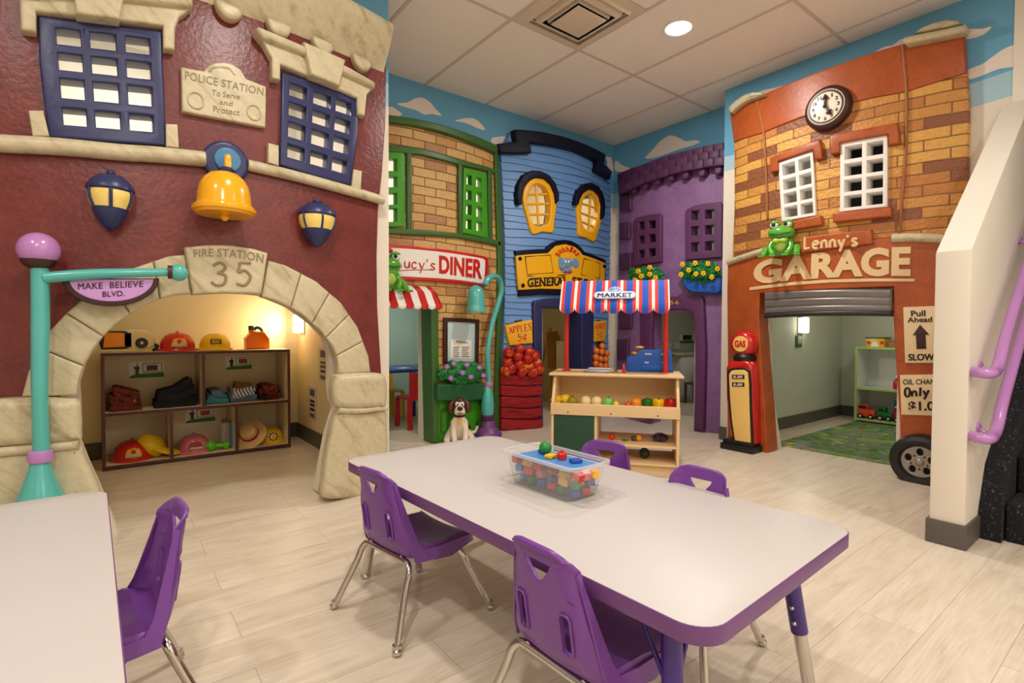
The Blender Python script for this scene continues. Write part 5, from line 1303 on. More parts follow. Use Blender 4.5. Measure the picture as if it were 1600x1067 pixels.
# tyre
Rt = thing('car_tire', 'black tire with grey five hole rim at the garage corner', 'tire', F.P(*F.hit(1437, 760, .06), .06))
sT, zT = F.hit(1436.5, 722, .09); kT = px_size(F, (1436, 722), .09); rT = 42*kT
MT = Matrix.Rotation(-pi/2, 4, 'Y')
pT = F.P(sT, zT, .0)
obj('tread', lathe([(rT*.6, -.02), (rT*.96, -.02), (rT, .02), (rT*.99, .07), (rT*.93, .10), (rT*.80, .115), (rT*.66, .11), (rT*.60, .095), (rT*.58, .05)], pT, 48, M=MT), mat('tire rubber', (30, 28, 28), .55, .1), Rt)
rim = [circ((0, 0), rT*.59, None, 40)]
for i in range(5):
    a = 2*pi*i/5+pi/2
    rim.append(circ((rT*.37*math.cos(a), rT*.37*math.sin(a)), rT*.105, rT*.135, 14))
rb = flat(rim, .03, .006, 2)
for v in rb.verts: v.co = F.P(sT, zT, 0)+Vector((-(.06+v.co.z), v.co.x, v.co.y))
obj('rim', rb, mat('rim grey resin', (168, 160, 150), .35, .06, metal=.4), Rt)
obj('hub', ell(F.P(sT, zT, .09), (.018, rT*.15, rT*.15), 18, 10), mat('rim grey resin', (168, 160, 150), .35), Rt)
obj('wheel_back', lathe([(0, .03), (rT*.6, .03), (rT*.6, .04), (0, .04)], pT, 32, M=MT), M_BLK, Rt)
for i in range(5):
    a = 2*pi*i/5+pi/2+pi/5
    obj('lug_nut', ell(F.P(sT, zT, .092)+Vector((0, rT*.26*math.cos(a), rT*.26*math.sin(a))), rT*.035, 8, 6), M_BLK, Rt)
figure(F, 'frog_figure', 'green frog figure with a lime bow tie sitting beside the orange name board', 'frog', (1222, 403), 1.16, .03, build_frog(tie=True), turn=.25)
# gas pump
Rg = thing('gas_pump', 'red and yellow vintage gas pump with a GAS globe', 'gas pump', (-.5, -1.8, 0))
xf0, xb = -.56, -.33
yl, yr = onx(1135, 600, xf0).y, onx(1173, 600, xf0).y
ztp = onx(1155, 566, xf0).z
def ppoly(nm, pts, x0, x1, mt, r=.006, res=2):
    bm = flat([[(-onx(px, py, x0).y, onx(px, py, x0).z) for px, py in pts]], x1-x0, r, res)
    for v in bm.verts: v.co = Vector((x1-v.co.z, -v.co.x, v.co.y))
    bmesh.ops.recalc_face_normals(bm, faces=bm.faces); return obj(nm, bm, mt, Rg)
M_PUMP = mat('gas pump red', (206, 26, 26), .25, .06, 6, coat=.5)
ppoly('body', [(1133, 575), (1136, 567), (1144, 563.5), (1160, 563), (1170, 565), (1175, 573), (1177, 600), (1178, 640), (1179, 694), (1143, 694), (1137, 660), (1133.5, 620)], xf0, xb, M_PUMP, .03, 4)
ppoly('panel_rim', [(1135.5, 583), (1138, 577), (1146, 574.5), (1163, 574.5), (1171, 579), (1173, 600), (1174, 640), (1176.5, 694), (1146, 692), (1140.5, 660), (1137, 620)], xf0-.012, xf0+.01, M_BLK, .006)
ppoly('front_panel', [(1138.5, 585), (1142, 579.5), (1148, 578), (1162, 578), (1168, 582), (1169.5, 600), (1170.5, 640), (1172.5, 692), (1148, 689), (1143, 655), (1140, 620)], xf0-.02, xf0, mat('pump cream panel', (250, 208, 120), .35, .06), .006)
for a, b in ((585.5, 592), (597.5, 604)):
    dp = ppoly('readout', [(1143.5, a), (1162.5, a), (1163, b), (1143.5, b)], xf0-.024, xf0-.01, M_BLK, .004)
    t_ = text('0.00', .002, .02, 1.1)
    for v in t_.verts:
        px, py = quad([(1146, a+1.3), (1160, a+1.3), (1160, b-1.3), (1146, b-1.3)], v.co.x, v.co.y); p = onx(px, py, xf0-.024); v.co = Vector((p.x-v.co.z, p.y, p.z))
    obj('digits', t_, M_WHT, dp)
yc = (yl+yr)/2-.005
obj('base', join(box(xf0-.05, xb, yr-.05, yl+.02, 0, .05, .012), box(xf0-.03, xb, yr-.03, yl+.01, .045, .08, .012)), M_BLK, Rg)
gz = onx(1164, 537, -.47); gr = 21*(gz-CAM).dot(_F)/FPX
obj('neck', lathe([(gr*.78, gz.z-gr*1.25), (gr*.82, gz.z-gr*.95), (gr*.6, gz.z-gr*.7)], (gz.x, gz.y, 0), 24), M_BLK, Rg)
gl = obj('globe', lathe([(0, -gr*.75), (gr*.55, -gr*.7), (gr*.9, -gr*.42), (gr, 0), (gr*.9, gr*.42), (gr*.64, gr*.66), (0, gr*.68)], gz, 36, M=Matrix.Rotation(-pi/2, 4, 'Y') @ Matrix.Rotation(0, 4, 'Z')), M_PUMP, Rg, 60)
obj('globe_face', lathe([(0, gr*.70), (gr*.56, gr*.68), (gr*.60, gr*.64), (0, gr*.5)], gz, 32, M=Matrix.Rotation(-pi/2, 4, 'Y')), mat('pump cream panel', (250, 208, 120), .35, .06), gl)
t_ = text('GAS', .006, .03, .98)
for v in t_.verts: v.co = Vector((gz.x-gr*.70-v.co.z+.002, gz.y+gr*.42-v.co.x*gr*.84, gz.z-gr*.24+v.co.y*gr*.5))
obj('lettering', t_, M_PUMP, gl)
# inside the garage
Rr = obj('play_rug', (lambda b: xf(b, Matrix.Identity(4)))(box(-.13, 1.6, -2.66, -1.84, .0, .008, .002)), rug_mat()); tag(Rr, 'green printed play rug on the garage floor', 'rug')
Rs = thing('toy_shelf', 'white shelf with lime edges inside the garage', 'shelf', (1.75, -2.2, 0))
M_LIME = mat('lime edge band', (168, 206, 110), .45, .03); M_SHW = mat('shelf white laminate', (228, 232, 226), .45, .02)
sx0, sx1, sy0, sy1 = 1.62, 1.95, -2.72, -1.825
obj('back', box(sx1-.012, sx1, sy0, sy1, .02, .765), M_SHW, Rs)
for y in (sy1-.018, sy0): obj('side', box(sx0, sx1, y, y+.018, 0, .765, .002), M_SHW, Rs)
for z in (.02, .335, .747): obj('shelf_board', box(sx0, sx1, sy0+.018, sy1-.018, z, z+.018, .002), M_SHW, Rs)
for z in (.02, .335, .747): obj('edge_strip', box(sx0-.006, sx0, sy0, sy1, z-.001, z+.019), M_LIME, Rs)
for y in (sy1-.019, sy0-.001): obj('edge_strip', box(sx0-.0065, sx0, y, y+.02, 0, .766), M_LIME, Rs)
zt_ = .7655
Rh = thing('toy_house', 'yellow toy house box on top of the garage shelf', 'toy', (1.75, -1.98, zt_))
obj('box', box(1.66, 1.84, -2.06, -1.90, zt_, zt_+.085, .004), M_YEL, Rh)
obj('roof', box(1.655, 1.845, -2.065, -1.895, zt_+.085, zt_+.10, .003), M_DGREEN, Rh)
a_ = flat([[(.035*math.cos(t), .05*math.sin(t)) for t in [pi*i/12 for i in range(13)]]], .004)
for v in a_.verts: v.co = Vector((1.6605-v.co.z, -1.98-v.co.x, zt_+.004+v.co.y))
obj('archway', a_, M_WHT, Rh)
for y in (-1.925, -2.04): obj('window_tile', box(1.656, 1.662, y-.014, y+.014, zt_+.03, zt_+.06), M_REDP, Rh)
t_ = obj('wooden_box', join(box(1.68, 1.82, -2.24, -2.09, zt_, zt_+.055, .004), box(1.69, 1.81, -2.23, -2.10, zt_+.055, zt_+.062, .002)), mat('brown toy wood', (150, 104, 60), .5, .1)); tag(t_, 'small brown wooden box beside the toy house', 'box')
def truck(lab, c, mt, cabin, L, H, acc=None):
    r = thing('toy_truck', lab, 'toy truck', c, 'toy vehicles on the garage shelf')
    x, y, z = c
    obj('body', box(x-.045, x+.045, y-L/2, y+L/2, z+.022, z+.022+H*.55, .008), mt, r)
    obj('cab', box(x-.042, x+.042, y+L/2-cabin, y+L/2-.004, z+.022+H*.5, z+H+.02, .01), mt, r)
    obj('windshield', box(x-.0445, x+.0445, y+L/2-cabin+.012, y+L/2-.014, z+.03+H*.58, z+H+.01, .003), M_BLK, r)
    for yy in (y-L/2+.03, y+L/2-.03):
        for xx in (x-.047, x+.047):
            wv = obj('wheel', lathe([(.008, -.009), (.022, -.009), (.025, 0), (.022, .009), (.008, .009)], (xx, yy, z+.025), 18, M=Matrix.Rotation(pi/2, 4, 'Y')), M_BLK, r)
            obj('hubcap', lathe([(0, -.011), (.011, -.011), (.011, .011), (0, .011)], (xx, yy, z+.025), 12, M=Matrix.Rotation(pi/2, 4, 'Y')), M_WHT, wv)
    if acc: acc(r, x, y, z)
zf = .039
truck('orange toy truck at the left of the garage shelf', (1.685, -1.92, zf), mat('toy orange', (236, 84, 40), .35), .09, .15, .12)
truck('green toy tractor between the orange and red trucks', (1.69, -2.08, zf), mat('toy green', (30, 120, 56), .35), .07, .13, .11)
truck('red toy fire truck with white roof on the garage shelf', (1.685, -2.24, zf), M_REDP, .10, .17, .12, lambda r, x, y, z: obj('roof_panel', box(x-.04, x+.04, y-.03, y+.075, z+.14, z+.152, .004), M_WHT, r))
Rb = thing('storage_bin', 'blue plastic bin behind the red toy fire truck', 'bin', (1.83, -2.22, zf))
obj('body', box(1.76, 1.92, -2.36, -2.12, zf, zf+.20, .012), mat('bin blue', (60, 110, 170), .35), Rb)
obj('lid', box(1.755, 1.925, -2.365, -2.115, zf+.20, zf+.215, .006), mat('bin lid grey', (176, 190, 200), .4), Rb)
Rb = thing('toy_bottle', 'red toy bottle on the middle garage shelf', 'toy', (1.75, -2.17, .3535))
obj('body', lathe([(.035, 0), (.037, .06), (.03, .085), (.014, .10), (.014, .115)], (1.72, -2.16, .3535), 18), M_REDP, Rb)
obj('cap', lathe([(.016, .113), (.016, .135), (.01, .138)], (1.72, -2.16, .3535), 16), M_WHT, Rb)
Rn = thing('wall_card', 'small green picture card under the garage sconce', 'picture card', (.88, -1.575, .84))
obj('card', box(.84, .96, -1.585, -1.576, .765, .885, .002), mat('card green', (60, 104, 62), .5), Rn)
obj('picture', box(.87, .94, -1.589, -1.584, .80, .87, .001), mat('card picture grey', (170, 180, 170), .5, .3, 60), Rn)
# ================================================================== STATION PLAY SHELF
SX0, SX1, SY0, SY1, SH = -4.459, -3.298, .385, .765, .768
R = thing('play_shelf', 'low cream two tier cubby shelf with purple brown edges inside the arch', 'shelf', (-3.88, .57, 0))
M_SHL = mat('cream shelf laminate', (232, 214, 176), .5, .02); M_SHE = mat('maroon shelf edge', (92, 46, 56), .45, .04)
zm = .375; t_ = .018
obj('back_panel', box(SX0, SX1, SY1-.012, SY1, .02, SH-t_), M_SHL, R)
for x in (SX0, SX1-t_): obj('side_panel', box(x, x+t_, SY0, SY1, 0, SH, .001), M_SHL, R)
for z in (.012, zm-t_, SH-t_): obj('shelf_board', box(SX0+t_, SX1-t_, SY0, SY1-.012, z, z+t_, .001), M_SHL, R)
xm1 = ony(318, 600, SY0).x; xm2 = ony(268, 680, SY0).x; xm3 = ony(369.5, 670, SY0).x
for x, z0, z1 in ((xm1, zm, SH-t_), (xm2, .03, zm-t_), (xm3, .03, zm-t_)): obj('divider', box(x-.009, x+.009, SY0, SY1-.012, z0, z1), M_SHL, R)
e = SY0-.004
for x, z0, z1 in ((SX0+.009, 0, SH), (SX1-.009, 0, SH), (xm1, zm, SH), (xm2, .02, zm), (xm3, .02, zm)): obj('edge_band', box(x-.010, x+.010, e, SY0+.001, z0, z1, .001), M_SHE, R)
for z in (.012, zm-t_, SH-t_): obj('edge_band', box(SX0, SX1, e+.0005, SY0+.001, z-.001, z+t_+.001, .001), M_SHE, R)
ZT, ZM, ZB = SH+.001, zm+.001, .031
def at(px, y): return ony(px, 600, y).x
def prism_y(lp, y0, y1, r=.004):
    bm = flat([lp], y1-y0, r, 2)
    for v in bm.verts: v.co = Vector((v.co.x, y1-v.co.z, v.co.y))
    bmesh.ops.recalc_face_normals(bm, faces=bm.faces); return bm
def helmet(lab, px, y, z, r, mt, badge, rx=0, nm='fire_helmet', grp='fire helmets on the play shelf', bc=None, tilt=0):
    x = at(px, y); q = thing(nm, lab, 'toy helmet', (x, y, z), grp)
    dome = lathe([(r*1.0, .012), (r*.99, r*.35), (r*.9, r*.62), (r*.68, r*.86), (r*.36, r*.99), (0, r*1.02)], (x, y, z), 32)
    M = M_(x, y, z) @ Matrix.Scale(.86, 4, (1, 0, 0)) @ M_(-x, -y, -z)
    obj('dome', xf(dome, M), mt, q)
    br = lathe([(r*.9, .0), (r*1.09, .0), (r*1.12, .006), (r*1.08, .014), (r*.9, .022)], (x, y, z), 36)
    for v in br.verts:
        dx = v.co.x-x
        if dx < 0: v.co.x = x+dx*1.07
    obj('brim', xf(br, M), mt, q)
    if nm == 'fire_helmet':
        obj('crest_ridge', tube([(x, y-r*.97, z+r*.35), (x, y-r*.72, z+r*.80), (x, y-r*.3, z+r*1.04), (x, y+r*.3, z+r*1.04), (x, y+r*.8, z+r*.7)], r*.06, 8, 5), mt, q)
        for sx in (-.5, .5): obj('crest_ridge', tube([(x+sx*r*1.3, y-r*.55, z+r*.25), (x+sx*r*1.0, y-r*.42, z+r*.7), (x, y, z+r*1.02)], r*.04, 8, 5), mt, q)
    pts = [(x-r*.36, z+.03), (x+r*.36, z+.03), (x+r*.36, z+r*.42), (x+r*.26, z+r*.66), (x, z+r*.72), (x-r*.26, z+r*.66), (x-r*.36, z+r*.42)]
    if badge == 'shield':
        b = obj('badge', prism_y(pts, y-r*1.02, y-r*.80), bc or M_YEL, q)
        obj('badge_band', box(x-r*.33, x+r*.33, y-r*1.05, y-r*1.0, z+r*.30, z+r*.42, .001), mat('badge silver', (190, 194, 200), .4), b)
        obj('badge_emblem', ell((x, y-r*1.03, z+r*.54), (r*.1, .004, r*.12), 12, 8), M_REDP, b)
    elif badge == 'plate':
        b = obj('badge', box(x-r*.30-.01, x+r*.26-.01, y-r*.99, y-r*.86, z+r*.38, z+r*.68, .003), M_BLK, q)
        obj('badge_inset', box(x-r*.24-.01, x+r*.20-.01, y-r*1.0, y-r*.95, z+r*.42, z+r*.64, .002), mat('badge amber', (200, 150, 30), .4), b)
    elif badge == 'sun':
        b = obj('badge', lathe([(0, 0), (.030, 0), (.03, .008), (0, .008)], (x, y-r*.90, z+r*.45), 20, M=Matrix.Rotation(pi/2, 4, 'X')), M_WHT, q)
        obj('badge_rays', join(*[ell((x+.028*math.cos(a), y-r*.90-.009, z+r*.45+.028*math.sin(a)), (.008, .004, .008), 8, 6) for a in [2*pi*i/8 for i in range(8)]]), M_BLK, b)
        obj('badge_center', ell((x, y-r*.90-.009, z+r*.45), (.014, .003, .014), 12, 8), M_YEL, b)
    return q
M_HRED = mat('helmet red plastic', (206, 30, 22), .25, .05, 5, coat=.4); M_HYEL = mat('helmet yellow plastic', (248, 200, 14), .3, .04, 5, coat=.3); M_HPNK = mat('helmet pink plastic', (226, 120, 140), .3, .05, 5, coat=.3)
helmet('red fire helmet with yellow badge on top of the cubby shelf', 278, .56, ZT, .128, M_HRED, 'shield')
helmet('yellow hard hat with dark square badge on top of the cubby shelf', 337, .57, ZT, .122, M_HYEL, 'plate', nm='hard_hat', grp='hard hats on the play shelf')
helmet('red fire helmet in the bottom left cubby', 206, .545, ZB, .128, M_HRED, 'shield')
helmet('pink fire helmet in the bottom middle cubby', 302, .545, ZB, .120, M_HPNK, 'shield', bc=mat('pink helmet badge', (160, 70, 50), .4, .4, 60))
helmet('yellow hard hat with sun badge in the bottom right cubby', 421, .58, ZB, .115, M_HYEL, 'sun', nm='hard_hat', grp='hard hats on the play shelf')
# orange can
x = at(402, .58); q = thing('toy_gas_can', 'orange toy gas can with blue handle on top of the shelf', 'toy', (x, .58, ZT))
M_CAN = mat('orange can plastic', (242, 118, 16), .3, .04)
lp = [(x-.085, ZT), (x+.085, ZT), (x+.085, ZT+.085), (x+.045, ZT+.135), (x-.04, ZT+.14), (x-.085, ZT+.085)]
obj('body', prism_y(lp, .53, .64, .012), M_CAN, q)
obj('neck', lathe([(.02, .13), (.02, .15), (.016, .152)], (x-.04, .58, ZT), 16), M_CAN, q)
obj('cap', lathe([(.019, .148), (.021, .152), (.021, .178), (.017, .182)], (x-.04, .58, ZT), 16), mat('olive cap', (60, 66, 40), .5), q)
obj('handle', tube([(x-.02, .58, ZT+.15), (x, .58, ZT+.168), (x+.03, .58, ZT+.155), (x+.045, .58, ZT+.125)], .012, 10, 5), mat('blue handle', (70, 96, 170), .35), q)
# toy power tool
x = at(198, .56); q = thing('toy_power_tool', 'cream and black toy power tool with orange panel on the shelf top', 'toy', (x, .56, ZT))
obj('housing', prism_y(smooth([(x-.02, ZT+.03), (x+.06, ZT+.008), (x+.14, ZT+.02), (x+.165, ZT+.08), (x+.12, ZT+.145), (x+.04, ZT+.155), (x-.02, ZT+.13)], 3), .50, .62, .02), mat('cream plastic', (226, 206, 150), .35), q)
obj('body', prism_y([(x-.135, ZT+.018), (x+.04, ZT+.022), (x+.04, ZT+.14), (x-.14, ZT+.145), (x-.165, ZT+.15)], .50, .63, .012), M_BLK, q)
obj('panel', prism_y([(x-.125, ZT+.03), (x-.01, ZT+.035), (x-.01, ZT+.128), (x-.115, ZT+.132)], .492, .51, .004), mat('orange label', (236, 140, 20), .4, .1, 40), q)
obj('wheel', lathe([(0, -.012), (.03, -.012), (.036, 0), (.03, .012), (0, .012)], (x+.085, .493, ZT+.06), 24, M=Matrix.Rotation(pi/2, 4, 'X')), M_BLK, q)
obj('wheel_cap', ell((x+.085, .478, ZT+.06), (.012, .006, .012), 12, 8), M_CHROME, q)
obj('trigger', tube([(x+.15, .53, ZT+.05), (x+.175, .52, ZT+.035), (x+.15, .51, ZT+.004)], .012, 8, 4), M_BLK, q)
obj('base_plate', box(x-.14, x+.12, .50, .63, ZT, ZT+.02, .006), mat('cream plastic', (226, 206, 150), .35), q)
# folded clothes
def noise3(v, s): return math.sin(v.x*s+1.3*math.sin(v.y*s*.7))+math.sin(v.y*s*1.3+v.z*s)+math.sin(v.z*s*1.9+v.x*s*.6)
def pile(lab, nm, x0, x1, z, h, mts, layers=3, y0=.43, y1=.70, slope=0.0, seed=1, grp='folded dress up clothes'):
    rnd = random.Random(seed); q = thing(nm, lab, 'clothing', ((x0+x1)/2, (y0+y1)/2, z), grp)
    for i in range(layers):
        a, b = z+h*i/layers, z+h*(i+1)/layers+.012
        ins = .012*i
        bm = box(x0+ins+rnd.uniform(0, .02), x1-ins-rnd.uniform(0, .02), y0+rnd.uniform(0, .015), y1, a, b, .014, 3)
        bmesh.ops.subdivide_edges(bm, edges=bm.edges[:], cuts=5, use_grid_fill=True)
        for v in bm.verts:
            k = (v.co.x-x0)/(x1-x0)
            n = noise3(v.co+Vector((i, i*2, 0)), 34)*.0045+noise3(v.co, 80)*.0018
            if v.co.z > z+.006: v.co.z += n+(slope*(k-.5)*h*(i+1)/layers)
            v.co.y += n*.8; v.co.x += noise3(v.co, 50)*.002
            v.co.z = max(v.co.z, z)
        obj('folded_layer', bm, mts[i % len(mts)], q, 80)
    return q
def stripes(name, c1, c2, sc, rot=.5):
    t = NT(name); t.b.inputs['Roughness'].default_value = .9
    v = t.coord('Object', (1, 1, 1), (0, rot, .3)); wv = t.t.nodes.new('ShaderNodeTexWave'); wv.inputs['Scale'].default_value = sc; wv.inputs['Distortion'].default_value = 1.5
    t.l(v, wv.inputs['Vector']); t.base(t.ramp(wv.outputs['Fac'], [(0, c1), (.5, c2)], 'CONSTANT')); return t.m
def patterned(name, stops, sc):
    t = NT(name); t.b.inputs['Roughness'].default_value = .9
    t.base(t.ramp(t.noise(t.coord(), sc, 3), stops)); return t.m
M_C1 = patterned('dark red plaid cloth', [(.35, (40, 18, 14)), (.5, (130, 44, 26)), (.62, (60, 22, 18)), (.75, (190, 120, 60))], 30)
M_C2 = mat('dark navy cloth', (24, 26, 40), .9, .2, 12); M_C3 = mat('teal cloth', (66, 140, 150), .9, .15, 14)
M_C4 = stripes('white and denim stripes', (226, 222, 214), (72, 96, 134), 16); M_C5 = patterned('black and red cloth', [(.4, (30, 20, 20)), (.55, (150, 50, 30)), (.7, (40, 24, 22))], 22)
M_C6 = mat('denim cloth', (92, 118, 152), .9, .12, 20); M_C7 = mat('brown cloth', (170, 120, 66), .9, .1)
pile('dark red and black plaid clothes folded at the left end of the middle shelf', 'folded_clothes', SX0+.025, at(227, .45), ZM, .13, [M_C1], 3, slope=-.5, seed=2)
pile('dark navy clothes heaped left of the shelf divider', 'folded_clothes', at(240, .45), xm1-.02, ZM, .14, [M_C2], 3, slope=.9, seed=3)
pile('teal clothes folded right of the shelf divider', 'folded_clothes', xm1+.015, at(358, .45), ZM, .085, [M_C3, M_C3, M_C6], 3, slope=-.2, seed=4)
pile('white and blue striped clothes folded between the teal and red ones', 'folded_clothes', at(357, .45), at(405, .45), ZM, .085, [M_C6, M_C4, M_C4], 2, slope=.2, seed=5)
pile('brown cloth bundle behind the striped clothes', 'folded_clothes', at(366, .62), at(396, .62), ZM+.0, .115, [M_C7], 1, .60, .73, seed=8)
pile('black and red clothes folded at the right end of the middle shelf', 'folded_clothes', at(404, .45), at(440, .45), ZM, .10, [M_C5], 3, slope=.1, seed=6)
# soft yellow cap
x = at(240, .52); q = thing('yellow_cap', 'soft yellow rain cap leaning on the red helmet', 'hat', (x, .52, ZB), None)
bm = xf(ell((0, 0, 0), (.10, .085, .075), 24, 14), M_(x-.02, .53, ZB+.075) @ Matrix.Rotation(.6, 4, 'Y'))
for v in bm.verts: v.co += Vector((0, 0, noise3(v.co, 40)*.004)); v.co.z = max(v.co.z, ZB)
obj('crown', bm, mat('soft yellow vinyl', (238, 200, 30), .5, .08), q, 80)
bm = xf(ell((0, 0, 0), (.10, .09, .016), 24, 10), M_(x+.06, .50, ZB+.04) @ Matrix.Rotation(.25, 4, 'Y'))
for v in bm.verts: v.co += Vector((0, 0, noise3(v.co, 30)*.005)); v.co.z = max(v.co.z, ZB)
obj('brim', bm, mat('soft yellow vinyl', (238, 200, 30), .5, .08), q, 80)
# green toy
x = at(339, .47); q = thing('green_rattle', 'lime green dumbbell shaped toy beside the pink helmet', 'toy', (x, .47, ZB))
M_LG = mat('lime toy plastic', (96, 196, 24), .3)
obj('head', ell((x-.045, .47, ZB+.038), .038, 18, 12), M_LG, q)
obj('handle', tube([(x-.02, .47, ZB+.036), (x+.05, .47, ZB+.032)], [.016, .016], 14), M_LG, q)
obj('end_knob', ell((x+.055, .47, ZB+.030), (.026, .028, .028), 16, 10), M_LG, q)
# clear jug with blue back
x = at(354, .55); q = thing('clear_bottle', 'clear and blue plastic bottle standing in the bottom middle cubby', 'bottle', (x, .55, ZB))
obj('body', xf(box(-.045, .015, -.05, .05, 0, .19, .016, 3), M_(x, .55, ZB)), glass_mat('clear plastic bottle', (230, 230, 230), .3), q)
obj('blue_side', xf(box(.012, .05, -.05, .05, 0, .20, .016, 3), M_(x, .55, ZB)), mat('bottle blue', (60, 140, 180), .3), q)
obj('cap', lathe([(.018, .186), (.02, .19), (.02, .212), (.016, .215)], (x-.016, .55, ZB), 16), mat('grey bottle cap', (110, 106, 96), .5), q)
obj('contents', ell((x-.005, .53, ZB+.07), (.012, .02, .06), 10, 8), M_REDP, q)
# straw hat
x = at(391, .49); q = thing('straw_hat', 'straw hat with red band tipped up in the bottom right cubby', 'hat', (x, .49, ZB))
MH = M_(x-.005, .50, ZB+.085) @ Matrix.Rotation(-.55, 4, 'Y') @ Matrix.Rotation(.75, 4, 'X')
M_STRAW = mat('straw weave', (222, 188, 128), .8, .12, 60, .4, 120)
obj('brim', xf(lathe([(.05, 0), (.118, -.006), (.122, 0), (.118, .004), (.05, .012)], (0, 0, 0), 36), MH), M_STRAW, q)
obj('crown', xf(lathe([(.066, .004), (.064, .04), (.055, .062), (.02, .066), (0, .064)], (0, 0, 0), 32), MH), M_STRAW, q)
obj('band', xf(lathe([(.0665, .006), (.069, .008), (.0675, .032), (.064, .034)], (0, 0, 0), 32), MH), mat('red hat band', (176, 24, 30), .7), q)
# picture cards on the shelf back and on the wall
def shelf_card(lab, cpx, cpy, w_, h, pic):
    y = SY1-.0135; c = ony(cpx, cpy, y); q = thing('shelf_card', lab, 'picture card', c, 'picture cards on the play shelf')
    x, z = c.x, c.z
    obj('sheet', box(x-w_/2, x+w_/2, y-.002, y, z-h/2, z+h/2), M_WHT, q)
    obj('grass_strip', prism_y([(x-w_/2, z-h/2), (x+w_/2, z-h/2), (x+w_/2, z-h*.2), (x-w_*.3, z-h*.26), (x-w_*.45, z-h*.36)], y-.0035, y-.0015, .0003), mat('card grass green', (60, 130, 44), .6), q)
    obj('plant_figure', join(box(x-w_*.32, x-w_*.22, y-.0045, y-.001, z-h*.25, z+h*.1), box(x-w_*.36, x-w_*.20, y-.0045, y-.001, z+h*.05, z+h*.22), box(x-w_*.28, x-w_*.25, y-.0045, y-.001, z+h*.2, z+h*.42)), M_BLK, q)
    obj('picture', prism_y([(x-w_*.12, z-h*.18), (x+w_*.45, z-h*.16), (x+w_*.45, z+h*.42), (x-w_*.12, z+h*.40)], y-.0035, y-.0015, .0003), mat('card picture frame', (70, 80, 84), .6), q)
    obj('picture_field', prism_y([(x-w_*.10, z-h*.14), (x+w_*.43, z-h*.12), (x+w_*.43, z+h*.38), (x-w_*.10, z+h*.36)], y-.0042, y-.002, .0003), M_WHT, q)
    obj('picture_motif', box(x+w_*.0, x+w_*.32, y-.005, y-.002, z-h*.06, z+h*.28), pic, q)
shelf_card('picture card with grey clothes at the back of the upper left cubby', 229, 577.5, .21, .115, mat('grey clothes print', (96, 80, 76), .6, .5, 160))
shelf_card('picture card with brown clothes at the back of the upper right cubby', 373, 566.5, .19, .105, mat('brown clothes print', (150, 84, 44), .6, .5, 160))
shelf_card('picture card with red helmet picture in the bottom middle cubby', 313, 648, .20, .11, mat('red helmet print', (190, 90, 70), .6, .5, 90))
def wall_poster(lab, q4):
    P4 = [onx(px, py, -3.13) for px, py in q4]
    y0, y1 = (P4[0].y+P4[3].y)/2, (P4[1].y+P4[2].y)/2; z0, z1 = (P4[2].z+P4[3].z)/2, (P4[0].z+P4[1].z)/2
    q = thing('wall_poster', lab, 'poster', ((-3.13), (y0+y1)/2, z0), 'paper strips on the station wall')
    obj('sheet', box(-3.1325, -3.1305, min(y0, y1), max(y0, y1), z0, z1), mat('poster paper', (222, 206, 190), .7), q)
    h = z1-z0; ym, wd = (y0+y1)/2, abs(y1-y0)
    for a, b, mt_ in ((.72, .93, mat('poster blue picture', (70, 76, 130), .6, .3, 80)), (.52, .60, M_BLK), (.40, .48, M_BLK), (.26, .34, M_BLK), (.06, .18, mat('poster brown picture', (120, 96, 90), .6, .4, 80))):
        obj('picture', box(-3.134, -3.1322, ym-wd*.28, ym+wd*.28, z0+h*a, z0+h*b), mt_, q)
wall_poster('tall paper strip high on the right wall inside the arch', [(498, 541), (511, 546), (512, 599), (499, 593)])
wall_poster('tall paper strip low on the right wall inside the arch', [(482, 603), (494.5, 606), (495, 658), (483, 652)])

# ================================================================== MARKET STALL
SA = Vector((-2.07, -1.293, 0)); SR = math.atan2(-.78, .626)
R = thing('market_stall', 'birch play market stall with striped awning on red posts', 'market stall', SA); R.rotation_euler = (0, 0, SR)
SM = M_(*SA) @ Matrix.Rotation(SR, 4, 'Z')
def W(u, n, z): return SM @ Vector((u, n, z))
def so(name, bm, mt, r=None): return lobj(name, bm, mt, r or R)
SW = .825
def sidep(u0, u1):
    lp = [(0, 0), (.42, 0), (.46, .62), (.10, .62), (.0, .445)]
    bm = flat([lp], u1-u0, .002)
    for v in bm.verts: v.co = Vector((u0+v.co.z, v.co.x, v.co.y))
    return bm
for a in (0, SW-.018): so('side_panel', sidep(a, a+.018), M_WOOD)
so('countertop', box(-.03, SW+.03, .07, .48, .618, .636, .006), M_WOOD)
so('tray_front', box(-.002, SW+.002, -.016, .002, .367, .443, .003), M_WOOD)
so('tray_base', box(.018, SW-.018, 0, .345, .400, .413), M_WOOD)
bk = box(.018, SW-.018, .33, .342, .38, .62)
so('tray_back', bk, M_WOOD)
so('divider', box(.288, .306, .003, .40, 0, .372), M_WOOD)
for z in (.055, .172): so('shelf_board', box(.306, SW-.018, .004, .40, z, z+.016, .002), M_WOOD)
so('base_rail', box(.306, SW-.018, .03, .045, 0, .055), M_WOOD)
so('chalkboard_door', box(.02, .287, -.004, .008, .03, .366, .002), mat('chalkboard green', (30, 70, 46), .6, .04))
for u in (.115, .395, .69): so('screw_cap', lathe([(0, -.018), (.006, -.018), (.006, -.015), (0, -.015)], (u, 0, .395), 10, M=None) if False else ell((u, -.017, .385), (.005, .002, .005), 8, 6), M_BLK)
for u in (.062, .748):
    so('post', tube([(u, .29, .636), (u, .29, 1.27)], .0175, 18), M_REDP)
    so('post_foot', lathe([(.034, 0), (.034, .006), (.02, .012)], (u, .29, .636), 20), M_REDP)
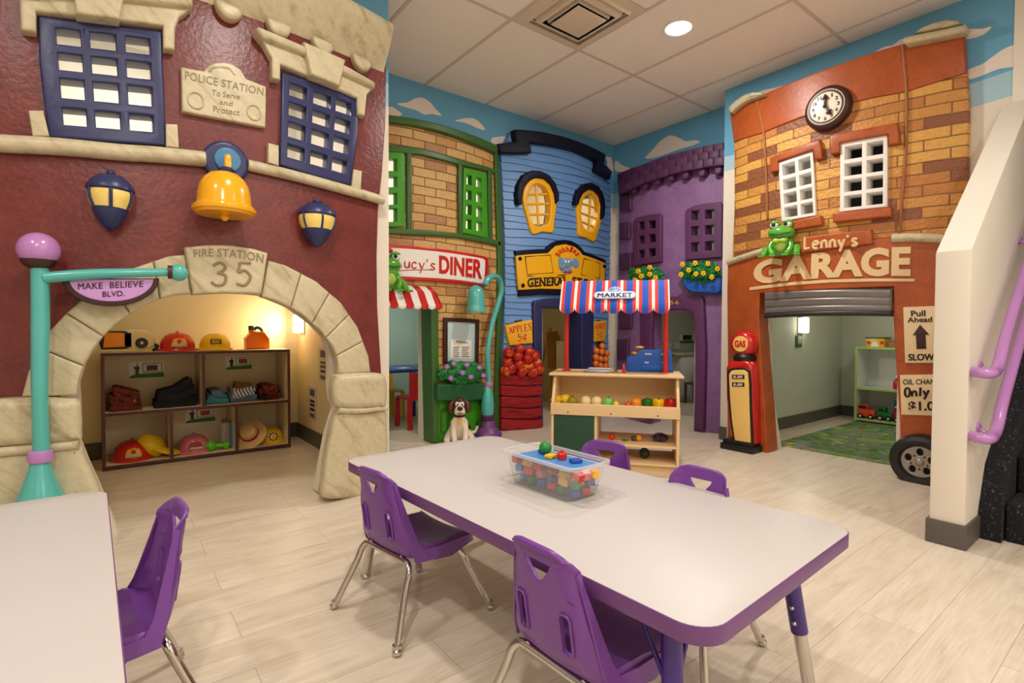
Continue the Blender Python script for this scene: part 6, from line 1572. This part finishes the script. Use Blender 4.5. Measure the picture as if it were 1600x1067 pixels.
so('rod', tube([(.035, .29, 1.265), (.76, .29, 1.265)], .012, 12), M_WHT)
# awning cloth
def cloth_awning():
    bm = B(); uv = bm.loops.layers.uv.verify(); NU = 140; u0, u1 = .030, .765; rows = []
    prof = [(.30, 1.276), (.285, 1.280), (.262, 1.268), (.225, 1.215), (.19, 1.16), (.165, 1.118), (.152, 1.095)]
    for i in range(NU+1):
        t = i/NU; u = u0+(u1-u0)*t; ph = (t*7) % 1
        drop = .040*math.sqrt(max(0, 1-((ph-.5)/.5)**2))
        wv = .004*math.sin(t*7*2*pi)+.003*math.sin(t*23)
        col = [(u, n+wv*(j/6), z) for j, (n, z) in enumerate(prof)]+[(u, .148+wv*1.2, 1.082-drop*.4), (u, .147+wv*1.2, 1.082-drop)]
        rows.append([(bm.verts.new(c), t) for c in col])
    for a, b in zip(rows, rows[1:]):
        for j in range(len(a)-1):
            f = bm.faces.new((a[j][0], b[j][0], b[j+1][0], a[j+1][0]))
            for l, tt in zip(f.loops, (a[0][1], b[0][1], b[0][1], a[0][1])): l[uv].uv = (tt*7, 0)
    bmesh.ops.recalc_face_normals(bm, faces=bm.faces)
    bmesh.ops.solidify(bm, geom=bm.faces[:], thickness=.003); return bm
M_AWN = awning_mat('red white blue awning stripes', [(0, (248, 240, 232)), (.09, (226, 56, 36)), (.29, (24, 84, 196)), (.71, (226, 56, 36)), (.91, (248, 240, 232))], 1.0)
so('awning', cloth_awning(), M_AWN)
def on_awn(u, t): # point on the sloping cloth, t 0 bottom .. 1 top
    a, b = Vector((u, .152, 1.095)), Vector((u, .255, 1.262)); p = a+(b-a)*t; return p+Vector((0, -.012, .004))
def awn_flat(lp, h, o):
    bm = flat([lp], h, .0006)
    for v in bm.verts: q = on_awn(v.co.x, v.co.y); v.co = q+Vector((0, -.85, .5))*(o+v.co.z)
    bmesh.ops.recalc_face_normals(bm, faces=bm.faces); return bm
M_MB = mat('pale blue badge', (176, 206, 236), .5); M_MN = mat('navy badge ink', (22, 54, 130), .5)
def pill(a, b, c, d, k=7): # rounded box in (u, t)
    ru = (d-c)/2*.19; return [(b-ru+ru*math.cos(x), (c+d)/2+(d-c)/2*math.sin(x)) for x in [-pi/2+pi*i/k for i in range(k+1)]]+[(a+ru+ru*math.cos(x), (c+d)/2+(d-c)/2*math.sin(x)) for x in [pi/2+pi*i/k for i in range(k+1)]]
bd = so('market_badge', awn_flat(pill(.262, .545, .27, .58), .002, 0), M_MB)
so('badge_arch', awn_flat([(.405+.050*math.cos(a), .55+.24*math.sin(a)) for a in [pi*i/14 for i in range(15)]], .002, 0), M_MB)
for k, (s_, h) in enumerate(((1.0, .0021),)):
    so('badge_outline', awn_flat(pill(.270, .537, .295, .555), .002, .0008), mat('white badge', (236, 240, 244), .5))
tb = text('MARKET', .002, .028, 1.08)
for v in tb.verts: q = on_awn(.287+v.co.x*.235, .335+v.co.y*.175); v.co = q+Vector((0, -.85, .5))*(.0028+v.co.z)
so('lettering', tb, M_MN)
sbur = B()
for a in [math.radians(d) for d in (20, 48, 76, 104, 132, 160)]:
    c, s_ = math.cos(a), math.sin(a); n_ = .0035
    join(sbur, awn_flat([(.405+.016*c-n_*s_*.4, .60+.07*s_+n_*c), (.405+.042*c-n_*s_, .60+.17*s_+n_*4*c), (.405+.042*c+n_*s_, .60+.17*s_-n_*4*c), (.405+.016*c+n_*s_*.4, .60+.07*s_-n_*c)], .001, .0025))
so('sunburst', sbur, M_MN)
# produce
def produce(nm, lab, cat_, u, n, z, build, grp='play produce in the market tray'):
    p = W(u, n, z); r = thing(nm, lab, cat_, p, grp); r.rotation_euler = (0, 0, SR); build(r); return r
def hitn(px, py, n):
    d = ray(px, py); N_ = Vector((.78, .626, 0)); P0 = SA+N_*n; t = (P0-CAM).dot(N_)/d.dot(N_); p = CAM+d*t
    return (p-SA).dot(Vector((.626, -.78, 0))), p.z
def rnd_fruit(c, r, leaf=None, sc=(1, 1, 1), prof=None):
    def b(q):
        pr = prof or [(0, -.92), (.5, -.87), (.87, -.5), (1, 0), (.87, .5), (.5, .86), (.1, .93), (0, .88)]
        lobj('fruit', xf(lathe([(a*r, z*r) for a, z in pr], (0, 0, 0), 22), M_(0, 0, r*.92*sc[2]) @ Matrix.Diagonal((*sc, 1))), c, q)
        if leaf: lobj('stem', tube([(0, 0, r*1.65*sc[2]), (.003, 0, r*2.05*sc[2])], .005, 8), leaf, q)
    return b
def pepper(c, r):
    def b(q):
        bm = lathe([(0, -.8), (.4, -.95), (.75, -.7), (.95, 0), (1, .5), (.7, .85), (.2, .72), (0, .7)], (0, 0, 0), 32)
        for v in bm.verts:
            a = math.atan2(v.co.y, v.co.x); k = 1+.10*math.cos(4*a); v.co.x *= k*r; v.co.y *= k*r; v.co.z = v.co.z*r+r*.9
        lobj('fruit', bm, c, q); lobj('stem', tube([(0, 0, r*1.55), (.004, 0, r*2.0)], [.008, .006], 8), M_DGREEN, q)
    return b
def star(c, r):
    def b(q):
        lp = [(r*(1 if i % 2 == 0 else .5)*math.cos(pi/2+pi*i/5), r*(1 if i % 2 == 0 else .5)*math.sin(pi/2+pi*i/5)) for i in range(10)]
        bm = flat([lp], r*.7, r*.12, 2)
        xf(bm, M_(0, 0, r*.9) @ Matrix.Rotation(pi/2-.3, 4, 'X')); lobj('fruit', bm, c, q)
    return b
def lumpy(c, r):
    def b(q):
        bm = ell((0, 0, r*.9), r, 18, 12)
        rr = random.Random(3)
        for i in range(26):
            a, z = rr.uniform(0, 2*pi), rr.uniform(-.6, 1); s = math.sqrt(max(0, 1-z*z)); join(bm, ell((r*s*math.cos(a), r*s*math.sin(a), r*.9+r*z), r*.28, 8, 6))
        lobj('fruit', bm, c, q)
    return b
def pm(n, c, r=.32): return mat('produce '+n, c, r, .08, 20)
zt = .414
for nm, lab, px, py, n, b in (
    ('lemon', 'bumpy yellow lemon at the left end of the market tray', 869.6, 624.5, .13, lumpy(pm('lemon', (250, 206, 20)), .033)),
    ('lemon', 'smooth round yellow lemon behind the olive fruit', 883.5, 622, .17, rnd_fruit(pm('yellow', (252, 214, 24)), .036)),
    ('lime', 'olive green fruit third from the left in the market tray', 894.5, 625.5, .10, rnd_fruit(pm('olive', (150, 140, 30)), .034, M_DKBR)),
    ('melon', 'cream melon next to the olive fruit', 915.5, 626, .12, rnd_fruit(pm('cream', (250, 228, 170)), .036)),
    ('melon', 'cream melon next to the pale green fruit', 932.4, 627, .12, rnd_fruit(pm('cream', (250, 228, 170)), .036)),
    ('green_apple', 'pale green apple right of the cream melons', 950.4, 627.6, .11, rnd_fruit(pm('pale green', (120, 220, 110)), .034, M_DGREEN)),
    ('star_fruit', 'small yellow star fruit beside the pale green apple', 962.7, 628.6, .08, star(pm('yellow', (252, 214, 24)), .026)),
    ('tomato', 'small red tomato left of the orange in the tray', 981, 631, .06, rnd_fruit(pm('tomato', (220, 50, 24)), .022, M_DGREEN)),
    ('orange', 'bright orange in the right half of the market tray', 994, 628, .11, rnd_fruit(pm('orange', (252, 148, 24)), .037)),
    ('bell_pepper', 'green bell pepper in the market tray', 1011.4, 627.6, .11, pepper(pm('green', (20, 110, 30), .25), .036)),
    ('bell_pepper', 'yellow bell pepper in the market tray', 1029, 628.6, .11, pepper(pm('pepper yellow', (250, 200, 10), .25), .037)),
    ('bell_pepper', 'red bell pepper at the right end of the market tray', 1048, 629.7, .10, pepper(pm('pepper red', (190, 14, 20), .25), .040))):
    u, z = hitn(px, py, n); produce(nm, lab, 'toy food', u, n, zt, b)
def grapes(q):
    rr = random.Random(9); c = pm('grape', (64, 36, 66))
    bm = ell((0, 0, .026), (.038, .026, .022), 12, 8)
    for i in range(60):
        a, z = rr.uniform(0, 2*pi), rr.uniform(-.5, 1); s = math.sqrt(max(0, 1-z*z)); join(bm, ell((.046*s*math.cos(a), .03*s*math.sin(a), .028+.024*z), .0085, 8, 6))
    lobj('bunch', bm, c, q); lobj('stem', tube([(.045, 0, .03), (.06, 0, .035)], .003, 6), M_DKBR, q)
def leafy(q):
    for i, a in enumerate((0, .9, -.8)): lobj('leaf', xf(ell((.018, 0, .006), (.022, .012, .004), 12, 8), Matrix.Rotation(a+.2, 4, 'Z')), pm('leaf', (40, 150, 70)), q)
def carrotish(q):
    lobj('fruit', ell((.012, 0, .022), .021, 16, 10), pm('orange', (252, 148, 24)), q); lobj('leaf', ell((-.018, 0, .018), (.022, .02, .018), 14, 8), pm('leaf dark', (50, 90, 30)), q)
zs = .189
for nm, lab, px, py, n, b, zz in (
    ('tomato', 'red tomato at the left of the middle stall shelf', 956, 684, .12, rnd_fruit(pm('tomato', (220, 50, 24)), .023, M_DGREEN), zs),
    ('lettuce_leaf', 'flat green leaf on the middle stall shelf', 972.6, 688, .11, leafy, zs),
    ('pumpkin', 'small orange and green vegetable on the middle stall shelf', 995, 687.5, .12, carrotish, zs),
    ('grape_bunch', 'dark purple grape bunch on the middle stall shelf', 1031, 686, .14, grapes, zs),
    ('avocado', 'dark green avocado on the bottom stall shelf', 1006.6, 727.5, .14, rnd_fruit(pm('avocado', (34, 50, 24)), .035, M_DKBR, (1, 1, 1.05)), .072)):
    u, z = hitn(px, py, n); produce(nm, lab, 'toy food', u, n, zz, b, 'play food on the stall shelves')
# on the counter
zc = .6365
r = thing('cash_register', 'blue play cash register seen from behind on the stall counter', 'cash register', W(.62, .395, zc)); r.rotation_euler = (0, 0, SR)
bm = flat([[(-.135, 0), (.185, 0), (.165, .155), (-.045, .155), (-.06, .125), (-.135, .095)]], .15, .008, 2)
for v in bm.verts: v.co = Vector((v.co.x, .075-v.co.z, v.co.y))
bmesh.ops.recalc_face_normals(bm, faces=bm.faces)
so('body', bm, mat('register blue', (24, 88, 180), .35, .04), r)
so('drawer', box(-.03, .17, -.082, -.07, .012, .05, .004), mat('register blue', (24, 88, 180), .35, .04), r)
for s_, u0, u1, z0 in (('$$$', -.01, .035, .118), ('$$', -.01, .018, .058), ('$$$', .10, .14, .118), ('$$', .105, .14, .058)):
    tb = text(s_, .0015, .03)
    for v in tb.verts: v.co = Vector((u0+v.co.x*(u1-u0), -.0755-v.co.z, z0+v.co.y*.016))
    so('lettering', tb, M_WHT, r)
so('coin_dish', join(ell((-.075, .03, .125), (.03, .03, .016), 16, 10), ell((-.045, .02, .168), (.035, .03, .014), 16, 10)), mat('gold coins', (216, 160, 60), .3, .3, 80, metal=.4), r)
u, z = hitn(974.5, 578, .2)
r = thing('ketchup_bottle', 'small red toy ketchup bottle beside the cash register', 'toy food', W(u, .2, zc)); 
so('body', lathe([(.012, 0), (.013, .035), (.006, .052), (.003, .068)], (0, 0, 0), 16), M_REDP, r); so('cap', lathe([(.006, .05), (.006, .054), (.003, .056)], (0, 0, 0), 12), M_WHT, r)
u, z = hitn(962, 581, .2)
r = thing('toy_tomato_half', 'small brown and red toy food piece near the ketchup bottle', 'toy food', W(u, .2, zc))
so('slice', ell((0, 0, .011), (.017, .014, .011), 16, 8), pm('brownred', (150, 50, 30)), r); so('rim', ell((0, 0, .006), (.019, .016, .006), 16, 8), pm('tan', (200, 150, 90)), r)
u, z = hitn(935, 579, .24)
r = thing('paper_stack', 'white and blue leaflets lying on the stall counter', 'paper', W(u, .24, zc)); r.rotation_euler = (0, 0, SR)
for i, (a, dx, mt_) in enumerate(((.1, -.02, mat('leaflet blue', (110, 150, 200), .6)), (-.05, .015, M_WHT), (.15, .02, M_WHT), (.05, .01, mat('leaflet blue', (110, 150, 200), .6)), (-.1, .02, M_WHT))):
    so('leaflet', xf(box(-.085, .075, -.05, .05, i*.006, i*.006+.005, .001), M_(dx, 0, 0) @ Matrix.Rotation(a, 4, 'Z')), mt_, r)

# ================================================================== TABLES
TZ = .44
C_FL, C_FR, C_NR, C_NL = [onz(x, y, TZ) for x, y in ((553.5, 715.4), (779, 677.2), (1332.4, 833.1), (1079, 1006.9))]
tc = (C_FL+C_FR+C_NR+C_NL)/4; ex = ((C_FR-C_FL)+(C_NR-C_NL)); ex.normalize(); TR = math.atan2(ex.y, ex.x)
TW = ((C_FR-C_FL).length+(C_NR-C_NL).length)/2; TL = ((C_FL-C_NL).length+(C_FR-C_NR).length)/2
def rrect(w_, h, r, n=8):
    o = []
    for cx_, cy, a0 in ((w_/2-r, h/2-r, 0), (-w_/2+r, h/2-r, 90), (-w_/2+r, -h/2+r, 180), (w_/2-r, -h/2+r, 270)):
        o += [(cx_+r*math.cos(math.radians(a0+90*i/n)), cy+r*math.sin(math.radians(a0+90*i/n))) for i in range(n+1)]
    return o
def play_table(label, c, rz, w_, l_, group):
    r = thing('activity_table', label, 'table', (c[0], c[1], 0), group); r.rotation_euler = (0, 0, rz)
    th = .034
    lobj('tabletop', xf(flat([rrect(w_-.004, l_-.004, .063)], th-.002, .001, 1), M_(0, 0, TZ-th+.002)), M_TABLE, r)
    eb = flat([rrect(w_, l_, .065), rrect(w_-.008, l_-.008, .061)], th, .0012, 1)
    lobj('edge_band', xf(eb, M_(0, 0, TZ-th-.0005)), M_EDGE, r)
    for sx in (-1, 1):
        for sy in (-1, 1):
            a = Vector((sx*(w_/2-.10), sy*(l_/2-.135), TZ-th)); f_ = Vector((sx*(w_/2-.052), sy*(l_/2-.085), 0)); mid = a+(f_-a)*.62
            lg = lobj('leg', tube([a, mid], .021, 18), M_TLEG, r)
            ft = lobj('leg_insert', tube([mid-(f_-a)*.05, f_+Vector((0, 0, .012))], .0165, 18), M_CHROME, r)
            lobj('foot_glide', lathe([(.012, 0), (.019, .003), (.019, .010), (.014, .016)], f_, 18), M_CHROME, r)
            for k in (.45, .55):
                p = a+(f_-a)*k; lobj('adjust_screw', ell(p+Vector((-sx*.021, 0, 0)), (.005, .006, .006), 10, 6), M_CHROME, r)
            q = a+(f_-a)*.40
            lobj('brace', tube([a+Vector((-sx*.10, 0, 0)), q+Vector((-sx*.006, 0, .0)), q+Vector((0, 0, -.02))], .006, 8, 3), M_TLEG, r)
            lobj('brace', tube([a+Vector((0, -sy*.10, 0)), q+Vector((0, -sy*.006, .0)), q+Vector((0, 0, -.02))], .006, 8, 3), M_TLEG, r)
            lobj('mount_plate', cbox(a+Vector((-sx*.02, -sy*.02, -.003)), (.12, .12, .005), .001), M_TLEG, r)
    return r
play_table('long grey white activity table with purple edge in the middle of the floor', tc, TR, TW, TL, 'activity tables')
c2 = onz(165, 765, TZ)
e2 = onz(192, 1060, TZ); d2 = (e2-c2); rz2 = math.atan2(d2.x, -d2.y)
T2W, T2L = .75, 1.48
cc = Vector((c2.x+.004, c2.y+.012, 0)) + Matrix.Rotation(rz2, 3, 'Z') @ Vector((-T2W/2, -T2L/2, 0))
play_table('grey white activity table cut off by the left edge of the picture', cc, rz2, T2W, T2L, 'activity tables')

# ------------------------------------------------------------------ chairs
def chair(label):
    r = thing('stacking_chair', label, 'chair', (0, 0, 0), 'purple stacking chairs')
    SHT, TOP = .25, .495
    # backrest: u across, v up; wings turned forward, triangular grip and two slots
    H_ = TOP-SHT+.02
    hb, htp = .150, .096
    lp = []
    for i in range(9): v = i/8; lp.append((hb+(htp-hb)*min(1, v*1.15)-.006*math.sin(pi*min(1, v*1.2)), v*(H_-.045)))
    lp += [(htp-.003, H_-.032), (htp-.010, H_-.016), (htp-.024, H_-.005), (htp-.045, H_)]
    outline = lp+[(-x, y) for x, y in lp[::-1]]
    tri = [(-.037, H_-.034), (.037, H_-.034), (.032, H_-.045), (.008, H_-.074), (0, H_-.077), (-.008, H_-.074), (-.032, H_-.045)]
    def slot(u): return [(u-.012, .060), (u-.008, .054), (u+.008, .054), (u+.012, .060), (u+.012, .128), (u+.008, .135), (u-.008, .135), (u-.012, .128)]
    bm = flat([outline, tri, slot(.066), slot(-.066)], .008, .0025, 2)
    for k in range(-6, 7): bmesh.ops.bisect_plane(bm, geom=bm.verts[:]+bm.edges[:]+bm.faces[:], plane_co=(k*.024, 0, 0), plane_no=(1, 0, 0))
    for k in range(1, 14): bmesh.ops.bisect_plane(bm, geom=bm.verts[:]+bm.edges[:]+bm.faces[:], plane_co=(0, k*.021, 0), plane_no=(0, 1, 0))
    def backpt(u, v, w_):
        t = v/H_; x = -.118-.040*t+.035*max(0, .25-t)**2*8
        hw = hb+(htp-hb)*min(1, t*1.15); e_ = abs(u)/hw
        x += .10*u*u/.15+(.050*(1-t*.55))*max(0, (e_-.80)/.2)**1.5
        return Vector((x+.008-w_, u, SHT-.015+v))
    for v in bm.verts: v.co = backpt(v.co.x, v.co.y, v.co.z)
    bmesh.ops.recalc_face_normals(bm, faces=bm.faces)
    lobj('backrest', bm, M_PCHAIR, r)
    rl = tube([backpt(u, H_-.004-.010*(abs(u)/.076)**6, .007) for u in [-.078+.156*i/16 for i in range(17)]], [.003, .0075, .008, .008, .008, .0075, .003], 10)
    lobj('top_rim', rl, M_PCHAIR, r)
    for sg in (-1, 1):
        rim = [backpt(sg*.066+dx, v, .010) for dx, v in ((-.014, .056), (-.014, .130), (-.008, .139), (.008, .139), (.014, .130), (.014, .056), (0, .05), (-.014, .056))]
        lobj('slot_rim', tube(rim, .0032, 6), M_PCHAIR, r)
    # seat: dished, rounded front lip
    lp = [(-.112, -.085), (-.112, .085), (-.06, .136), (-.02, .148), (.05, .150), (.13, .146), (.160, .120), (.168, .08), (.170, 0), (.168, -.08), (.160, -.120), (.13, -.146), (.05, -.150), (-.02, -.148), (-.06, -.136)]
    bm = flat([lp], .009, .003, 2)
    for k in range(-7, 8): bmesh.ops.bisect_plane(bm, geom=bm.verts[:]+bm.edges[:]+bm.faces[:], plane_co=(k*.0235, 0, 0), plane_no=(1, 0, 0)); bmesh.ops.bisect_plane(bm, geom=bm.verts[:]+bm.edges[:]+bm.faces[:], plane_co=(0, k*.021, 0), plane_no=(0, 1, 0))
    for v in bm.verts:
        x, y, w_ = v.co; z = SHT-.006+w_
        z += .016*(y/.15)**2-.010*max(0, 1-((x+.03)/.12)**2)*max(0, 1-(y/.13)**2)
        z -= .035*max(0, (x-.13)/.04)**2
        z -= .055*max(0, (abs(y)-.138)/.012)**1.0*(1 if x < .15 else .4)
        z += .028*max(0, (-.085-x)/.045)**2
        v.co.z = z
    lobj('seat', bm, M_PCHAIR, r)
    for sg in (-1, 1):   # side flange running from the backrest edge forward along the seat
        inn, out = [], []
        for i in range(8):
            v = .022+H_*.78*(1-i/7); hw = hb+(htp-hb)*min(1, v/H_*1.15)-.003; p = backpt(sg*hw, v, .004); k = i/7
            inn.append(p); out.append(p+Vector((-.010-.018*k, sg*.004, -.034*k*k)))
        for i in range(1, 9):
            k = i/8; x = -.030+.190*k; y = sg*(.149-.02*max(0, (k-.8)/.2)); p = Vector((x, y, SHT+.006-.012*max(0, (k-.75)/.25)))
            inn.append(p); out.append(p+Vector((-.026*(1-k)**2, sg*.004, -.036+.014*k)))
        fb = B(); A_ = [fb.verts.new(p) for p in inn]; O_ = [fb.verts.new(p) for p in out]
        for i in range(len(A_)-1): fb.faces.new((A_[i], A_[i+1], O_[i+1], O_[i]))
        bmesh.ops.recalc_face_normals(fb, faces=fb.faces); bmesh.ops.solidify(fb, geom=fb.faces[:], thickness=.006)
        lobj('side_flange', fb, M_PCHAIR, r)
    # chrome frame: four bent legs and two cross bars
    for fx, tx, hy, fy in ((-.182, -.095, .10, .183), (.178, .09, .11, .198)):
        lobj('crossbar', tube([(tx, -hy, .222), (tx, hy, .222)], .0105, 14), M_CHROME, r)
        for sg in (-1, 1):
            pts = [(tx, sg*(hy-.012), .222), (tx-.002*(1 if tx > 0 else -1)*-1, sg*(hy+.014), .219), (tx+(fx-tx)*.12, sg*(hy+.034), .198), (tx+(fx-tx)*.34, sg*(hy+(fy-hy)*.50), .150), (fx+(tx-fx)*.05, sg*(fy-.006), .022)]
            lg = lobj('leg', tube(pts, .0108, 14, 6), M_CHROME, r)
            lobj('foot_glide', join(lathe([(.013, .018), (.0135, .022), (.013, .030)], (fx+(tx-fx)*.04, sg*(fy-.005), 0), 16), ell((fx, sg*fy, .0115), (.014, .014, .0115), 16, 10)), M_CHROME, r)
    for sg in (-1, 1): lobj('side_rail', tube([(-.10, sg*.085, .228), (.09, sg*.095, .228)], .008, 10), M_CHROME, r)
    return r
ch = chair('purple stacking chair angled at the far left corner of the middle table')
ch.location = (-3.626, -2.322, 0); ch.rotation_euler = (0, 0, math.radians(9))
dup(ch, (-3.578, -3.085, 0), math.radians(2), 'purple stacking chair nearest the camera, half under the middle table')
dup(ch, (-3.025, -2.57, 0), math.radians(180+20), 'purple stacking chair behind the middle table next to the clear bin, only its back showing')
dup(ch, (-3.085, -2.975, 0), math.radians(180+4), 'purple stacking chair on the far side of the middle table nearest the stairs')
dup(ch, (-4.436, -2.37, 0), math.radians(180+6), 'purple stacking chair at the table on the left edge')

# ------------------------------------------------------------------ bin of blocks on the table
bc = Vector((-3.318, -2.69, TZ)); brz = math.radians(2)
R = thing('clear_bin', 'clear plastic bin full of coloured blocks on the middle table', 'bin', bc); R.rotation_euler = (0, 0, brz)
M_CLR = glass_mat('clear bin plastic', (226, 228, 230), .16, .12); M_CLR2 = glass_mat('clear bin rim', (232, 234, 236), .42, .15)
def loft(rings, close=True):
    bm = B(); V = [[bm.verts.new(p) for p in r_] for r_ in rings]; n = len(V[0])
    for a, b in zip(V, V[1:]):
        for i in range(n): bm.faces.new((a[i], a[(i+1) % n], b[(i+1) % n], b[i]))
    if close: bm.faces.new(V[0][::-1])
    bmesh.ops.recalc_face_normals(bm, faces=bm.faces); return bm
def rz_(w_, l_, r_, z): return [(x, y, z) for x, y in rrect(w_, l_, r_, 5)]
BH = .108
bm = loft([rz_(.125, .255, .02, .001), rz_(.130, .262, .022, .006), rz_(.162, .318, .026, BH)])
bmesh.ops.solidify(bm, geom=bm.faces[:], thickness=.0012); lobj('tub', bm, M_CLR, R)
bm = loft([rz_(.162, .318, .026, BH-.012), rz_(.176, .334, .03, BH-.010), rz_(.178, .336, .03, BH), rz_(.166, .324, .028, BH+.001), rz_(.162, .318, .026, BH-.004)], False)
lobj('rim', bm, M_CLR2, R)
lid = obj('bin_lid', xf(join(flat([rrect(.20, .40, .03)], .002, .0006), flat([rrect(.20, .40, .03), rrect(.188, .388, .026)], .005, .001)), M_(bc.x+.03, bc.y+.0, TZ+.0004) @ Matrix.Rotation(brz+.03, 4, 'Z')), glass_mat('clear lid plastic', (226, 224, 220), .07, .15))
tag(lid, 'flat clear plastic lid lying under the bin', 'lid')
BM_ = M_(*bc) @ Matrix.Rotation(brz, 4, 'Z')
KC = {'red': (214, 40, 34), 'yellow': (250, 190, 20), 'blue': (30, 80, 180), 'green': (30, 130, 60), 'pink': (226, 110, 120), 'violet': (90, 70, 150), 'sky': (70, 140, 210)}
KM = {k: mat('block '+k, v, .35, .04) for k, v in KC.items()}
rnd = random.Random(21); cnt = {}
pos_words = ['at the camera end of', 'at the far end of', 'in the middle of', 'along the table side of', 'along the wall side of']
def block(colour, x, y, z, s, rot, shape='toy_block'):
    p = BM_ @ Vector((x, y, z))
    bm = box(-s[0]/2, s[0]/2, -s[1]/2, s[1]/2, -s[2]/2, s[2]/2, .002, 1)
    xf(bm, M_(*p) @ Matrix.Rotation(rot[2], 4, 'Z') @ Matrix.Rotation(rot[0], 4, 'X'))
    o = obj(shape, bm, KM[colour]); o['group'] = 'blocks in the clear bin'
    tag(o, '%s toy block under the blue plate in the clear bin' % colour, 'toy block')
    return o
cols = list(KC)
lay = []
z = .021
for iz in range(3):
    wx, ly = .050+.008*iz, .112+.012*iz
    for iy in range(6):
        for ix in range(2 if iz < 2 else 3):
            x = (-wx/2*1.0+ix*(wx/(1 if iz < 2 else 2))*1.0); y = -ly+iy*(2*ly/5)
            lay.append((x, y, .018+iz*.027))
for i, (x, y, z) in enumerate(lay):
    c = rnd.choice(['red', 'yellow', 'blue', 'green', 'pink', 'violet', 'sky', 'red', 'yellow', 'green'])
    s = rnd.choice([(.026, .034, .024), (.024, .03, .022), (.028, .028, .024)])
    block(c, x+rnd.uniform(-.003, .003), y+rnd.uniform(-.003, .003), z, s, (rnd.uniform(-.35, .35), 0, rnd.uniform(-.5, .5)))
o = obj('building_plate', xf(box(-.066, .066, -.125, .125, 0, .004, .001, 1), BM_ @ M_(0, 0, .089)), KM['sky']); tag(o, 'flat sky blue building plate lying over the blocks in the bin', 'building plate')
o = obj('toy_ball', ell(BM_ @ Vector((.02, .06, .1145)), .021, 20, 14), KM['green']); tag(o, 'green ball on top of the blue plate in the bin', 'toy')
r = thing('knob_block', 'red round knob block on top of the blue plate', 'toy block', BM_ @ Vector((.015, -.02, .0935)))
obj('knob', lathe([(.014, 0), (.016, .006), (.016, .018), (.012, .022)], BM_ @ Vector((.015, -.02, .0935)), 18), KM['red'], r)
obj('stud', lathe([(.006, .021), (.006, .028)], BM_ @ Vector((.015, -.02, .0935)), 12), KM['red'], r)
for x, y, a, c in ((.035, .085, .4, 'blue'), (.02, -.075, -.3, 'blue'), (.0, .015, .2, 'yellow')):
    o = block(c, x, y, .0995, (.036, .026, .011), (0, 0, a)); o['label'] = {(.035): 'blue block beside the green ball on the blue plate', (.02): 'blue block near the camera end of the blue plate', (.0): 'yellow block between the green ball and the red knob'}[x]
